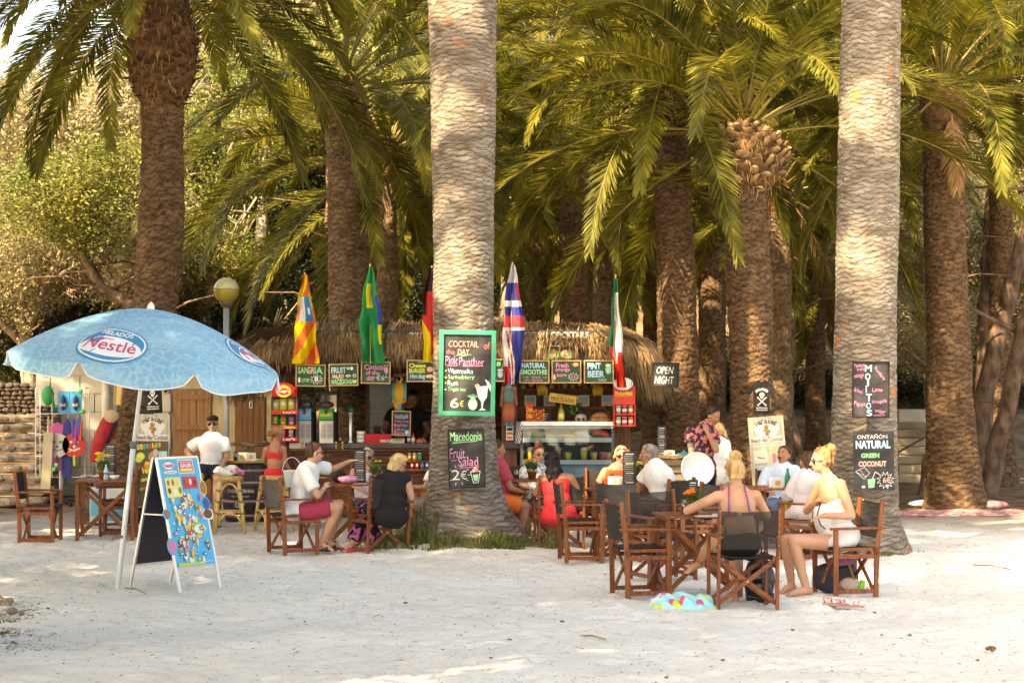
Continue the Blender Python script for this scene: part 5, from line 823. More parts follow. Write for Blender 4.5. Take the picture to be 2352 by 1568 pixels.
for i, (px, d, rz, lb) in enumerate([(246, 24.9, .10, 'folding wooden table with the yellow flowers by the parasol pole'), (822, 24.0, .05, 'wooden table of the man in red shorts, with bags on it'), (1210, 24.9, .2, 'wooden table between the woman in red and the thick trunk'), (1440, 23.4, .15, 'wooden table with the tall black menu and yellow flowers'), (1603, 18.5, .12, 'wooden table with the orange marigolds before the bikini woman'), (1788, 23.1, -.1, 'small wooden table of the man in the blue shirt')]):
    t = TB if i == 0 else copy_tree(TB); p = at(px, 0, d); t.location = (p.x, p.y, 0); t.rotation_euler = (0, 0, rz); t['label'] = lb; t['group'] = 'folding wooden tables'
    if i == 0: t.scale = (1.12, 1, 1)
# rattan stools
RAT = mat('rattan', (.50, .32, .10), .4, col2=(.66, .48, .19), ns=12, coat=.3); RATD = mat('rattan_binding', (.30, .15, .05), .5)
def make_stool():
    t = thing('rattan_stool', 'stool', 'stool'); m = MB(); m.lathe([(.17, .68), (.185, .70), (.185, .735), (.15, .75), (0, .75)], 24); m.build('seat', mat('woven_seat', (.40, .24, .09), .7, col2=(.55, .38, .17), ns=30, bump=.6, bs=60), t, True)
    for k in range(4):
        a = PI/4+k*PI/2; c, s = math.cos(a), math.sin(a); m = MB(); m.tube([(.27*c, .27*s, 0), (.24*c, .24*s, .25), (.19*c, .19*s, .55), (.165*c, .165*s, .69)], .021, 10); m.build('leg', RAT, t, True)
        m = MB(); [m.tube([(r*c, r*s, z-.014), (r*c, r*s, z+.014)], .025, 10) for r, z in ((.238, .27), (.21, .42), (.188, .56))]; m.build('binding', RATD, t, True)
        a2 = a+PI/2; p = Vector((.235*c, .235*s, 0)); q = Vector((.235*math.cos(a2), .235*math.sin(a2), 0))
        m = MB(); m.tube([p+(q-p)*u+Vector((0, 0, .10+.17*math.sin(PI*u)**.6)) for u in np.linspace(0.02, .98, 9)], .013, 8); m.tube([p*.95+Vector((0, 0, .285)), q*.95+Vector((0, 0, .285))], .015, 8); p, q = p*.78, q*.78; m.tube([p+(q-p)*u+Vector((0, 0, .48+.17*math.sin(PI*u)**.6)) for u in np.linspace(0, 1, 9)], .012, 8); m.build('hoop', RAT, t, True)
    return t
ST = make_stool()
for i, (px, d, rz, lb) in enumerate([(526, 25.8, .2, 'rattan bar stool with a folded beach towel on it'), (628, 25.9, .5, 'rattan bar stool under the girl in the red bikini'), (690, 26.8, .9, 'rattan bar stool behind the man in red shorts')]):
    t = ST if i == 0 else copy_tree(ST); p = at(px, 0, d); t.location = (p.x, p.y, 0); t.rotation_euler = (0, 0, rz); t['label'] = lb; t['group'] = 'rattan bar stools'
t = thing('wooden_stool', 'dark wooden stool with a zigzag cushion under the man in the cap', 'stool', (at(478, 0, 27.6).x, 27.6, 0)); m = MB(); m.lathe([(.18, .66), (.20, .69), (.20, .73), (.16, .76), (0, .765)], 20); m.build('cushion', mat('zigzag', (.03, .015, .012), .9, col2=(.35, .25, .15), ns=22, contrast=(.48, .52)), t, True)
for k in range(4): a = PI/4+k*PI/2; m = MB(); m.bar((.22*math.cos(a), .22*math.sin(a), 0), (.15*math.cos(a), .15*math.sin(a), .67), .035, .035); m.build('leg', WOODC, t)
# barrel
t = thing('wine_barrel', 'dark wine barrel table with white lettering and a tiled top', 'barrel', (at(566, 0, 27.9).x, 27.9, 0)); Hb = .83; nst = 22
def brad(z): return .285+.055*math.sin(PI*z/Hb)
BD = wood('barrel_stave', (.020, .014, .014), (.05, .03, .028), .45)
for k in range(nst):
    m = MB(); a0, a1 = 2*PI*k/nst+.006, 2*PI*(k+1)/nst-.006; V = []
    for j in range(9): z = Hb*j/8; r = brad(z); V += [(r*math.cos(a), r*math.sin(a), z) for a in (a0, (a0+a1)/2, a1)]
    m.add(V, [(j*3+i, j*3+i+1, (j+1)*3+i+1, (j+1)*3+i) for j in range(8) for i in range(2)]); m.build('stave', BD, t)
for z in (.10, .30, .56, .73): m = MB(); m.lathe([(brad(z-.02)+.004, z-.02), (brad(z+.02)+.004, z+.02)], 32); m.build('hoop', mat('hoop', (.40, .30, .30), .4, .6, col2=(.25, .18, .17)), t, True)
m = MB(); m.lathe([(.0, .79), (.27, .79)], 32); m.build('head', BD, t); m = MB(); m.lathe([(.36, Hb), (.38, Hb+.01), (.38, Hb+.035), (0, Hb+.035)], 36); m.build('top', mat('mosaic', (.55, .12, .04), .4, col2=(.20, .34, .08), ns=9, nd=1, contrast=(.48, .52)), t)
m = MB()
for st, z0, z1, w_ in (('CONDE PATERNINA', .425, .475, .20), ('VINO DE GRAN 2009', .365, .385, .13), ('09', .22, .29, .07)): m.text(st, (-w_, z0, w_, z1), 0, 0, bold=.02)
m.v = [(brad(z)*1.004*math.sin(x/.33-.15)+0, -brad(z)*1.012*math.cos(x/.33-.15), z) for x, y, z in m.v]; m.build('lettering', plain((.55, .52, .5), .6), t)
zt = Hb+.035
def napkin(px, d, z, lb): p = at(px, 0, d); t = thing('napkin_holder', lb, 'napkin holder', (p.x, p.y, z), .2, 'napkin holders'); m = MB(); m.box((0, 0, .05), (.13, .09, .10)); m.build('napkins', WHITE, t, bevel=.01); m = MB(); m.box((0, -.052, .055), (.135, .006, .11)); m.box((0, .052, .055), (.135, .006, .11)); m.build('case', plain((.62, .64, .62), .3), t); m = MB(); m.disc((0, .055), .035, -.056, .002, 0, 14, .03); m.build('print', plain((.6, .35, .08), .5), t); return t
napkin(556, 27.8, zt, 'white napkin holder on the barrel, left one'); napkin(576, 27.65, zt, 'white napkin holder with an orange print on the barrel')
def glassof(px, d, z, c, lb, h=.12, r=.033, grp='drinks on the tables'): p = at(px, 0, d); t = thing('drinking_glass', lb, 'glass', (p.x, p.y, z), 0, grp); m = MB(); m.lathe([(r*.8, 0), (r, h), (r*.93, h), (r*.75, .01), (0, .01)], 16); m.build('glass', glass('tumbler'), t, True); m = MB(); m.lathe([(r*.74, .012), (r*.88, h*.8), (0, h*.8)], 14); m.build('drink', mat('drink_%d' % int(c[0]*100), c, .15), t, True)
glassof(541, 27.7, zt, (.55, .28, .03), 'glass of beer on the barrel')
m = MB(); p = at(565, 0, 29.2); 
t = thing('branch_chair', 'rustic grey chair of bent branches behind the barrel', 'chair', (p.x, 29.2, 0)); BR = mat('branch', (.16, .115, .075), .9, col2=(.34, .27, .19), ns=8, bump=.8, bs=30)
for s in (-1, 1): m = MB(); m.tube([(s*.30, 0, 0), (s*.29, 0, .5), (s*.31, .02, 1.02), (s*.27, .02, 1.10)], .03, 8); m.build('leg', BR, t, True)
m = MB(); m.tube([(-.34, 0, 1.02), (-.1, .02, 1.06), (.1, .01, 1.03), (.36, 0, 1.05)], .027, 8); m.tube([(-.3, 0, .78), (.3, 0, .80)], .022, 8); m.tube([(-.12, 0, .5), (-.16, .02, .85), (0, .02, 1.0), (.15, .02, .86), (.12, 0, .5)], .03, 8); m.tube([(-.28, 0, .6), (-.05, 0, .98)], .018, 8); m.tube([(.28, 0, .62), (.08, 0, .97)], .018, 8); m.build('backrest', BR, t, True); m = MB(); m.box((0, -.2, .45), (.6, .4, .05)); m.build('seat', BR, t)
# flower pots, menus, bits on tables
def flowers(px, d, z, lb, fc, n=9, pot=(.32, .10, .04), hgt=.16, big_=.022, name='flower_pot'):
    p = at(px, 0, d); t = thing(name, lb, 'flower pot', (p.x, p.y, z), 0, 'flower pots on the tables'); m = MB(); m.lathe([(.045, 0), (.06, .085), (.066, .085), (.066, .105), (.055, .105), (.05, .09), (0, .09)], 18); m.build('pot', plain(pot, .7), t, True)
    m = MB(); leafy(m, (0, 0, .13), 150, .06, .09, .008, .8, 0, px); m.build('leaves', mat('flower_leaf', (.07, .13, .03), .6, island=.4, transl=.2), t); m = MB(); rr = random.Random(px)
    for k in range(n):
        c = Vector((rr.uniform(-.075, .075), rr.uniform(-.05, .05), .13+rr.uniform(.4, 1)*hgt))
        for j in range(9): a = j*2.4; m.ell(c+Vector((math.cos(a)*big_*.5, math.sin(a)*big_*.5, (j % 3-1)*big_*.25)), (big_*.55, big_*.55, big_*.32), n=7, m=4)
    m.build('blossoms', plain(fc, .7), t, True); return t
TZ = .75
flowers(238, 24.9, TZ, 'terracotta pot of yellow flowers on the left table', (.78, .52, .02), 6, hgt=.20, big_=.034); flowers(862, 23.8, TZ, 'small pot with green sprigs on the table of the man in red shorts', (.75, .62, .04), 2, hgt=.2)
flowers(1222, 24.9, TZ, 'pot with orange and yellow flowers beside the woman in red', (.75, .34, .02), 5); flowers(1462, 23.2, TZ, 'pot of pale yellow flowers beside the tall black menu', (.72, .68, .08), 8, hgt=.22, big_=.03); flowers(1592, 18.35, TZ, 'pot of orange marigolds on the front table', (.72, .15, .01), 4, hgt=.13, big_=.042); 
def menu_stand(px, d, z, lb, h=.36, w_=.13, f=.5, face=None):
    p = at(px, 0, d); t = thing('menu_stand', lb, 'menu', (p.x, p.y, z), .05, 'menu stands on the tables'); m = MB(); m.box((0, 0, h/2+.01), (w_, .004, h)); m.build('card', face or plain((.03, .03, .032), .4), t); m = MB(); m.box((0, 0, .005), (w_+.02, .07, .01)); m.build('holder', glass('acrylic', (.93, .95, .95), .03), t)
    m = MB(); rr = random.Random(px)
    for k in range(int(h/.022)-2): z_ = h-.02-k*.022; hd = k % 5 == 0; ww = w_*(.30 if hd else rr.uniform(.28, .40)); m.box((-w_*.08*(not hd), -.0032, z_), (ww*2, .001, .009 if hd else .004), 1 if hd else 0)
    m.build('lettering', [plain((.5, .5, .48), .6), plain((.75, .72, .6), .6)], t); return t
menu_stand(827, 23.75, TZ, 'clear menu stand beside the pink cap', .40, .14); menu_stand(1446, 23.1, TZ, 'tall black menu card before the woman in orange', .40, .16); menu_stand(1520, 26.3, .95, 'tall black menu on the pallet bar', .42, .12); menu_stand(1592, 18.6, TZ+0, 'dark menu card behind the marigolds', .30, .09); menu_stand(254, 25.1, TZ, 'tall black menu behind the yellow flowers', .42, .15)
napkin(1432, 23.2, TZ, 'white napkin box on the table before the woman in orange'); napkin(1412, 23.3, TZ, 'low white box left of the napkin box'); napkin(1783, 22.95, TZ, 'dark framed napkin box on the table of the man in blue'); napkin(1536, 26.3, .95, 'blue and white napkin box on the pallet bar')
glassof(1187, 24.9, TZ, (.60, .30, .03), 'short amber drink on the table left of the woman in red'); glassof(1440, 23.5, TZ, (.7, .68, .62), 'pale drink beside the tall menu'); glassof(1572, 18.5, TZ, (.7, .66, .55), 'tall pale glass left of the marigolds', .13)
def bowlw(px, d, z, lb, c=None): p = at(px, 0, d); m = MB(); m.lathe([(.04, 0), (.062, .03), (.07, .055), (.062, .055), (.04, .012), (0, .012)], 18); one(m, 'bowl', c or WHITE, lb, 'bowl', (p.x, p.y, z), 0, 'ashtrays and small bowls', smooth=True)
bowlw(262, 24.75, TZ, 'white bowl on the flower pot table'); bowlw(1549, 26.2, .95, 'white bowl on the pallet bar')
m = MB(); rr = random.Random(3)
for k in range(40): a = rr.uniform(0, 6.28); r = rr.random()**.5*.11; m.ell((r*math.cos(a), r*.7*math.sin(a), .02+.06*(1-r/.12)*rr.random()+.02), rr.uniform(.018, .03), n=7, m=5)
p = at(1572, 0, 26.25); one(m, 'bead_bag', plain((.01, .26, .28), .4), 'turquoise beaded bag on the pallet bar', 'bag', (p.x, p.y, .95), smooth=True)
def bagm(px, py, d, r, c, lb, name='handbag', cat='bag', z=None):
    p = at(px, py, d); z = z if z is not None else p.z; m = MB(); V0 = m.n; m.ell((0, 0, r[2]), r, n=20, m=14); m.v = [(x*(1+.08*math.sin(z_*40+x*20)), y+.01*math.sin(x*35), z_ if z_ < r[2] else r[2]+(z_-r[2])*(.85+.1*math.sin(x*30))) for x, y, z_ in m.v]; return one(m, name, c, lb, cat, (p.x, p.y, z), 0, smooth=True)
bagm(800, 0, 23.75, (.13, .09, .055), mat('pink_knit', (.52, .18, .36), .9, col2=(.68, .34, .52), ns=40, bump=.5, bs=120), 'pink knitted cap on the table of the man in red shorts', 'cap', 'cap', TZ); bagm(872, 0, 23.75, (.14, .07, .05), BLACK, 'flat black handbag beside the sprig pot', z=TZ); bagm(778, 0, 24.1, (.10, .08, .08), FABK, 'black bag behind the pink cap', z=TZ)
m = MB(); m.lathe([(.028, 0), (.03, .01), (.028, .12), (.012, .16), (.012, .19), (0, .19)], 14); p = at(333, 0, 24.8); 
t = thing('water_bottle', 'small water bottle near the parasol pole', 'bottle', (p.x, p.y, TZ)); m.build('bottle', mat('pet', (.55, .65, .70), .1, transl=.3), t, True); k = MB(); k.lathe([(.029, .05), (.029, .09)], 14); k.build('label', plain((.1, .12, .45), .5), t, True); [o for o in ()]
t.location = (at(262, 0, 24.6).x-.12+.0, 24.7, TZ)
p = at(1797, 0, 22.9); t = thing('water_bottle', 'green plastic bottle on the table of the man in blue', 'bottle', (p.x+.06, p.y, TZ)); m = MB(); m.lathe([(.032, 0), (.034, .12), (.014, .18), (.014, .215), (0, .215)], 14); m.build('bottle', mat('green_pet', (.03, .35, .22), .1, transl=.4), t, True); m = MB(); m.lathe([(.016, .2), (.016, .225), (0, .225)], 10); m.build('cap', plain((.02, .3, .1), .4), t, True)
p = at(1595, 0, 18.1); m = MB(); m.box((0, 0, .006), (.20, .14, .008)); m.box((.09, 0, .018), (.06, .03, .015)); t = one(m, 'notepad', plain((.60, .62, .68), .4), 'pale notepad and lighter at the corner of the marigold table', 'notepad', (p.x+.1, p.y, TZ)); p = at(1555, 0, 24)
# ============================================================ parasol
def tilt(ax, ay): return Euler((ax, ay, 0)).to_matrix()
pb = at(265, 1350, 19.05); ap = at(346, 709, 19.05); pb.z = 0
t = thing('beach_parasol', 'blue water patterned beach parasol with a round ice cream logo', 'parasol', pb); AX = (ap-pb).normalized(); MU = Vector((0, 0, 1)).rotation_difference((AX+Vector((-.02, -.05, 0))).normalized()).to_matrix(); A0 = ap-pb
m = MB(); m.tube([Vector((0, 0, -.2)), A0*.52], .025, 14); m.tube([A0*.50, A0*.99], .019, 14); m.build('pole', plain((.70, .73, .75), .35), t, True)
m = MB(); m.tube([A0*.50, A0*.525], .032, 14); m.tube([A0*.18, A0*.19], .03, 12); q_ = A0*.185; m.tube([q_, q_+Vector((-.09, -.02, -.01))], .012, 8); m.build('clamp', plain((.12, .13, .14), .5), t, True)
RU, DR = 1.335, .50; NS = 8; A_OFF = PI/8+.12
def usurf(r, a):
    f = ((a-A_OFF) % (2*PI/NS))/(2*PI/NS); sag = math.cos(PI*(f-.5)); rr = r*(1-.045*(r/RU)*sag); z = -DR*(r/RU)**1.75-.035*sag*(r/RU)**1.2; return Vector((rr*math.cos(a), rr*math.sin(a), z))
def water_mat():
    m = bpy.data.materials.new('water_print'); m.use_nodes = True; t = m.node_tree; b = t.nodes['Principled BSDF']; L = t.links.new; b.inputs['Roughness'].default_value = .6
    tc = nn(t, 'ShaderNodeTexCoord'); nz = nn(t, 'ShaderNodeTexNoise', inputs={'Scale': 3, 'Detail': 3}); L(tc.outputs['Object'], nz.inputs[0]); mx = nn(t, 'ShaderNodeMix', data_type='RGBA', blend_type='ADD'); mx.inputs[0].default_value = .55; L(tc.outputs['Object'], mx.inputs[6]); L(nz.outputs['Color'], mx.inputs[7])
    v = nn(t, 'ShaderNodeTexVoronoi', feature='DISTANCE_TO_EDGE', inputs={'Scale': 8.5}); L(mx.outputs[2], v.inputs['Vector']); r = nn(t, 'ShaderNodeValToRGB'); e = r.color_ramp.elements; e[0].position, e[0].color = 0, (.44, .69, .85, 1); e[1].position, e[1].color = .14, (.22, .53, .79, 1); x = e.new(.05); x.color = (.32, .61, .83, 1); L(v.outputs['Distance'], r.inputs[0])
    n2 = nn(t, 'ShaderNodeTexNoise', inputs={'Scale': 1.6, 'Detail': 4}); L(tc.outputs['Object'], n2.inputs[0]); m2 = nn(t, 'ShaderNodeMix', data_type='RGBA'); r2 = nn(t, 'ShaderNodeMapRange', inputs={'From Min': .4, 'From Max': .75}); L(n2.outputs[0], r2.inputs[0]); L(r2.outputs[0], m2.inputs[0]); L(r.outputs[0], m2.inputs[6]); m2.inputs[7].default_value = (.36, .64, .83, 1); L(m2.outputs[2], b.inputs['Base Color'])
    tr = nn(t, 'ShaderNodeBsdfTranslucent'); L(m2.outputs[2], tr.inputs[0]); ms = nn(t, 'ShaderNodeMixShader'); ms.inputs[0].default_value = .38; L(b.outputs[0], ms.inputs[1]); L(tr.outputs[0], ms.inputs[2]); L(ms.outputs[0], t.nodes['Material Output'].inputs[0]); return m
WM = water_mat(); HEM = plain((.75, .78, .82), .6)
for s in range(NS):
    m = MB(); a0 = A_OFF+2*PI*s/NS; V = []; na, nr = 12, 10
    for j in range(nr+1):
        for i in range(na+1): V.append(MU @ usurf(max(RU*j/nr, .01), a0+2*PI/NS*min(max(i/na, .001), .999))+A0)
    m.add(V, [(j*(na+1)+i, j*(na+1)+i+1, (j+1)*(na+1)+i+1, (j+1)*(na+1)+i) for j in range(nr) for i in range(na)]); m.build('canopy_panel', WM, t, True)
    m = MB(); V = []; low = []
    for i in range(na+1):
        f = i/na; a = a0+2*PI/NS*min(max(f, .012), .988); p = usurf(RU, a); h = .15*(1-(abs(2*f-1))**6)**.5 if 0 < f < 1 else .01; wv = 1+.02*math.sin(f*9+s); q = p*1; V.append(MU @ p+A0); l_ = Vector((p.x*1.01*wv, p.y*1.01*wv, p.z-h*(.9+.1*math.sin(s*2+f*7)))); low.append(MU @ l_+A0)
    m.add(V+low, [(i, i+1, na+2+i, na+1+i) for i in range(na)]); vl = m.build('valance', WM, t, True); h_ = MB(); h_.tube(low, .007, 5); h_.build('hem', HEM, vl, True)
    m = MB(); m.tube([MU @ (usurf(r, a0)-Vector((0, 0, .012)))+A0 for r in (.05, .5, 1.0, RU)], .005, 5); m.tube([MU @ (usurf(.62, a0)-Vector((0, 0, .02)))+A0, A0*.86], .004, 5); m.build('rib', plain((.6, .6, .6), .4), t)
m = MB(); m.lathe([(.04, -.02), (.035, .03), (.012, .06), (0, .07)], 12, A0, M=MU); m.build('finial', WHITE, t, True)
def logo(th0, r0, sc, part='logo'):
    m = MB(); k = sc
    def dsc(rx, ry, mi, lay, cx=0, cz=0, egg=.1): 
        n = 36; V = [(cx, 0, cz)]; 
        for ring in (.5, 1):
            for i in range(n): a = 2*PI*i/n; V.append((cx+rx*ring*math.cos(a)*(1+egg*math.sin(a)), -lay, cz+ry*ring*math.sin(a)))
        V[0] = (cx, -lay, cz); m.add(V, [(0, 1+i, 1+(i+1) % n) for i in range(n)]+[(1+i, 1+n+i, 1+n+(i+1) % n, 1+(i+1) % n) for i in range(n)], mi)
    dsc(.335*k, .215*k, 0, .0); dsc(.318*k, .198*k, 1, .002); dsc(.30*k, .182*k, 0, .004); dsc(.275*k, .115*k, 1, .006, 0, -.03*k, -.15)
    m.text('HELADOS', (-.17*k, .10*k, .17*k, .155*k), -.006, 1, bold=.03); m.text('Nestlé', (-.23*k, -.085*k, .23*k, .04*k), -.008, 2, bold=.012); m.pol if False else None
    m.poly([(-.13*k, .035*k), (0, .042*k), (.0, .052*k), (-.13*k, .047*k)], -.008, .001, 2)
    out = []
    for x, y, z in m.v: a = th0+x/max(r0, .3); r = r0-z*1.25; out.append(MU @ (usurf(r, a)+Vector((0, 0, .006-y*.6))+Vector((math.cos(a), math.sin(a), 0))*.004)+A0)
    m.v = out; return m.build(part, [plain((.03, .26, .52), .5), plain((.78, .82, .85), .6), plain((.60, .07, .16), .5)], t)
logo(-PI/2-.14, 1.02, 1.0); logo(-PI/2+1.42, 1.02, .9)
# ============================================================ A frame
c = at(402, 0, 19.05); t = thing('ice_cream_board', 'ice cream price board on an aluminium a-frame, black panel behind', 'sign', (c.x, c.y, 0), R(55))
AL = mat('aluminium', (.60, .61, .62), .35, .9)
for s, nm in ((-1, 'front'), (1, 'rear')):
    top = Vector((0, s*.02, 1.25)); bot = Vector((0, s*.33, 0)); d = (bot-top)
    for x in (-.27, .27): m = MB(); m.bar(top+Vector((x, 0, 0)), bot+Vector((x, 0, 0)), .022, .022, up=(0, 1, 0)); m.build('leg', AL, t)
    for f in (.0, .82): m = MB(); m.bar(top+d*f+Vector((-.27, 0, 0)), top+d*f+Vector((.27, 0, 0)), .02, .02); m.build('rail', AL, t)
    m = MB(); M_ = Matrix((Vector((1, 0, 0)), -d.normalized().cross(Vector((1, 0, 0))).normalized(), -d.normalized())).transposed(); m.box(top+d*.41, (.52, .012, d.length*.80), 0, M_); m.build('panel', plain((.02, .22, .50), .35) if s < 0 else plain((.035, .025, .035), .5), t)
m = MB()
for x in (-.27, .27): m.bar((x, -.14, .72), (x, .14, .72), .012, .012)
m.build('brace', AL, t)
top = Vector((0, -.02, 1.25)); d = Vector((0, -.31, -1.25)); nrm = Vector((0, -1.25, .31)).normalized()
def fp_(x, v, lay): return top+d*v+Vector((x, 0, 0))+nrm*(.010+lay)
art = MB(); AC = [(.78, .78, .76), (.62, .05, .08), (.80, .50, .04), (.35, .16, .07), (.05, .42, .70), (.45, .60, .08), (.75, .55, .40), (.72, .18, .35), (.14, .07, .04), (.82, .70, .20), (.02, .10, .38)]
rr = random.Random(12); LY = [0]
def ad(pts, mi): LY[0] += 1; l = .0006*(LY[0] % 40)+.001; n = len(pts); art.add([fp_(x, v, l) for x, v in pts], [tuple(range(n))] if sum(pts[i][0]*pts[(i+1) % n][1]-pts[(i+1) % n][0]*pts[i][1] for i in range(n)) < 0 else [tuple(range(n))[::-1]], mi)
def el(cx, cv, rx, rv, mi, a=0, n=14): ad([(cx+rx*math.cos(b)*math.cos(a)-rv*math.sin(b)*math.sin(a), cv+(rx*math.cos(b)*math.sin(a)+rv*math.sin(b)*math.cos(a))) for b in [2*PI*i/n for i in range(n)]], mi)
def re(x0, v0, x1, v1, mi): ad([(x0, v0), (x1, v0), (x1, v1), (x0, v1)], mi)
def tx(st, x0, v0, x1, v1, mi, bold=.03):
    vs, fs = glyphs(st, bold, 0); LY[0] += 1; l = .0006*(LY[0] % 40)+.0022; xs_ = [v[0] for v in vs]; y_ = [v[1] for v in vs]; a, b, c_, e = min(xs_), max(xs_), min(y_), max(y_); art.add([fp_(x0+(x-a)/(b-a)*(x1-x0), v1-(y-c_)/(e-c_)*(v1-v0), l) for x, y in vs], fs, mi)
re(-.26, .01, .26, .815, 4); el(-.14, .06, .085, .035, 10); el(-.14, .06, .078, .030, 0); tx('Nestlé', -.20, .045, -.08, .075, 1); el(-.13, .11, .09, .014, 0); tx('HELADOS', -.19, .105, -.07, .117, 10, 0)
re(-.02, .02, .19, .125, 0); re(-.01, .028, .18, .118, 1); tx('PROMOCIÓN', .0, .033, .17, .045, 0); tx('GAUDI', .01, .05, .16, .08, 0, .05); re(0, .085, .17, .113, 2); tx('SORTEO', .02, .092, .15, .106, 0)
re(-.23, .15, -.02, .30, 9); re(.01, .15, .20, .24, 1)
for x, v, w_, h_, mi in ((-.19, .19, .018, .022, 3), (-.13, .19, .018, .026, 3), (-.07, .19, .02, .026, 6), (-.19, .25, .02, .022, 8), (-.12, .26, .03, .022, 0), (-.05, .25, .018, .025, 3), (.05, .19, .018, .025, 3), (.10, .19, .02, .025, 6), (.16, .2, .018, .024, 8)): el(x, v, w_, h_, mi)
for k in range(84):   # cones, lollies and cups down the board
    x = rr.uniform(-.22, .22); v = .29+.49*(k/84)+rr.uniform(-.01, .01); c1 = rr.choice([0, 1, 2, 3, 5, 6, 7, 8, 9]); c2 = rr.choice([2, 6, 9, 3, 0]); ty = rr.random(); a = rr.uniform(-.4, .4)
    if ty < .35: ad([(x-.022, v), (x+.022, v), (x+.006*a, v+.035)], 6); el(x, v-.006, .024, .014, c1); el(x, v-.016, .016, .009, c2)
    elif ty < .7: el(x, v, .017, .028, c1, a); el(x, v-.008, .010, .012, c2, a); re(x-.004, v+.026, x+.004, v+.04, 6)
    elif ty < .85: ad([(x-.024, v-.01), (x+.024, v-.01), (x+.016, v+.024), (x-.016, v+.024)], c1); el(x, v-.012, .024, .008, c2)
    else: el(x, v, .024, .013, 1 if rr.random() < .5 else 10); el(x, v, .016, .006, 0)
el(.12, .545, .09, .04, 5); el(.12, .545, .075, .032, 0); el(.10, .60, .04, .016, 2); re(-.24, .79, .1, .812, 5); tx('www.helados.es', .04, .785, .22, .797, 0, 0)
art.build('print', [plain(c, .4) for c in AC], t)
def cut(x, v, rx, rv, mi, mj, lb=None): m = MB(); n = 16; V = [fp_(x+rx*math.cos(2*PI*i/n), v+rv*math.sin(2*PI*i/n), .004) for i in range(n)]; m.add(V+[p-nrm*.008 for p in V], [tuple(range(n))[::-1], tuple(range(n, 2*n))]+[(i, (i+1) % n, (i+1) % n+n, i+n) for i in range(n)], 0); V = [p*1 for p in [fp_(x+rx*.8*math.cos(2*PI*i/n), v+rv*.8*math.sin(2*PI*i/n), .006) for i in range(n)]]; m.add(V, [tuple(range(n))[::-1]], 1); m.build('cutout', [plain(AC[mi], .4), plain(AC[mj], .4)], t)
cut(.27, .24, .05, .06, 2, 3); cut(.27, .36, .055, .055, 4, 10); cut(.27, .44, .075, .045, 0, 8); cut(-.27, .42, .05, .04, 4, 3); cut(-.28, .66, .055, .065, 4, 7)
# ============================================================ lamp, shirts, printed boards, toys
t = thing('globe_lamp', 'grey street lamp with a round globe rising beside the thatched kiosk', 'street lamp', (at(520, 0, 28.3).x, 28.3, 0)); zc = at(0, 667, 28.3).z
m = MB(); m.tube([(0, 0, 0), (0, 0, zc-.2)], .042, 16); m.tube([(0, 0, 0), (0, 0, .5)], .06, 16); m.build('post', plain((.40, .41, .42), .4, metal=.5), t, True); m = MB(); m.lathe([(.05, zc-.25), (.09, zc-.19), (.10, zc-.16), (.07, zc-.14)], 18); m.build('collar', plain((.12, .09, .06), .5), t, True)
m = MB(); m.lathe([(.182*math.sin(a), zc-.182*math.cos(a)) for a in np.linspace(.35, PI*.53, 10)], 28); m.build('lower_globe', mat('amber_globe', (.38, .32, .05), .2, coat=.6, transl=.3), t, True)
m = MB(); m.lathe([(.184*math.sin(a), zc-.184*math.cos(a)) for a in np.linspace(PI*.53, PI, 10)], 28); m.build('upper_globe', plain((.46, .44, .24), .3, coat=.5), t, True)
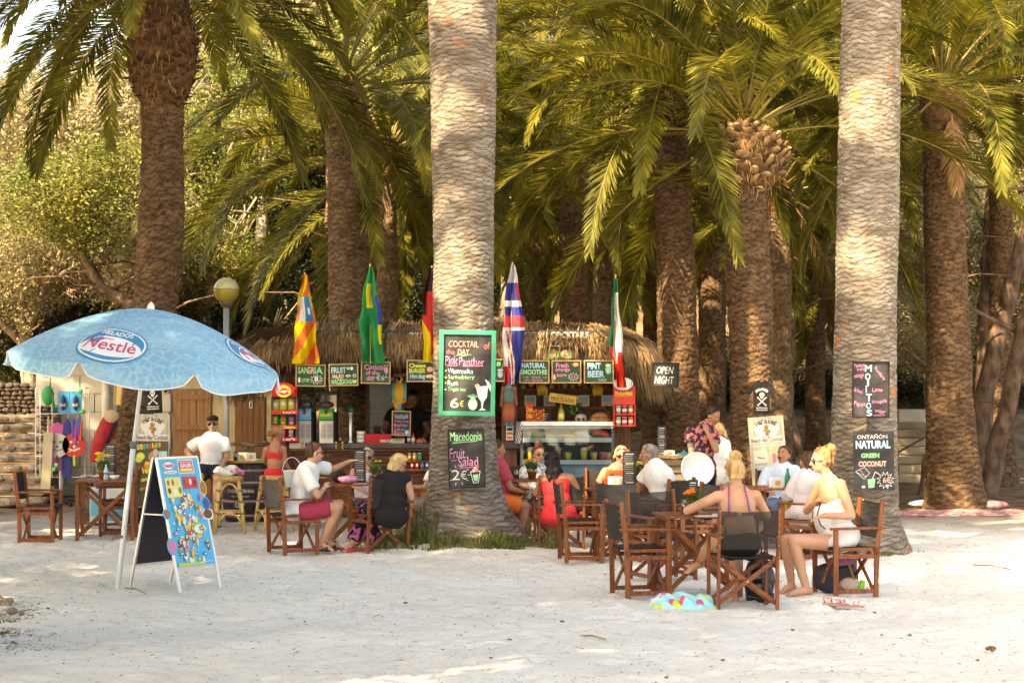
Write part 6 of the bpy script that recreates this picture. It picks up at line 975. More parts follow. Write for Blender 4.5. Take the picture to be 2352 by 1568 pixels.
def shirt(px, py, d, w_, h_, lb, roll=0, extra=''):
    t = thing('hanging_shirt', lb, 'shirt', at(px, py, d)); t.rotation_euler = (0, roll, 0); pts = [(-.10, .5), (-.26, .44), (-.52, .16), (-.42, .05), (-.28, .20), (-.27, -.5), (.27, -.5), (.28, .20), (.42, .05), (.52, .16), (.26, .44), (.10, .5), (.05, .46), (-.05, .46)]; P_ = [(x*w_, z*h_) for x, z in pts]
    m = MB(); n = len(P_); V = [(x, -.035+.012*math.sin(z*30+x*20), z) for x, z in P_]+[(x, .02, z) for x, z in P_]; m.add(V, [(0, 1, 10, 11, 12, 13), (1, 2, 3, 4), (7, 8, 9, 10), (1, 4, 7, 10), (4, 5, 6, 7)]+[(i, i+n, (i+1) % n+n, (i+1) % n) for i in range(n)]+[(n+4, n+7, n+6, n+5)], 0); m.build('cloth', mat('black_tee', (.012, .011, .013), .9, col2=(.025, .023, .026), bump=.3, bs=12), t)
    m = MB(); W2 = w_*.5; y = -.050
    for i, ch in enumerate('PIRATES'): a = (i-3)*.30; cx, cz = math.sin(a)*W2*.42, h_*.10+math.cos(a)*h_*.13+.0; m.text(ch, (cx-.022*w_/.42, cz-.018*h_/.55, cx+.022*w_/.42, cz+.022*h_/.55), y, 0, bold=.04, rot=-a*.6)
    m.disc((0, h_*.07), w_*.085, y, .002, 0, 16, h_*.075); m.box((0, y-.0005, -.01*h_), (w_*.09, .003, h_*.05), 0)
    for s in (-1, 1): m.disc((s*w_*.035, h_*.065), w_*.022, y-.003, .001, 1, 8); m.stroke([(-s*w_*.13, -.02*h_), (s*w_*.12, -.22*h_)], w_*.035, y-.001, 0); m.disc((s*w_*.13, -.23*h_), w_*.03, y-.001, .002, 0, 8); m.disc((-s*w_*.14, -.01*h_), w_*.025, y-.001, .002, 0, 8)
    m.text('POLLENSA MALLORCA', (-w_*.2, -.33*h_, w_*.2, -.29*h_), y, 0, bold=.03); m.text('CALA BALEARIC', (-w_*.2, -.39*h_, w_*.2, -.35*h_), y, 0, bold=.03); m.build('lettering', [plain((.62, .60, .56), .8), BLACK], t)
    m = MB(); m.tube([(-.09, 0, .5*h_-.005), (0, 0, .5*h_+.03), (.09, 0, .5*h_-.005)], .009, 6); m.tube([(0, 0, .5*h_+.02), (0, 0, .5*h_+.06), (.02, 0, .5*h_+.075)], .006, 6); m.build('hanger', plain((.6, .25, .1) if extra else (.4, .4, .4), .5), t); return t
shirt(1749, 912, 27.5, .40, .47, 'black skull and crossbones shirt hanging on the pineapple palm', 0, 'x'); shirt(352, 908, 26.2, .40, .47, 'black skull and crossbones shirt hanging under the parasol', R(-3))
PLK = wood('weathered_plank', (.34, .32, .22), (.55, .52, .42), .7, 2, .2)
def pirate_board(label, x0, y0, x1, y1, d, roll, low):
    b = Board(label, x0, y0, x1, y1, d, None, PLK, 2, roll, name='bar_signboard', th=.03); cx = (x0+x1)/2; w_ = x1-x0; wf = (.66, .65, .60)
    b.pol([(cx-w_*.16, y0+50), (cx-w_*.36, y0+28), (cx-w_*.26, y0+12), (cx, y0+4), (cx+w_*.26, y0+12), (cx+w_*.38, y0+28), (cx+w_*.18, y0+50)], wf).pol([(x0+1, y0+46), (x1-1, y0+46), (x1-1, y0+60), (x0+1, y0+60)], wf)
    for i, ch in enumerate('Pirates'): a = (i-3)*.33; X_ = cx+math.sin(a)*w_*.29; Y_ = y0+25-math.cos(a)*14; b.txt(ch, X_-3.6, Y_-5, X_+3.6, Y_+5, (.12, .11, .10), bold=.03, rot=-a*.7)
    b.txt('Beach Bar Cocktail', x0+4, y0+48, x1-4, y0+58, (.16, .15, .14), bold=.02)
    for dx, dy, rx, ry, c in ((0, 24, 6, 7, (.50, .10, .05)), (-2, 32, 8, 5, (.38, .24, .08)), (5, 34, 7, 5, (.18, .26, .08)), (1, 40, 5, 5, (.45, .10, .06)), (3, 21, 5, 3, (.55, .35, .12)), (4, 47, 2, 4, (.5, .15, .08))): b.blob(cx+dx*.8, y0+dy, rx*.8, ry*.8, c)
    low(b, x0, y0, x1, y1, w_); return b.done()
def low1(b, x0, y0, x1, y1, w_):
    b.pol([(x0+2, y0+62), (x1-2, y0+62), (x1-2, y1-2), (x0+2, y1-2)], (.10, .075, .05))
    for i, (ch, c) in enumerate(zip('Smoothie', [(.75, .5, .05), (.7, .6, .1), (.1, .45, .2), (.1, .4, .6), (.6, .1, .1), (.7, .5, .05), (.2, .5, .15), (.7, .3, .05)])): b.txt(ch, x0+5+i*7, y0+70-i*.9, x0+11+i*7, y0+82-i*.9, c, bold=.05)
    b.blob(x0+14, y0+97, 10, 9, (.55, .62, .08)).blob(x0+14, y0+97, 7, 6, (.65, .70, .2)).blob(x0+10, y0+105, 8, 6, (.5, .6, .08)).blob(x0+42, y0+98, 10, 13, (.42, .25, .18)).blob(x0+48, y0+88, 6, 9, (.55, .42, .36)).pol([(x0+55, y0+84), (x1-4, y0+84), (x1-4, y0+106), (x0+55, y0+106)], (.35, .55, .52)).txt('LIFE', x0+58, y0+86, x1-6, y0+100, 'w')
    b.blob(x0+34, y0+118, 12, 9, (.68, .25, .03)).blob(x0+30, y0+112, 6, 4, (.75, .5, .1)).blob(x0+56, y0+115, 8, 14, (.60, .22, .18)).txt('Premium', x0+14, y0+122, x0+58, y0+136, (.75, .6, .05), bold=.05)
    for k in range(14): b.blob(x0+10+(k*19) % (w_-18), y0+142+(k*7) % 40, 5, 4, [(.6, .08, .04), (.7, .4, .05), (.15, .35, .08), (.6, .55, .1)][k % 4])
pirate_board('tall signboard with a pirates heading and a smoothie poster below it', 309, 951, 388, 1165, 26.0, R(1), low1)
def low2(b, x0, y0, x1, y1, w_):
    b.txt('Open at night! Chills & Fun', x0+4, y0+63, x1-4, y0+70, 'w', shear=.3, bold=.01); b.pol([(x0+6, y0+76), (x0+38, y0+76), (x0+38, y0+106), (x0+6, y0+106)], (.60, .58, .52)).blob(x0+22, y0+95, 12, 5, 'w').pol([(x0+14, y0+90), (x0+32, y0+93), (x0+28, y0+97), (x0+16, y0+95)], (.45, .22, .08)).blob(x0+30, y0+95, 4, 2, 'r')
    b.txt('Sandwiches', x0+36, y0+72, x0+60, y0+80, (.15, .45, .12), shear=.3).pol([(x0+8, y0+112), (x0+40, y0+112), (x0+40, y0+135), (x0+8, y0+135)], (.36, .50, .46)).txt('Cocktail', x0+10, y0+115, x0+36, y0+124, (.05, .3, .35)).pol([(x0+8, y0+140), (x0+40, y0+140), (x0+40, y0+168), (x0+8, y0+168)], (.45, .52, .42)).blob(x0+24, y0+152, 8, 8, (.6, .2, .1)).pol([(x0+50, y0+85), (x0+58, y0+85), (x0+58, y0+110), (x0+50, y0+110)], (.5, .12, .2))
pirate_board('weathered pirates beach bar cocktail signboard leaning on the pineapple palm', 1724, 956, 1806, 1136, 26.9, R(-4.5), low2)
# toy rack
t = thing('toy_rack', 'white wire rack of beach toys, bats and snorkels at the left', 'rack', (at(140, 0, 31.5).x, 31.5, 0)); WIR = plain((.62, .62, .60), .4)
m = MB(); m.tube([(0, 0, .05), (0, 0, .55)], .03, 10); m.build('post', WIR, t, True); m = MB()
for k in range(5): a = k*1.2566+.3; m.bar((0, 0, .09), (.38*math.cos(a), .38*math.sin(a), .05), .05, .04); m.ell((.38*math.cos(a), .38*math.sin(a), .03), .035)
m.build('base', BLACK, t); m = MB()
for x in (-.40, -.14, .12, .38): m.tube([(x, 0, .45), (x, 0, 1.86)], .008, 6)
for z in (.45, .78, 1.12, 1.45, 1.86): m.tube([(-.40, 0, z), (.38, 0, z)], .008, 6)
for x in (-.40, .38): m.tube([(x, .3, .45), (x, .3, 1.86)], .008, 6); m.tube([(x, 0, 1.86), (x, .3, 1.86)], .008, 6); m.tube([(x, 0, .45), (x, .3, .45)], .008, 6)
m.build('wire_frame', WIR, t)
def rk(px, py, dd=-.06): return at(px, py, 31.5+dd)
TG = 'beach toys on the wire rack'
def boardtoy(x0, y0, x1, y1, c, lb, rnd=1, dd=-.03):
    m = MB(); p = rk((x0+x1)/2, (y0+y1)/2, dd); w_, h_ = (x1-x0)*31.4/F, (y1-y0)*31.4/F; m.poly([(p.x-w_/2, p.z-h_*.4), (p.x-w_*.3, p.z-h_/2), (p.x+w_*.3, p.z-h_/2), (p.x+w_/2, p.z-h_*.4), (p.x+w_/2, p.z+h_*.2), (p.x+w_*.35, p.z+h_*.4), (p.x, p.z+h_/2), (p.x-w_*.35, p.z+h_*.4), (p.x-w_/2, p.z+h_*.2)], p.y, .03); W(m, 'bodyboard', plain(c, .4), lb, 'bodyboard', TG, bevel=.01)
boardtoy(106, 968, 160, 1080, (.62, .12, .40), 'pink bodyboard in the wire rack', dd=.02); boardtoy(143, 958, 165, 1100, (.03, .04, .22), 'navy bodyboard in the wire rack', dd=-.02)
for i, x in enumerate((145, 173)):
    m = MB(); bx(m, x-12, 898, x+14, 948, 31.38, .03); k = MB(); p = rk(x, 925, -.15); k.ell(p, (.04, .02, .12)); k.ell(p+Vector((0, 0, -.03)), (.055, .02, .05), mi=1); WT([('pack', m, plain((.04, .32, .62), .3), False), ('mask', k, [plain((.02, .03, .12), .4), plain((.35, .35, .33), .3)], True)], 'snorkel_set', ['left blue packed snorkel set hanging on the rack', 'right blue packed snorkel set hanging on the rack'][i], 'snorkel', TG)
for i, (px, py, c, c2, lb) in enumerate([(132, 1022, (.58, .56, .52), (.20, .18, .18), 'pale bat with a smiling face print on the wire rack'), (171, 1022, (.55, .05, .05), (.70, .68, .62), 'red bat with a white skull print on the wire rack')]):
    p = rk(px, py, -.12); m = MB(); m.disc((p.x, p.z), .19, p.y, .02, 0, 24, .19); h_ = MB(); h_.box((p.x, p.y-.01, p.z-.24), (.035, .025, .16)); f_ = MB()
    for a, b_, r, q in ((-.05, .05, .02, .02), (.05, .05, .02, .02), (0, -.02, .02, .015)): f_.disc((p.x+a, p.z+b_), r*1.2, p.y-.021, .002, 0, 10)
    f_.stroke([(p.x-.09, p.z-.05), (p.x, p.z-.09), (p.x+.09, p.z-.05)], .018, p.y-.021); f_.stroke([(p.x-.09, p.z-.10), (p.x+.09, p.z-.04)] if i else [(p.x-.05, p.z-.08), (p.x+.05, p.z-.08)], .015, p.y-.024); WT([('blade', m, plain(c, .4), False), ('handle', h_, plain((.05, .05, .05) if not i else (.45, .60, .05), .5), False), ('print', f_, plain(c2, .5), False)], 'beach_bat', lb, 'bat', TG)
m = MB(); p = rk(110, 908, -.1); m.ell(p, (.10, .08, .16)); [m.tube([p+Vector((0, 0, .14)), p+Vector((.08, -.04, 0)), p+Vector((.11, -.03, -.25))], .02, 6)]; W(m, 'fishing_net', plain((.03, .32, .10), .6), 'green net bag hanging at the top left of the rack', 'net', TG, smooth=True)
for i, (a, b_, c) in enumerate((((116, 965), (98, 1068), (.48, .33, .18)), ((112, 955), (103, 1070), (.55, .42, .25)))): m = MB(); m.tube([rk(*a, -.15), rk(*b_, -.15)], .014, 8); W(m, 'net_pole', plain(c, .6), ['left wooden net pole leaning on the rack', 'right wooden net pole leaning on the rack'][i], 'pole', TG)
m = MB(); P_ = [rk(112, 992, -.2), rk(104, 1085, -.2)]; m.bar(P_[0], P_[1]+Vector((0, 0, -.3)), .15, .03, up=(0, 1, 0)); W(m, 'long_board', plain((.45, .40, .28), .5), 'long tan board with blue print leaning on the rack', 'board', TG)
for i, (x, y, c) in enumerate([(168, 985, (.04, .08, .45)), (180, 980, (.05, .10, .50)), (172, 1000, (.55, .05, .35)), (184, 990, (.62, .10, .04))]): m = MB(); bx(m, x-4, y-22, x+4, y+20, 31.33, .04); W(m, 'toy_pack', plain(c, .4), ['blue toy pack', 'second blue toy pack', 'magenta toy pack', 'orange toy pack'][i]+' at the right side of the rack', 'toy', TG, bevel=.01)
for i, (x, y) in enumerate(((130, 1068), (190, 945), (124, 1078), (185, 898))): m = MB(); m.ell(rk(x, y, -.2), (.04, .03, .035)); W(m, 'toy_ball', plain((.05, .55, .12), .5), ['green toy by the pale bat', 'green toy clipped to the right of the rack', 'lower green toy by the pale bat', 'green clip at the top right of the rack'][i], 'toy', TG, smooth=True)
# things hanging on the leaning palm
for i, (a, b_, c, r) in enumerate([((250, 955), (212, 1060), (.52, .02, .03), .085), ((262, 960), (225, 1035), (.03, .03, .035), .08), ((268, 955), (246, 1020), (.50, .015, .04), .06)]):
    m = MB(); p, q = at(*a, 26.6+.1*i), at(*b_, 26.6+.1*i); m.tube([p.lerp(q, f)+Vector((0, .03*math.sin(f*9+i), 0)) for f in np.linspace(0, 1, 9)], [r*.6, r, r*1.05, r*1.1, r, r*1.15, r, r*.8, r*.4], 12); m.v = [(x, y+(y-26.6)*-.2, z) for x, y, z in m.v]; W(m, 'life_jacket', mat('jacket_%d' % i, c, .6, col2=tuple(v*.5+.01 for v in c), ns=9, bump=.5, bs=20), ['bright red life jacket hanging on the leaning palm', 'black life jacket hanging between the two red ones', 'narrow crimson life jacket nearest the trunk'][i], 'life jacket', 'life jackets on the leaning palm', smooth=True)
m = MB(); m.ell(at(256, 955, 26.5), (.10, .06, .09)); W(m, 'straw_hat', plain((.50, .36, .22), .9), 'tan sun hat hung above the red life jackets', 'hat', smooth=True)
b = Board('narrow yellow framed panel fixed to the leaning palm under the parasol', 262, 879, 282, 929, 26.3, WOODL, plain((.62, .45, .12), .5), 2, R(6), name='framed_panel', yaw=R(-25)); b.done()
m = MB(); bx(m, 206, 1118, 285, 1200, 26.0, .03); k = MB(); bx(k, 208, 1128, 232, 1185, 25.99, .005, 0); bx(k, 240, 1155, 280, 1195, 25.99, .005, 1); WT([('panel', m, plain((.50, .55, .58), .5), False), ('print', k, [plain((.08, .40, .65), .5), plain((.05, .32, .62), .5)], False)], 'poster_board', 'blue and white poster standing under the flower pot table', 'poster')
# ============================================================ building, steps, walls at the back
BLK = mat('wall_block', (.50, .46, .38), .9, col2=(.60, .56, .47), ns=2.5, bump=.3, bs=30); CRM = mat('cream_render', (.48, .36, .20), .9, col2=(.58, .46, .28), ns=2, bump=.2, bs=20)
t = thing('service_building', 'low pale block building with wooden doors behind the parasol', 'building', (at(330, 0, 34).x, 34, 0)); r1 = random.Random(2)
m = MB(); bx(m, 84, 820, 640, 1150, 34.05, 2.5); m.build('wall', plain((.34, .30, .24), .9), t, world=True)
for r_1 in range(8):
    y = 820+r_1*42; x = 82-(34 if r_1 % 2 else 0)
    while x < 392:
        x0, x1 = max(x, 82), min(x+67, 392)
        if x1-x0 > 8: m = MB(); bx(m, x0+.7, y+.7, x1-.7, y+41.3, 34.0-.008*r1.random(), .06); m.build('block', BLK, t, world=True)
        x += 68
m = MB(); bx(m, 488, 820, 540, 1150, 34.0, .06); bx(m, 392, 820, 488, 893, 34.0, .06); bx(m, 612, 820, 640, 1150, 34.0, .06); bx(m, 540, 820, 612, 910, 34.0, .06); m.build('render_coat', CRM, t, world=True)
def wdoor(x0, x1, y0, rails, W1, sign=False):
    m = MB(); bx(m, x0, y0, x1, 1148, 34.0, .04); dr = m.build('door', W1, t, world=True); n = 5; off = t.location
    for i in range(n): m = MB(); a = x0+3+(x1-x0-6)*i/n; bx(m, a+.5, y0+3, a+(x1-x0-6)/n-.5, 1146, 33.975, .03); o = m.build('plank', W1, dr); o.location = -off
    for y in rails: m = MB(); bx(m, x0+3, y, x1-3, y+12, 33.95, .03); o = m.build('rail', W1, dr); o.location = -off
    if sign: m = MB(); bx(m, 572, 921, 580, 937, 33.94, .01, 0); bx(m, 574.5, 926, 577.5, 935, 33.935, .005, 1); p = at(576, 924, 33.93); m.disc((p.x, p.z), .01, p.y, .003, 1, 10); o = m.build('sign', [WHITE, BLACK], dr); o.location = -off
wdoor(398, 488, 896, (905, 975, 1040), wood('door_wood', (.25, .12, .05), (.38, .20, .09), .6)); wdoor(541, 611, 912, (), wood('door_wood_dark', (.19, .085, .032), (.28, .13, .05), .6), True)
m = MB(); bx(m, 60, 806, 660, 822, 33.7, 3); m.build('roof', mat('roof_slab', (.20, .15, .10), .9, col2=(.3, .24, .16)), t, world=True)
m = MB(); m.tube([(at(243, 0, 33.9).x-t.location.x, -.1, 0), (at(243, 0, 33.9).x-t.location.x, -.1, 2.3)], .07, 10); m.build('drainpipe', plain((.52, .50, .42), .5), t, True)
STN = mat('rubble', (.20, .15, .11), .95, col2=(.36, .29, .22), ns=4, bump=.9, bs=14)
def stone_mesh(seed):
    r = random.Random(seed); m = MB(); m.ell((0, 0, 0), 1, n=8, m=6); m.v = [tuple(c*(1+.22*noise.noise(Vector(v)*1.7+Vector((seed, 0, 0)))) for c in (v[0]*.9, v[1]*.7, v[2]*.8)) for v in m.v]; o = m.build('stone', STN); me = o.data; bpy.data.objects.remove(o); return me
SME = [stone_mesh(i) for i in range(5)]; r1 = random.Random(8)
def rubble(name, lb, x0, y0, x1, y1, d, sz=12, cat='wall'):
    t = thing(name, lb, cat, (at((x0+x1)/2, 0, d).x, d, 0)); s = F/d; m = MB(); bx(m, x0, y0+4, x1, y1, d+.12, .4); m.build('core', mat('earth', (.11, .075, .05), .95, col2=(.2, .14, .09)), t, world=True); y = y0
    while y < y1:
        x = x0+r1.uniform(-sz, 0); hh = r1.uniform(.6, 1)*sz
        while x < x1: ww = r1.uniform(.8, 2.1)*sz; put('stone', r1.choice(SME), t, at(x+ww/2, y+hh/2, d+.05)-t.location, (r1.uniform(-.2, .2), r1.uniform(-.15, .15), r1.uniform(-.3, .3)), (ww/s*.60, .16, hh/s*.62)); x += ww
        y += hh
rubble('stone_wall', 'rubble stone wall above the steps at the left edge', -30, 878, 92, 965, 35.5, 12); rubble('stone_wall', 'rubble flank wall between the steps and the toy rack', 92, 930, 128, 1145, 33.4, 10); rubble('stone_wall', 'low rubble wall under the toys beside the pale building', 195, 1090, 300, 1150, 33.0, 10)
t = thing('stone_steps', 'worn sandy stone steps climbing at the left edge', 'steps', (at(40, 0, 32).x, 32, 0)); SPM = mat('step_stone', (.24, .18, .12), .95, col2=(.38, .31, .22), ns=3, bump=.7, bs=16)
for i in range(9):
    d = 31.0+i*.42; a = at(-40, 0, d).x; b_ = at(100, 0, d).x; m = MB(); m.box(((a+b_)/2, d+.34, .07+i*.155), (b_-a, .6, .13)); sp_ = m.build('step', SPM, t, world=True, bevel=.03); x = a
    while x < b_: w_ = r1.uniform(.16, .42); put('stone', r1.choice(SME), t, (x+w_/2-t.location.x, d+r1.uniform(-.03, .05)-t.location.y+.10, .085+i*.155+r1.uniform(-.015, .015)), (0, r1.uniform(-.05, .05), r1.uniform(-.2, .2)), (w_*.60, .22, .085)); x += w_
t = thing('stone_terrace', 'stone terrace with steps and a pale wall behind the mojitos trunk', 'terrace', (at(2130, 0, 39).x, 39, 0))
for i in range(7): m = MB(); a = at(2040-0, 0, 38+i*.45).x; b_ = at(2130, 0, 38+i*.45).x; m.box(((a+b_)/2, 38.3+i*.45, .09+i*.16), (b_-a, .5, .15)); m.build('step', SPM, t, world=True, bevel=.02)
m = MB(); bx(m, 2066, 940, 2126, 1012, 40.8, .3); m.build('wall', mat('pale_wall', (.55, .52, .44), .9, col2=(.65, .62, .55)), t, world=True)
for i in range(10): m = MB(); x = 2222+(i % 3)*30+r1.uniform(-4, 4); y = 930+(i//3)*38; bx(m, x, y, x+27, y+24, 39.5+.4*(i % 2), .5); m.build('block', SPM, t, world=True, bevel=.02)
m = MB(); m.tube([at(2060, 1040, 38), at(2095, 1020, 38.3), at(2128, 1002, 38.6)], .02, 8); m.tube([at(2062, 1040, 38), at(2062, 1090, 38)], .02, 8); m.build('handrail', BLACK, t, world=True)
# ============================================================ on the sand
def cloth(name, lb, px, py, w_, h_, mats, rz=0, amp=.04, cat='towel', seed=0, fn=None, z0=.02, nx=60, ny=44):
    p = gp(px, py); t = MB(); V = []; r = np.random.default_rng(seed); ph = r.uniform(0, 6, 6)
    for j in range(ny+1):
        for i in range(nx+1): u, v = i/nx-.5, j/ny-.5; e = max(0, 1-(abs(u)*2)**6)*max(0, 1-(abs(v)*2)**6); V.append((u*w_*(1+.06*math.sin(v*7+ph[0])), v*h_*(1+.1*math.sin(u*6+ph[1])), z0*.3+e*(z0+amp*(.45+.55*abs(math.sin(u*8+ph[2]+v*5+1.5*math.sin(v*4+ph[4]))))*(.4+.6*abs(math.sin(v*6+ph[3]+u*6+math.sin(u*9))))+amp*.22*math.sin(u*37+v*21+ph[5]))))
    t.add(V, []); 
    for j in range(ny):
        for i in range(nx): t.f.append((j*(nx+1)+i, j*(nx+1)+i+1, (j+1)*(nx+1)+i+1, (j+1)*(nx+1)+i)); t.m.append(fn(i/nx, j/ny) if fn else 0)
    return one(t, name, mats, lb, cat, (p.x, p.y, .0), rz, smooth=True)
r2 = random.Random(4); sp = [(r2.random(), r2.random(), r2.uniform(.03, .07), r2.choice((1, 1, 2, 3))) for _ in range(26)]
def tf(u, v):
    for a, b_, r, c in sp:
        if (u-a)**2+((v-b_)*.8)**2 < r*r: return c
    return 0
TWM = [plain((.28, .66, .72), .9), plain((.65, .10, .28), .9), plain((.50, .60, .08), .9), plain((.75, .62, .70), .9)]
cloth('beach_towel', 'crumpled turquoise and pink beach towel on the sand in front of the chairs', 1568, 1394, .62, .42, TWM, .1, .09, fn=tf, seed=3); cloth('rug', 'pink patterned rug spread beside the far right palm', 2215, 1180, 2.3, .9, [mat('pink_rug', (.42, .16, .17), .9, col2=(.58, .40, .36), ns=9, contrast=(.47, .53))], 0, .03, 'rug', 4)
p = gp(2150, 1168); m = MB(); m.ell((0, 0, .07), (.42, .2, .07)); one(m, 'cushion', mat('blue_cushion', (.20, .27, .33), .9, col2=(.42, .42, .40), ns=12), 'blue grey cushion on the rug beside the palm foot', 'cushion', (p.x, p.y+.1, 0), smooth=True); p = gp(2255, 1172); m = MB(); m.ell((0, 0, .08), (.45, .22, .08)); one(m, 'cushion', mat('stripe_cushion', (.45, .12, .13), .9, col2=(.50, .46, .42), ns=3, stretch=(6, 1, 1), contrast=(.47, .53)), 'red and grey striped cushion at the right of the rug', 'cushion', (p.x, p.y, 0), .2, smooth=True)
# folded towel on stool
p = at(526, 0, 25.8); m = MB(); m.ell((0, 0, .055), (.20, .17, .07), n=26, m=16); m.v = [(x*(1+.08*math.sin(z*60)), y, z+.02*math.sin(x*28+y*15)) for x, y, z in m.v]; m.m = [tf((i*.61) % 1, (i*.37) % 1) for i in range(len(m.f))]; one(m, 'folded_towel', [mat('towel_print', (.60, .70, .66), .9, col2=(.62, .18, .28), ns=7, contrast=(.55, .6))]*4, 'folded pastel beach towel lying on the rattan stool', 'towel', (p.x, p.y, .75), smooth=True)
# bags
p = gp(1750, 1385); t = thing('backpack', 'black leather backpack standing behind the bikini woman chair', 'backpack', (p.x, p.y+.15, 0)); BLL = plain((.010, .010, .011), .28, coat=.3); m = MB(); m.ell((0, 0, .19), (.14, .10, .19), n=20, m=14); m.box((0, 0, .04), (.24, .17, .08)); m.build('body', BLL, t, True); m = MB(); m.ell((0, -.085, .13), (.10, .05, .09), n=16, m=10); m.build('pocket', BLL, t, True); m = MB(); m.ell((0, -.02, .33), (.12, .09, .06)); m.build('flap', BLL, t, True); m = MB(); m.tube([(-.09, .08, .33), (-.13, .12, .2), (-.10, .1, .04)], .013, 6); m.tube([(.0, .05, .37), (.02, .05, .42), (.05, .05, .37)], .01, 6); m.build('strap', BLL, t, True)
p = gp(1925, 1362); t = thing('handbag', 'dark bag with tan straps and purple cloth under the chair of the woman in white', 'bag', (p.x, p.y+.1, 0), .1); m = MB(); m.ell((0, 0, 0), 1, n=28, m=20); sq = lambda c, r, e: math.copysign(abs(c)**e, c)*r; m.v = [(sq(x, .21, .6)*(1-.22*(z > 0)*z), sq(y, .085, .7)+.012*math.sin(x*9+z*5), .15+sq(z, .15, .6)-.03*(z > .5)*(1-abs(x))) for x, y, z in m.v]; m.build('body', mat('navy_bag', (.02, .022, .04), .6, col2=(.05, .05, .07)), t, True); m = MB(); m.ell((.03, -.02, .285), (.13, .07, .045)); m.v = [(x, y, z+.015*math.sin(x*60+y*30)) for x, y, z in m.v]; m.build('scarf', plain((.36, .10, .36), .8), t, True); m = MB(); m.tube([(-.16, -.11, .1), (-.1, -.13, .28), (.08, -.13, .28), (.15, -.11, .1)], .015, 6); m.build('strap', plain((.30, .15, .06), .6), t, True); m = MB(); m.ell((.10, -.10, .09), (.10, .04, .06)); m.build('pocket', plain((.48, .38, .30), .7), t, True); m = MB(); m.tube([(.2, -.1, .03), (.23, -.1, .12)], .03, 8); m.build('can', plain((.25, .55, .05), .4), t, True)
for i, (px, py, a) in enumerate(((1920, 1392, -.5), (1952, 1397, -.2))):
    p = gp(px, py); t = thing('sandal', ['pink strappy sandal lying on the sand, left one', 'pink strappy sandal lying on the sand, right one'][i], 'sandal', (p.x, p.y, .008), a, 'pair of pink sandals'); m = MB(); m.disc((0, 0), .125, 0, .016, 0, 20, .042); m.v = [(x*(1+.0), z*1.0*(1+.25*x/.12), y+.02) for x, y, z in m.v]; m.build('sole', plain((.42, .25, .20), .8), t); m = MB()
    for x in (.07, .03, -.05): m.tube([(x, -.04, .02), (x+.01, -.01, .06), (x, .04, .02)], .006, 6)
    m.tube([(-.1, .0, .02), (-.12, .0, .07), (-.06, 0, .06)], .008, 6); m.build('strap', plain((.58, .26, .24), .7), t, True)
# grass round the trunks
GRM = mat('grass_blade', (.085, .12, .03), .6, col2=(.22, .21, .09), ns=2, island=.5, transl=.25)
def grass(name, lb, cx, cy, rx, ry, n, h, seed, gap=None, sl=1.0):
    g = np.random.default_rng(seed); k = 6; a = g.uniform(0, 2*PI, n); r = np.abs(1-np.abs(g.normal(0, .33, n))); x = cx+rx*r*np.cos(a)+g.normal(0, .05, n); y = cy+ry*r*np.sin(a)+g.normal(0, .05, n)
    tu = vnoise(x*4+50, y*4+50, seed); keep = tu > .32; x, y, tu = x[keep], y[keep], tu[keep]; n = len(x); z = terrain(x, y)-.01; H = h*g.uniform(.25, 1.0, n)*(.25+1.9*tu**3)*np.where(x < cx-.3, 1.35, .62); th = g.uniform(0, 2*PI, n); ln = g.uniform(.2, .9, n)*H; w_ = g.uniform(.0025, .005, n)
    P0 = np.stack([x, y, z], 1); d = np.stack([np.cos(th), np.sin(th), 0*th], 1); P1 = P0+d*(ln*.35)[:, None]+np.stack([0*x, 0*x, H*.6], 1); P2 = P0+d*ln[:, None]+np.stack([0*x, 0*x, H*.92], 1); s = np.stack([-np.sin(th)*w_, np.cos(th)*w_, 0*w_], 1); s[:, 0] += w_
    V = np.stack([P0-s, P0+s, P1-s, P1+s, P2], 1).reshape(-1, 3); b_ = np.arange(n)[:, None]*5; o = npmesh(name, V, np.concatenate([b_+np.array([0, 1, 3, 2]), b_+np.array([2, 3, 4, 4])], 0)[:, :4], GRM, None, False); return tag(o, lb, 'grass', None, 'stuff')
def grass3(*a, **k):
    o = grass(*a, **k); o.data.validate(); return o
grass3('grass', 'tufty green grass ringing the foot of the thick cocktail trunk', T1X, T1Y-.25, 1.15, .66, 21000, .34, 5); grass3('grass', 'dry grass at the foot of the mojitos trunk', T2X-.1, T2Y-.1, .62, .4, 5200, .16, 6); grass3('grass', 'sparse weeds in the lower left corner of the sand', -4.3, 16.4, .45, 1.1, 2600, .05, 7)
g = np.random.default_rng(9); DB = MB()
for k in range(5500):
    x, y = g.uniform(-6.5, 6.5), g.uniform(12.9, 29)
    if g.random() < .5: y = g.uniform(14.6, 18.2) if k < 1500 else y; x = -.257*y+abs(g.normal(0, .22)) if k < 1500 else x
    a = g.uniform(0, PI); l = g.uniform(.006, .026)*(1.6 if g.random() < .06 else 1); w_ = g.uniform(.002, .006); z = float(terrain(np.array(x), np.array(y)))+.006; c, s = math.cos(a), math.sin(a); DB.add([(x-c*l, y-s*l, z), (x+s*w_, y-c*w_, z+.006), (x+c*l, y+s*l, z+.004), (x-s*w_, y+c*w_, z+.008)], [(0, 1, 2, 3)], int(g.integers(0, 3)))
tag(DB.build('leaf_litter', [plain((.16, .09, .05), .9), plain((.28, .19, .11), .9), plain((.07, .045, .03), .9)]), 'scattered brown bits of bark and leaf on the sand', 'litter', None, 'stuff')
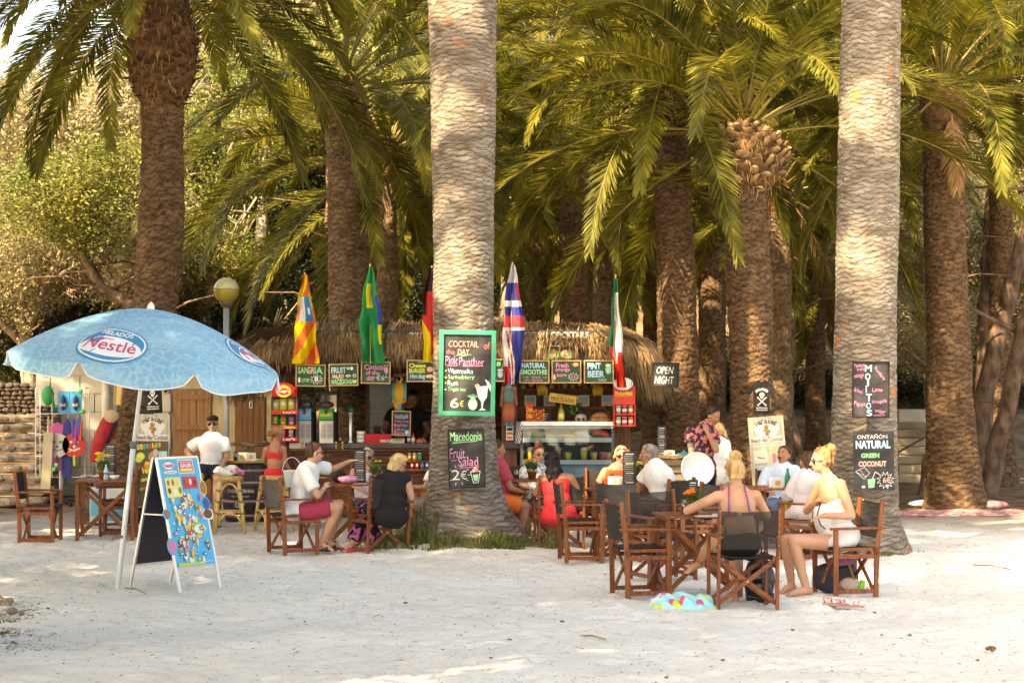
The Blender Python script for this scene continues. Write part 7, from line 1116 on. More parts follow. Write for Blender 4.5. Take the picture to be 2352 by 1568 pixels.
for i, (px, py, s) in enumerate([(2276, 1497, .035), (1820, 1450, .016), (1170, 1472, .014), (930, 1388, .018), (1128, 1515, .014), (1660, 1520, .016), (2025, 1463, .018), (2010, 1410, .016), (1290, 1430, .018), (2070, 1470, .014), (2090, 1463, .018), (700, 1430, .01), (1530, 1560, .014), (2245, 1520, .014)]):
    p = gp(px, py); m = MB(); r = random.Random(i)
    for k in range(14): a = r.uniform(0, 6.3); m.ell((math.cos(a)*s*r.random(), math.sin(a)*s*r.random(), s*.4*r.random()+s*.2), s*r.uniform(.25, .5), n=6, m=4)
    one(m, 'dry_clump', mat('clump', (.13, .06, .03), .95, col2=(.25, .14, .07), ns=60), 'dark reddish dry clump lying in the lower right sand' if i == 0 else 'small brown dry clump lying on the open sand', 'dry clump', (p.x, p.y, .01), 0, None if i == 0 else 'small dry clumps on the sand', smooth=True)
for i, (px, py, s) in enumerate([(8, 1395, .10), (28, 1408, .07), (50, 1412, .05), (-6, 1380, .08), (20, 1384, .06)]): p = gp(px, py); o = put('pale_stone', SME[i], None, (p.x, p.y, .02), (0, 0, i), (s, s*.7, s*.6)); tag(o, ['largest pale stone at the left edge of the sand', 'middle pale stone nearest the camera at the left edge', 'smallest pale stone, right of the others at the left edge', 'pale stone cut by the left picture edge', 'small pale stone behind the largest one at the left edge'][i], 'stone', 'pale stones at the left edge')
for i, (a, b_, lb) in enumerate([((287, 1352), (335, 1365), 'thin dark twig on the sand below the parasol pole'), ((1330, 1463), (1390, 1470), 'short brown twig on the sand'), ((2235, 1300), (2320, 1308), 'dark fallen leaf at the foot of the mojitos trunk')]): p, q = gp(*a), gp(*b_); m = MB(); m.tube([p+Vector((0, 0, .012)), p.lerp(q, .5)+Vector((0, .02, .025)), q+Vector((0, 0, .01))], .007, 6); W(m, 'twig', BARKT, lb, 'twig', 'twigs on the sand')
# ============================================================ people
SK1 = mat('skin_fair', (.47, .245, .15), .5, col2=(.54, .30, .20), ns=5, coat=.05); SK2 = mat('skin_tan', (.34, .155, .085), .5, col2=(.40, .20, .12), ns=5, coat=.05); SK3 = mat('skin_brown', (.20, .09, .05), .5)
def remeshed(mb, name, m, parent, vox=.011, smooth=4, clips=(), wr=0, wf=9, stuff=None):
    me = bpy.data.meshes.new('t'); me.from_pydata([tuple(Vector(v)-parent.location) for v in mb.v], [], mb.f); o = bpy.data.objects.new('t', me); COL.objects.link(o)
    r = o.modifiers.new('r', 'REMESH'); r.mode = 'VOXEL'; r.voxel_size = vox; s = o.modifiers.new('s', 'SMOOTH'); s.iterations = smooth; s.factor = .6
    bpy.context.view_layer.update(); dg = bpy.context.evaluated_depsgraph_get(); e = bpy.data.meshes.new_from_object(o.evaluated_get(dg)); bpy.data.objects.remove(o); bpy.data.meshes.remove(me); e.name = name
    n = len(e.vertices); co = np.empty(n*3, np.float32); e.vertices.foreach_get('co', co); co = co.reshape(-1, 3); no = np.empty(n*3, np.float32); e.vertices.foreach_get('normal', no); no = no.reshape(-1, 3)
    if wr:
        w_ = np.array([noise.noise(Vector((p[0]*wf, p[1]*wf, p[2]*wf*.55)))+.5*noise.noise(Vector((p[0]*wf*2.3+5, p[1]*wf*2.3, p[2]*wf*1.2))) for p in co]); co = co+no*(w_*wr)[:, None]; e.vertices.foreach_set('co', co.ravel().astype(np.float32))
    if clips:
        off = np.array(parent.location); kill = np.zeros(n, bool)
        for c in clips:
            k = np.ones(n, bool)
            for p, nr in c: k &= ((co+off-np.array(p)) @ np.array(nr)) > 0
            kill |= k
        import bmesh; bm = bmesh.new(); bm.from_mesh(e); bm.verts.ensure_lookup_table(); bmesh.ops.delete(bm, geom=[bm.verts[i] for i in np.nonzero(kill)[0]], context='VERTS'); bm.to_mesh(e); bm.free()
    e.polygons.foreach_set('use_smooth', np.ones(len(e.polygons), bool)); e.materials.clear(); e.materials.append(m); ob = bpy.data.objects.new(name, e); COL.objects.link(ob); ob.parent = parent; return ob
def basis(x, z): z = z.normalized(); x = (x-z*x.dot(z)).normalized(); y = z.cross(x); return Matrix((x, y, z)).transposed()
def frus(mb, p, q, a, b): mb.tube([p, q], [a, b], 14)
def hand(mb, w_, dr, pn, s=1, curl=.5, side=1):
    """palm + five fingers; dr direction, pn palm normal"""
    dr = dr.normalized(); pn = (pn-dr*pn.dot(dr)).normalized(); sd = dr.cross(pn); M_ = Matrix((sd, pn, dr)).transposed(); mb.ell(w_+dr*.045*s, (.037*s, .016*s, .052*s), M_, n=10, m=8); mb.cone(w_-dr*.02, w_+dr*.03*s, .024*s, .022*s, 8)
    for k, L_f in enumerate((.064, .074, .070, .056)):
        x = (k-1.5)*.021*s; a = w_+dr*.075*s+sd*x; d1 = (dr+sd*x*4+pn*curl*.5).normalized(); b = a+d1*L_f*.5*s; d2 = (d1+pn*curl).normalized(); mb.cone(a, b, .0095*s, .009*s, 6); mb.cone(b, b+d2*L_f*.5*s, .009*s, .0075*s, 6)
    a = w_+dr*.02*s-sd*.03*s*side; b = a+(dr*.6-sd*side).normalized()*.04*s; mb.cone(a, b, .012*s, .0105*s, 6); mb.cone(b, b+(dr+pn*curl-sd*.1*side).normalized()*.03*s, .0105*s, .008*s, 6)
class P:
    def __init__(s, label, d, J, face, skin=SK1, sc=1.0, fat=1.0, legs=True, vox=.013, group=None, headr=1.0, lean=None):
        s.j = {k: at(v[0], v[1], d+(v[2] if len(v) > 2 else 0)) for k, v in J.items()}; j = s.j; s.sc, s.fat, s.skin, s.vox = sc, fat, skin, vox; base = j['pelvis']; s.t = thing('person', label, 'person', (base.x, base.y, 0))
        s.f = Vector(face).normalized(); u = Vector((0, 0, 1)); s.r = s.f.cross(u).normalized(); s.u = s.r.cross(s.f).normalized(); s.MH = Matrix((s.r, s.f, s.u)).transposed(); s.up = (j['neck']-j['pelvis']); s.MT = basis(j['sR']-j['sL'], s.up); s.hs = sc*headr
        mb = MB(); s.torso(mb, 0); k = sc; h = j['head']; mb.cone(j['neck']-s.up.normalized()*.03, h-s.u*.05-s.f*.015, .056*k, .050*k, 10)
        hs = s.hs; H = lambda f, u, r=0: h+(s.f*f+s.u*u+s.r*r)*hs
        mb.ell(H(-.008, .025), (.074*hs, .094*hs, .094*hs), s.MH, n=16, m=12); mb.ell(H(.018, -.035), (.060*hs, .068*hs, .078*hs), s.MH, n=14, m=10); mb.ell(H(.062, -.088), (.025*hs, .02*hs, .018*hs)); mb.cone(H(.086, .012), H(.108, -.026), .010*hs, .0155*hs, 8); mb.ell(H(.078, -.058), (.026*hs, .014*hs, .016*hs), s.MH); mb.ell(H(.08, .028), (.05*hs, .012*hs, .012*hs), s.MH)
        for q in (-1, 1): mb.ell(H(-.008, -.008, q*.078), (.011*hs, .02*hs, .032*hs), s.MH); mb.ell(H(.062, -.02, q*.038), (.022*hs, .02*hs, .022*hs), s.MH)
        for q in ('L', 'R'):
            S_, E_, W_ = j['s'+q], j['e'+q], j['w'+q]; a = k*(.5+.5*fat); mb.cone(S_, E_, .053*a, .040*a, 12); mb.cone(E_, W_, .040*a, .026*k, 12); dr = (j['h'+q]-W_) if 'h'+q in j else (W_-E_); n_ = dr.cross(Vector((0, 0, 1))).cross(dr); n_ = -n_ if n_.z > 0 else n_
            if n_.length < 1e-3: n_ = Vector((1, 0, 0))
            hand(mb, W_, dr, n_, k, .5, 1 if q == 'L' else -1)
            if legs:
                hp = j['pelvis']+s.MT @ Vector(((-.085 if q == 'L' else .085)*k, 0, -.02)) if 'p'+q not in j else j['p'+q]; s.j['p'+q] = hp; kn, an = j['k'+q], j['a'+q]; mb.cone(hp, kn, .088*a, .060*a, 14); mb.cone(kn, kn.lerp(an, .35), .058*a, .058*a, 12); mb.cone(kn.lerp(an, .35), an, .058*a, .035*k, 12)
                to = j['t'+q] if 't'+q in j else an+Vector((0, -.16, -.06)); to = Vector((to.x, to.y, max(to.z, .018))) if an.z < .25 else to; hl = an-(to-an)*.22+Vector((0, 0, -.035)); mb.cone(hl, an, .034*k, .036*k, 10); mb.cone(hl, an.lerp(to, .55), .032*k, .036*k, 10); mb.cone(an.lerp(to, .5), to, .036*k, .022*k, 10)
                sdv = (to-an).cross(Vector((0, 0, 1))).normalized()
                for g_ in range(5): p0 = to+sdv*(g_-2)*.016*k; mb.cone(p0, p0+(to-an).normalized()*.03*k, .011*k, .009*k, 6)
        s.H = H; s.body = remeshed(mb, 'body', skin, s.t, vox, 3)
    def torso(s, mb, i, lo=1.0, sh=True, hipi=0):
        j = s.j; k = s.sc; N_, Q_ = j['neck'], j['pelvis']; L = lambda t: N_.lerp(Q_, t); w_ = max((j['sR']-j['sL']).length*.47, .13*k); fa = s.fat
        mb.ell(L(.30), (w_*.98*(.6+.4*fa)+i, .112*k*fa+i, .20*k+i), s.MT, n=18, m=12); mb.ell(L(.62), (.135*k*fa+i, .105*k*fa+i, .16*k+i), s.MT, n=18, m=12)
        if lo: mb.ell(L(.96), (.165*k*(.6+.4*fa)+i+hipi, .125*k*fa+i+hipi, .13*k+i), s.MT, n=18, m=12)
        if sh: mb.cone(j['sL'], j['sR'], .056*k+i, .056*k+i, 12); mb.cone(L(.0 if i == 0 else .13), L(.24), (.06 if i == 0 else .078)*k+i*.4, .10*k+i, 12)
    def shirt(s, m, sl=.55, i=.017, name='shirt', sh=True, clips=(), wr=.006, lo=1, slr=.016, hipi=0, extra=None, flare=0):
        mb = MB(); s.torso(mb, i, lo, sh, hipi); k = s.sc*(.5+.5*s.fat)
        for q in 'LR':
            if sl: e = s.j['s'+q].lerp(s.j['e'+q], min(sl, 1)); frus(mb, s.j['s'+q], e, .053*k+slr+.004, .053*k-.010*min(sl, 1)+slr+.008+flare)
            if sl > 1: e2 = s.j['e'+q].lerp(s.j['w'+q], sl-1); mb.ell(s.j['e'+q], .042*k+slr); frus(mb, s.j['e'+q], e2, .042*k+slr, .036*k+slr+flare)
        if extra: extra(mb, s)
        return remeshed(mb, name, m, s.t, .0145, 3, clips, wr)
    def legs(s, m, f=.6, i=.016, name='shorts', wr=.006, loose=.012, pelv=True):
        mb = MB(); k = s.sc*(.5+.5*s.fat); N_, Q_ = s.j['neck'], s.j['pelvis']
        if pelv: mb.ell(N_.lerp(Q_, .97), (.165*s.sc*(.6+.4*s.fat)+i, .125*s.sc*s.fat+i, .125*s.sc+i), s.MT, n=18, m=12)
        for q in 'LR':
            if not f: break
            a, b, c = s.j['p'+q], s.j['k'+q], s.j['a'+q]; e = a.lerp(b, min(f, 1)); r1 = (.088-.028*min(f, 1))*k+i+loose; frus(mb, a, e, .092*k+i, r1)
            if f > 1: mb.ell(b, .062*k+i); frus(mb, b, b.lerp(c, min(f-1, .97)), .060*k+i, .045*k+i+loose)
        return remeshed(mb, name, m, s.t, .0145, 3, (), wr)
    def hair(s, m, style='short', len_=.1, dirs=None, wr=.010, wf=22):
        H, hs = s.H, s.hs; mb = MB(); mb.ell(H(-.012, .034), (.084*hs, .103*hs, .098*hs), s.MH, n=16, m=12); f, u = s.f, s.u; clips = [[(H(.035, .055), f*.85-u*.5)], [(H(0, -.03), -u)]] 
        if style in ('short', 'thin'): mb.ell(H(-.045, -.005), (.072*hs, .062*hs, .07*hs), s.MH); clips = [[(H(.040, .062), f*.8-u*.6), (H(0, 0), f)], [(H(.0, .0), -u), (H(-.01, 0), f)], [(H(0, -.055), -u)]]
        if style == 'bob': mb.ell(H(-.025, -.04), (.096*hs, .088*hs, .115*hs), s.MH, n=16, m=12); mb.ell(H(.05, .085), (.075*hs, .05*hs, .03*hs), s.MH); clips = [[(H(.045, .05), f*.9-u*.45)], [(H(0, -.14), -u)]]
        if style == 'long':
            mb.ell(H(-.03, -.03), (.094*hs, .088*hs, .12*hs), s.MH, n=16, m=12); n = 5
            for i in range(n): t = (i+1)/n; mb.ell(H(-.055-.02*t, 0)-Vector((0, 0, .06+len_*t))*1.0, (.120*hs*(1-.30*t), .075*hs, .10*hs), s.MH, n=12, m=8)
            clips = [[(H(.04, .05), f*.9-u*.45)]]
        if style in ('bun', 'pony', 'topbun'): mb.ell(H(-.04, .02), (.084*hs, .090*hs, .10*hs), s.MH); clips = [[(H(.040, .060), f*.8-u*.6)], [(H(0, -.075), -u)]]
        if style == 'bun': c = s.b_at if hasattr(s, 'b_at') else H(-.09, .10); mb.ell(c, .060*hs, n=12, m=8)
        if style == 'topbun': mb.ell(H(-.035, .15), (.06*hs, .056*hs, .050*hs)); mb.ell(H(-.06, -.05), (.07*hs, .05*hs, .075*hs), s.MH)
        if style == 'pony':
            p = [H(-.10, .045)]+[v for v in dirs]; mb.tube(p, [.028*hs, .040*hs, .046*hs, .040*hs, .014*hs][:len(p)], 10)
        o = remeshed(mb, 'hair', m, s.t, .010, 2, clips, wr, wf); n = {'short': 0, 'thin': 0, 'bob': 90, 'long': 150, 'pony': 110, 'topbun': 90, 'bun': 130}[style]
        if n:
            vs = o.data.vertices; rr = random.Random(n); sm = MB()
            for i in range(n):
                v = vs[rr.randrange(len(vs))]; p0 = v.co-v.normal*.004; dr = (v.normal*rr.uniform(.2, .8)+Vector((rr.uniform(-1, 1), rr.uniform(-1, 1), rr.uniform(-1.4, .3)))*.7).normalized(); l = rr.uniform(.02, .055); p1 = p0+dr*l*.5; p2 = p1+(dr+Vector((rr.uniform(-.5, .5), rr.uniform(-.5, .5), -.7))).normalized()*l*.5; w_ = dr.cross(Vector((0, 1, 0))).normalized()*.0016
                sm.add([p0-w_, p0+w_, p1+w_, p1-w_, p2], [(0, 1, 2, 3), (3, 2, 4)])
            q = sm.build('loose_hair', m, o); q['kind'] = 'stuff'
        return o
    def face(s, glasses=None, lips=(.42, .13, .11), brow=(.07, .04, .025), mous=False, gcol=(.012, .01, .01)):
        H, hs = s.H, s.hs; m = MB()
        if glasses:
            for q in (-1, 1): m.ell(H(.088, .005, q*.033), (.030*hs, .012*hs, .022*hs), s.MH, n=12, m=8); m.bar(H(.085, .012, q*.06), H(-.005, .008, q*.084), .005, .008)
            m.bar(H(.100, .012, -.02), H(.100, .012, .02), .005, .006); m.build('sunglasses', plain(gcol, .15, coat=.5), s.t, True, True)
        else:
            for q in (-1, 1): m.ell(H(.082, .004, q*.031), (.013*hs, .007*hs, .007*hs), s.MH, mi=0, n=8, m=6); m.ell(H(.088, .004, q*.031), (.006*hs, .004*hs, .006*hs), s.MH, mi=1, n=8, m=6)
            m.build('eyes', [plain((.6, .57, .52), .3), plain((.03, .02, .015), .2)], s.t, True, True)
        m = MB(); m.ell(H(.092, -.060), (.021*hs, .007*hs, .0065*hs), s.MH, n=10, m=6); m.build('lips', plain(lips, .5), s.t, True, True); m = MB()
        for q in (-1, 1): m.ell(H(.088, .034, q*.032), (.019*hs, .006*hs, .0045*hs), s.MH, n=8, m=5)
        if mous: m.ell(H(.100, -.046), (.027*hs, .010*hs, .008*hs), s.MH)
        m.build('eyebrows' if not mous else 'facial_hair', plain(brow, .9), s.t, True, True)
    def part(s, name, m, fn, smooth=True): mb = MB(); fn(mb, s); return mb.build(name, m, s.t, smooth, True)
def hairm(n, a, b): return mat('hair_'+n, a, .55, col2=b, ns=14, nd=6, bump=.5, bs=70, stretch=(1.5, 1.5, .35), spec=.2, contrast=(.4, .62))
HW = hairm('white', (.42, .40, .35), (.62, .60, .54)); HBl = hairm('blonde', (.34, .21, .09), (.62, .46, .24)); HG = hairm('golden', (.28, .15, .06), (.62, .42, .18)); HK = hairm('black', (.006, .005, .006), (.02, .014, .014)); HB = hairm('brown', (.035, .016, .009), (.10, .05, .025)); HGr = hairm('grey', (.16, .13, .12), (.34, .29, .26)); HC = hairm('curly', (.12, .05, .02), (.42, .23, .10)); HGB = hairm('girl', (.14, .06, .025), (.42, .22, .10))
def cm(n, c, c2=None, **k): return mat('cloth_'+n, c, .85, col2=c2, bump=.35, bs=45, **k)
WT1 = cm('white', (.70, .71, .74)); RED = cm('red', (.62, .03, .04)); ORG = cm('orange', (.58, .13, .035)); BKC = cm('black', (.012, .010, .011))
# man in cap
p = P('man in a white tee, black cap and sunglasses sitting beside the barrel', 27.5, dict(head=(488, 974), neck=(488, 1000), pelvis=(484, 1078), sL=(455, 1014), sR=(516, 1014), eL=(428, 1036, .05), wL=(452, 1066, -.12), eR=(520, 1051, .0), wR=(503, 1080, -.30), hR=(500, 1087, -.40), kL=(455, 1099, -.42), kR=(499, 1098, -.42), aL=(468, 1186, -.50), aR=(496, 1188, -.50), tL=(462, 1203, -.72), tR=(500, 1205, -.72)), (.05, -1, -.02), SK1, .98, 1.05)
p.shirt(WT1, .62, flare=.02); p.legs(cm('navy', (.02, .02, .035)), .75, .02); p.hair(HGr, 'short'); p.face(1)
p.part('cap', BKC, lambda m, s: (m.ell(s.H(-.015, .075), (.086, .100, .058), s.MH), m.ell(s.H(.10, .062), (.066, .06, .008), s.MH))); p.part('flip_flops', BLACK, lambda m, s: [m.ell(Vector((s.j['t'+q].x, s.j['t'+q].y+.06, .012)), (.05, .13, .012)) for q in 'LR'])
# girl
p = P('girl in a red bikini with a curly ponytail, seen from behind with a white bucket', 25.9, dict(head=(640, 994), neck=(634, 1015), pelvis=(630, 1090), sL=(612, 1031, .02), sR=(651, 1030, -.02), eL=(606, 1058, .12), wL=(628, 1076, .25), eR=(656, 1064, -.02), wR=(668, 1082, .02), hR=(672, 1090, .02), kL=(660, 1096, .35), kR=(672, 1098, .1), aL=(664, 1160, .4), aR=(676, 1160, .2), tL=(680, 1172, .4), tR=(690, 1172, .2)), (1, .45, -.12), SK2, .80, .95)
h0 = at(616, 990, 25.85); p.hair(HGB, 'pony', dirs=[at(619, 998, 25.82), at(613, 1012, 25.8), at(612, 1026, 25.8), at(614, 1040, 25.8)], wr=.02, wf=30); p.face(0)
p.shirt(RED, 0, .012, 'bikini_top', False, [[(p.j['neck'].lerp(p.j['pelvis'], .30), p.up)], [(p.j['neck'].lerp(p.j['pelvis'], .52), -p.up)]], .012, 0); p.part('strap', RED, lambda m, s: [m.tube([s.j['neck'].lerp(s.j['pelvis'], .32)+s.MT @ Vector((x, -.10, 0)), s.j['s'+q].lerp(s.j['neck'], .35)+Vector((0, -.03, .04)), s.j['neck'].lerp(s.j['pelvis'], .3)+s.MT @ Vector((x, .10, 0))], .007, 6) for q, x in (('L', -.08), ('R', .08))]); p.legs(RED, 0, .010, 'bikini_bottom')
bc = at(671, 1098, 25.6); t = thing('bucket', 'white plastic bucket hanging from the hand of the girl', 'bucket', (bc.x, bc.y, bc.z-.11)); m = MB(); m.lathe([(.085, 0), (.115, .20), (.122, .205), (.122, .215), (.108, .215), (.08, .01), (0, .01)], 22); m.build('pail', plain((.62, .68, .74), .35), t, True); m = MB(); m.tube([(.12*math.cos(a), -.02, .21+.17*math.sin(a)) for a in np.linspace(0, PI, 13)], .006, 6); m.build('handle', plain((.6, .6, .62), .4), t, True)
# man white shirt, red shorts
p = P('man in a white shirt and dark red shorts reaching an arm across the table', 22.85, dict(head=(722, 1040), neck=(712, 1066, .0), pelvis=(682, 1176, -.02), sL=(700, 1082, -.17), sR=(731, 1074, .17), eL=(730, 1138, -.24), wL=(746, 1120, -.10), hL=(749, 1112, -.05), eR=(764, 1077, .30), wR=(803, 1059, .55), hR=(818, 1056, .6), pL=(690, 1176, -.12), pR=(692, 1172, .10), kL=(776, 1164, -.10), kR=(780, 1158, .30), aL=(738, 1246, -.05), aR=(757, 1243, .35), tL=(764, 1264, -.08), tR=(782, 1258, .35)), (.95, .35, -.05), SK1, 1.0, 1.08)
p.shirt(WT1, .75, .02, flare=.012, wr=.010, hipi=.012); p.legs(cm('maroon', (.34, .035, .075)), .80, .02); p.hair(HB, 'short'); p.face(1, gcol=(.05, .04, .04)); p.part('sandals', plain((.05, .03, .025), .7), lambda m, s: [(m.ell(s.j['a'+q].lerp(s.j['t'+q], .45)+Vector((0, 0, -.045)), (.13, .045, .018)), m.tube([s.j['a'+q].lerp(s.j['t'+q], .5)+Vector((.0, -.045, -.03)), s.j['a'+q].lerp(s.j['t'+q], .5)+Vector((0, 0, .035)), s.j['a'+q].lerp(s.j['t'+q], .5)+Vector((0, .045, -.03))], .014, 6)) for q in 'LR']); p.part('watch', STEEL, lambda m, s: m.tube([s.j['wL'].lerp(s.j['eL'], .15), s.j['wL'].lerp(s.j['eL'], .28)], .031, 12))
# white haired woman
p = P('white haired woman in sunglasses and a lace top facing the camera across the table', 25.2, dict(head=(843, 1050), neck=(841, 1073), pelvis=(842, 1158), sL=(813, 1084), sR=(869, 1082), eL=(810, 1113, -.05), wL=(830, 1124, -.28), eR=(880, 1112, -.05), wR=(862, 1122, -.28), kL=(816, 1168, -.42), kR=(846, 1168, -.42), aL=(820, 1236, -.45), aR=(842, 1236, -.45)), (.05, -1, -.1), SK1, .95, 1.12)
p.shirt(cm('lace', (.62, .62, .72), (.45, .42, .62), ns=25, contrast=(.45, .55)), 0, .014, 'lace_top', False, [[(p.j['neck'].lerp(p.j['pelvis'], .12), p.up)]]); p.part('strap', WT1, lambda m, s: [m.tube([s.j['neck'].lerp(s.j['pelvis'], .22)+s.MT @ Vector((x, -.12, 0)), s.j['neck'].lerp(s.j['s'+q], .5)+Vector((0, -.02, .035)), s.j['neck'].lerp(s.j['pelvis'], .2)+s.MT @ Vector((x, .10, 0))], .018, 6) for q, x in (('L', -.08), ('R', .08))]); p.legs(cm('black_floral', (.01, .01, .012), (.16, .14, .14), ns=26, contrast=(.52, .56)), 1.95, .014, 'trousers'); p.hair(HW, 'bob'); p.face(1)
# blonde woman in black
p = P('blonde woman in a black top beside the thick trunk, head turned right', 22.75, dict(head=(915, 1066, .05), neck=(903, 1086, .02), pelvis=(896, 1188), sL=(874, 1100, .0), sR=(932, 1098, .02), eL=(862, 1140, .1), wL=(872, 1160, .32), eR=(945, 1142, .05), wR=(915, 1158, .34), kL=(838, 1172, .30), kR=(872, 1176, .38), aL=(808, 1248, .22), aR=(842, 1250, .30), tL=(793, 1264, .10), tR=(838, 1266, .12)), (.85, .38, -.42), SK1, .97, 1.22)
p.shirt(BKC, .0, .018, 'black_top', True, (), .006, 1, hipi=.03, extra=lambda m, s: (frus(m, s.j['sL'], s.j['sL'].lerp(s.j['eL'], .7), .075, .085))); p.legs(mat('cloth_tropic', (.012, .01, .014), .85, col2=(.45, .10, .30), ns=13, nd=1, contrast=(.56, .60)), 1.9, .02, 'trousers'); p.hair(HBl, 'bob', wr=.014); p.face(1, gcol=(.10, .03, .02)); p.part('sandals', plain((.45, .05, .08), .7), lambda m, s: [m.ell(s.j['a'+q].lerp(s.j['t'+q], .5)+Vector((0, 0, -.035)), (.10, .09, .03)) for q in 'LR'])
p = P('person mostly hidden behind the thick trunk with one arm on the table', 24.7, dict(head=(1012, 1052), neck=(1010, 1078), pelvis=(1006, 1162), sL=(990, 1090, -.1), sR=(1016, 1090, .2), eL=(978, 1120, -.15), wL=(946, 1118, -.1), hL=(935, 1118, -.1), eR=(990, 1120, .25), wR=(965, 1122, .2), pL=(1000, 1160, -.1), pR=(1000, 1160, .1), kL=(944, 1158, -.1), kR=(940, 1158, .15), aL=(950, 1225, -.1), aR=(946, 1225, .15)), (-1, -.1, -.1), SK1, 1, 1)
p.shirt(WT1, .6); p.legs(cm('taupe', (.30, .25, .24)), .85, .02); p.hair(HB, 'short'); p.face(0)
p = P('man in a rose tee and orange shorts half hidden by the thick trunk', 24.5, dict(head=(1142, 1032), neck=(1143, 1058), pelvis=(1146, 1152), sL=(1132, 1080, .12), sR=(1156, 1080, -.12), eL=(1160, 1115, .2), wL=(1188, 1122, .25), eR=(1172, 1120, -.14), wR=(1196, 1128, .05), pL=(1150, 1152, .1), pR=(1152, 1154, -.1), kL=(1204, 1158, .15), kR=(1206, 1162, -.08), aL=(1196, 1225, .15), aR=(1194, 1230, -.05), tL=(1214, 1238, .1), tR=(1212, 1242, -.1)), (.9, .3, -.05), SK2, 1, 1.12)
p.shirt(cm('rose', (.48, .06, .09)), .6, flare=.012); p.legs(cm('orange_short', (.75, .17, .03)), .8, .02); p.hair(HB, 'short'); p.face(0)
p = P('woman in a patterned grey top with dark hair tied up beside the woman in red', 25.8, dict(head=(1238, 1043), neck=(1232, 1066), pelvis=(1222, 1158), sL=(1206, 1080), sR=(1254, 1080), eL=(1198, 1114, -.05), wL=(1222, 1122, -.28), eR=(1262, 1112, -.05), wR=(1244, 1122, -.28), kL=(1212, 1166, -.4), kR=(1240, 1166, -.4), aL=(1214, 1225, -.4), aR=(1240, 1225, -.4)), (.35, -1, -.05), SK1, .95, 1.0)
p.shirt(cm('grey_pattern', (.60, .60, .60), (.22, .25, .28), ns=30, contrast=(.46, .54)), .6); p.legs(cm('denim', (.06, .09, .16)), .9); p.hair(HB, 'topbun'); p.face(1, gcol=(.10, .05, .03))
p = P('woman with long wavy black hair in a red sleeveless dress, back to the camera', 23.15, dict(head=(1268, 1060), neck=(1272, 1084), pelvis=(1284, 1184), sL=(1246, 1100), sR=(1311, 1098), eL=(1234, 1132, .08), wL=(1248, 1128, .33), eR=(1335, 1132, .08), wR=(1312, 1142, .33), kL=(1272, 1184, .42), kR=(1302, 1184, .42), aL=(1272, 1245, .38), aR=(1296, 1245, .38)), (-.25, 1, -.05), SK2, .97, 1.12)
p.shirt(RED, 0, .016, 'red_dress', False, [[(p.j['neck'].lerp(p.j['pelvis'], .14), p.up)]], .006, 1, hipi=.03, extra=lambda m, s: m.ell(s.j['pelvis']+Vector((0, .12, -.03)), (.25, .28, .11))); p.part('strap', RED, lambda m, s: [m.tube([s.j['neck'].lerp(s.j['pelvis'], .25)+s.MT @ Vector((x, -.10, 0)), s.j['neck'].lerp(s.j['s'+q], .45)+Vector((0, -.01, .04)), s.j['neck'].lerp(s.j['pelvis'], .25)+s.MT @ Vector((x, .11, 0))], .022, 6) for q, x in (('L', -.07), ('R', .07))]); p.hair(HK, 'long', .32, wr=.030, wf=16); p.face(0)
p = P('blonde woman in an orange top and dark sunglasses facing the camera', 24.7, dict(head=(1427, 1046), neck=(1422, 1069), pelvis=(1412, 1158), sL=(1391, 1083), sR=(1451, 1080), eL=(1372, 1114, -.02), wL=(1392, 1126, -.28), eR=(1462, 1112, -.02), wR=(1444, 1124, -.28), kL=(1385, 1166, -.42), kR=(1420, 1166, -.42), aL=(1372, 1238, -.35), aR=(1402, 1238, -.40)), (.05, -1, -.12), SK1, .97, 1.28)
p.shirt(ORG, 0, .014, 'orange_top', False, [[(p.j['neck'].lerp(p.j['pelvis'], .10), p.up)]], .004, 1); p.part('strap', ORG, lambda m, s: [m.tube([s.j['neck'].lerp(s.j['pelvis'], .25)+s.MT @ Vector((x, -.14, 0)), s.j['neck'].lerp(s.j['s'+q], .5)+Vector((0, -.03, .04)), s.j['neck'].lerp(s.j['pelvis'], .2)+s.MT @ Vector((x, .10, 0))], .02, 6) for q, x in (('L', -.09), ('R', .09))]); p.legs(cm('dark_skirt', (.03, .025, .03)), .6, .02); p.hair(HBl, 'bob', wr=.014); p.face(1, gcol=(.05, .012, .01))
p = P('grey haired man with glasses in a white tee turned left, back of the tall menu', 22.75, dict(head=(1490, 1045), neck=(1502, 1068, -.02), pelvis=(1528, 1158, -.05), sL=(1488, 1084, .2), sR=(1530, 1084, -.18), eL=(1470, 1118, .28), wL=(1448, 1122, .2), eR=(1540, 1124, -.14), wR=(1500, 1138, -.05), pL=(1520, 1160, .1), pR=(1522, 1162, -.12), kL=(1440, 1162, .22), kR=(1440, 1168, -.02), aL=(1446, 1240, .2), aR=(1448, 1242, .0)), (-1, .10, -.1), SK2, 1.03, 1.10)
p.shirt(WT1, .6, .018, flare=.015, wr=.009); p.legs(cm('khaki', (.25, .2, .14)), .8, .02); p.hair(HGr, 'thin', wr=.003); p.face(1, gcol=(.35, .33, .32))
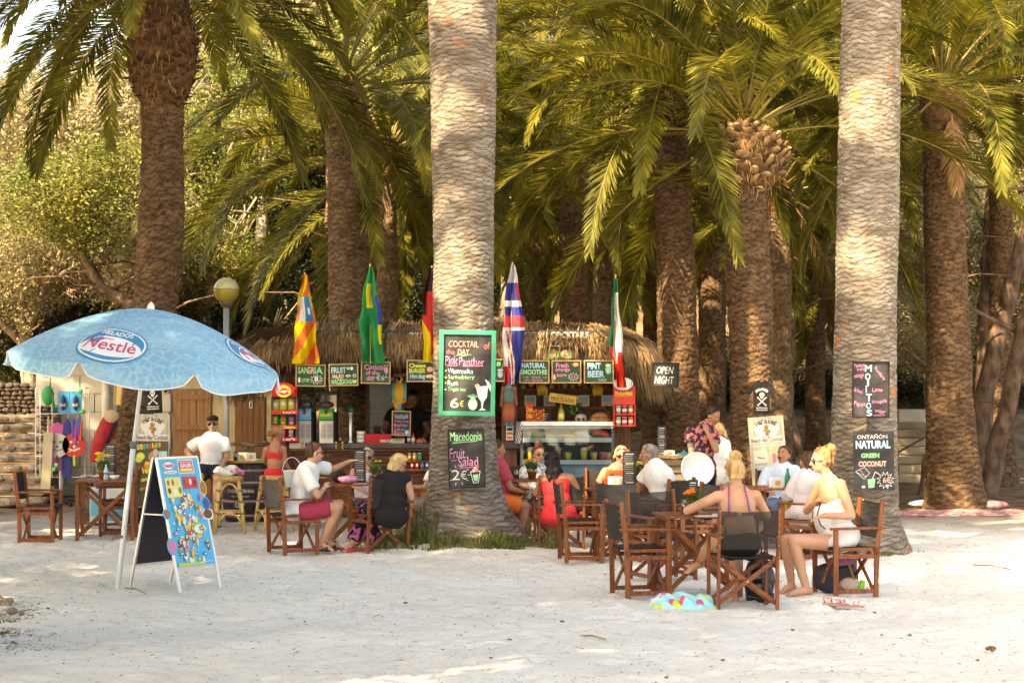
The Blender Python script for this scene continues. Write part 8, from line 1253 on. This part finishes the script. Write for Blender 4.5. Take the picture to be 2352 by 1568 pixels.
# waiter with tray
p = P('waiter in a dark floral shirt standing with a round tray, hand on his neck', 24.1, dict(head=(1636, 955), neck=(1622, 976), pelvis=(1610, 1072), sL=(1586, 992, -.02), sR=(1636, 993, .03), eL=(1588, 1035, -.06), wL=(1594, 1084, -.14), hL=(1602, 1098, -.18), eR=(1645, 1034, -.22), wR=(1624, 992, -.16), hR=(1621, 980, -.12), kL=(1604, 1150, -.03), kR=(1624, 1150, .02), aL=(1604, 1232, 0), aR=(1626, 1232, .05), tL=(1606, 1248, -.18), tR=(1632, 1247, -.12)), (.80, -.45, -.45), SK2, 1.0, .98)
p.shirt(mat('cloth_flower', (.035, .022, .035), .85, col2=(.55, .16, .16), ns=20, nd=3, contrast=(.50, .56), bump=.3, bs=40), .55, .018, flare=.012, wr=.008, hipi=.01); p.legs(cm('apron', (.010, .010, .012)), 1.5, .022, 'apron'); p.hair(HK, 'short'); p.face(0, brow=(.015, .01, .01))
p.part('tattoo', plain((.10, .12, .11), .7), lambda m, s: m.tube([s.j['sL'].lerp(s.j['eL'], .6), s.j['sL'].lerp(s.j['eL'], .82)], [.047, .0445], 14, cap=False))
tc_ = at(1602, 1077, 23.86); t = thing('serving_tray', 'round silver tray held at the waiter hip', 'tray', tc_); t.rotation_euler = (R(84), R(4), R(8)); m = MB(); m.lathe([(0, 0), (.18, 0), (.198, .014), (.205, .014), (.205, .008), (.182, -.006), (0, -.006)], 36); m.build('tray_body', mat('tray_metal', (.36, .43, .52), .35, .8), t, True); m = MB(); m.lathe([(.196, .015), (.207, .018), (.207, .012)], 36); m.build('rim', STEEL, t, True)
p = P('woman in a loose white shirt mostly hidden behind the waiter', 25.2, dict(head=(1650, 992), neck=(1651, 1012), pelvis=(1650, 1094), sL=(1633, 1022), sR=(1667, 1022), eL=(1634, 1052, -.05), wL=(1640, 1078, -.12), eR=(1670, 1052, -.05), wR=(1664, 1080, -.1), kL=(1644, 1160), kR=(1658, 1160), aL=(1644, 1222), aR=(1660, 1222)), (-.8, -.6, -.2), SK1, .9, .95)
p.shirt(WT1, 1.2, .03, flare=.02, wr=.012, hipi=.02); p.legs(cm('sand', (.45, .30, .2)), .5); p.hair(HG, 'long', .1); p.face(0)
# bikini woman in front
p = P('blonde woman in a floral bikini top and black shorts, back to the camera', 17.62, dict(head=(1689, 1084, .04), neck=(1691, 1119, .02), pelvis=(1704, 1254, -.03), sL=(1648, 1140, .02), sR=(1736, 1138, .0), eL=(1578, 1172, .20), wL=(1584, 1170, .46), hL=(1612, 1168, .55), eR=(1762, 1184, .10), wR=(1728, 1172, .42), hR=(1700, 1170, .5), pL=(1686, 1262, .02), pR=(1726, 1262, .02), kL=(1636, 1246, .30), kR=(1690, 1252, .45), aL=(1606, 1290, .62), aR=(1688, 1366, .30), tL=(1580, 1312, .55), tR=(1690, 1388, .10)), (-.12, 1, -.22), SK1, .98, 1.04, vox=.0095)
N_ = p; BK = mat('bikini_print', (.50, .05, .14), .8, col2=(.10, .14, .42), ns=60, nd=1, contrast=(.48, .52)); U = lambda t: p.j['neck'].lerp(p.j['pelvis'], t)
p.shirt(BK, 0, .008, 'bikini_top', False, [[(U(.43), p.up)], [(U(.495), -p.up)]], 0, 0); p.part('strap', BK, lambda m, s: [m.tube([U(.45)+s.MT @ Vector((x*1.25, y*-.118, 0)) if 0 else U(.45)+s.MT @ Vector((x*1.1, -.112, 0)), U(.2)+s.MT @ Vector((x*.95, -.121, 0)), U(.06)+s.MT @ Vector((x*.85, -.085, .012)), s.j['neck'].lerp(s.j['s'+q], .38)+Vector((0, 0, .052)), U(.12)+s.MT @ Vector((x*.8, .10, 0))], .0085, 6) for q, x in (('L', -.085), ('R', .085))]); p.legs(cm('black_denim', (.014, .011, .012)), .42, .012, wr=.003); p.hair(HG, 'topbun', wr=.008, wf=30); p.face(0); p.part('anklet', plain((.5, .06, .06), .6), lambda m, s: m.tube([s.j['aL'].lerp(s.j['kL'], .12), s.j['aL'].lerp(s.j['kL'], .15)], .041, 14, cap=False)); p.part('clasp', plain((.62, .66, .3), .5), lambda m, s: m.box(U(.462)+s.MT @ Vector((0, -.122, 0)), (.035, .01, .035)))
# man in blue shirt
p = P('moustached man in a light blue shirt looking up at the small table behind', 24.6, dict(head=(1800, 1046), neck=(1797, 1070), pelvis=(1795, 1158), sL=(1764, 1083), sR=(1826, 1080), eL=(1750, 1116, -.05), wL=(1768, 1128, -.32), eR=(1838, 1114, -.05), wR=(1820, 1126, -.3), kL=(1772, 1162, -.42), kR=(1814, 1162, -.42), aL=(1772, 1232, -.42), aR=(1814, 1232, -.42)), (-.55, -.8, .22), SK2, 1.0, 1.1)
p.shirt(cm('sky', (.42, .56, .76), (.58, .70, .84), ns=2), 1.3, .018, wr=.009); p.legs(cm('jeans', (.10, .16, .26)), 1.9, .016, 'jeans'); p.hair(HB, 'short'); p.face(0, mous=True, brow=(.03, .022, .018)); p.part('collar', cm('collar', (.35, .50, .70)), lambda m, s: [m.bar(s.j['neck']+Vector((x, -.05, .02)), s.j['neck']+Vector((x*.4, -.115, -.06)), .045, .01) for x in (-.06, .06)])
p = P('dark haired woman in a pale pink blouse seated behind the woman in white', 22.1, dict(head=(1856, 1062, .05), neck=(1856, 1086), pelvis=(1850, 1184), sL=(1830, 1101, .05), sR=(1878, 1100, -.05), eL=(1812, 1138, .12), wL=(1800, 1140, .36), eR=(1888, 1140, .05), wR=(1860, 1150, .3), kL=(1812, 1180, .3), kR=(1820, 1184, .1), aL=(1812, 1246, .3), aR=(1820, 1250, .15)), (-.75, .65, -.05), SK2, .97, 1.02)
p.shirt(cm('blush', (.62, .55, .60)), 1.5, .022, 'blouse', flare=.015, wr=.012, hipi=.015); p.legs(cm('white_trouser', (.55, .52, .5)), 1.5); p.hair(HB, 'long', .20, wr=.018, wf=16); p.face(0)
m = MB(); [m.add([at(1798+i*4+1.5*math.sin(j*.8+i*2), 1150+j*9, 22.3+.03*math.sin(i*2.2)) for i in range(7) for j in range(8)], []) for _ in (0,)]
m.f = [(i*8+j, (i+1)*8+j, (i+1)*8+j+1, i*8+j+1) for i in range(6) for j in range(7)]; m.m = [0]*len(m.f); W(m, 'mustard_scarf', cm('mustard', (.52, .30, .03)), 'mustard yellow cloth hanging over the chair of the woman in the pale blouse', 'cloth', smooth=True)
# woman in white in front
p = P('curly haired woman in a white camisole and sunglasses in the right front chair', 18.5, dict(head=(1886, 1058, .0), neck=(1900, 1092), pelvis=(1934, 1238, -.02), sL=(1884, 1112, .17), sR=(1930, 1112, -.17), eL=(1853, 1172, .22), wL=(1880, 1150, .02), hL=(1898, 1147, -.04), eR=(1956, 1184, -.26), wR=(1892, 1184, -.28), hR=(1868, 1190, -.28), pL=(1928, 1244, .11), pR=(1930, 1246, -.12), kL=(1806, 1240, .16), kR=(1822, 1242, -.14), aL=(1818, 1342, .15), aR=(1852, 1350, -.16), tL=(1798, 1366, .1), tR=(1814, 1370, -.20)), (-1, -.18, -.08), SK1, .97, 1.08, vox=.009)
U2 = lambda t: p.j['neck'].lerp(p.j['pelvis'], t)
p.b_at = at(1908, 1032, 18.5); p.shirt(cm('camisole', (.72, .71, .74)), 0, .020, 'camisole', False, [[(U2(.36), p.up+Vector((-.10, 0, 0)))]], .010, 1, hipi=.02, extra=lambda m, s: (m.ell(s.j['pelvis']+Vector((-.06, -.03, -.02)), (.17, .18, .09)), m.ell(U2(.6)+Vector((-.13, -.02, -.03)), (.09, .12, .16)))); p.part('strap', WT1, lambda m, s: [m.tube([U2(.40)+Vector((-.09, y*.7, 0)), s.j['neck'].lerp(s.j['s'+q], .55)+Vector((0, 0, .05)), U2(.42)+Vector((.12, y*.7, 0))], .006, 6) for q, y in (('L', .10), ('R', -.10))]); p.legs(BLACK, 0, .006, 'shorts'); p.hair(HC, 'bun', wr=.020, wf=38); p.face(1, gcol=(.03, .025, .025)); p.part('cord', BLACK, lambda m, s: m.tube([U2(.42)+Vector((-.14, -.13, .0)), U2(.6)+Vector((-.20, -.15, 0)), U2(.75)+Vector((-.19, -.15, 0)), U2(.85)+Vector((-.16, -.16, .02))], .006, 6))
p = P('bartender in a black tee leaning over behind the counter board', 29.85, dict(head=(948, 916), neck=(938, 938), pelvis=(930, 1040), sL=(900, 948), sR=(966, 948), eL=(880, 988, -.1), wL=(898, 1014, -.3), eR=(984, 988, -.1), wR=(966, 1014, -.3), kL=(920, 1110), kR=(942, 1110), aL=(920, 1170), aR=(942, 1170)), (.1, -.8, -.55), SK3, 1.05, 1.1)
p.shirt(BKC, .55); p.legs(BKC, 1.5); p.hair(HK, 'short'); p.face(0)
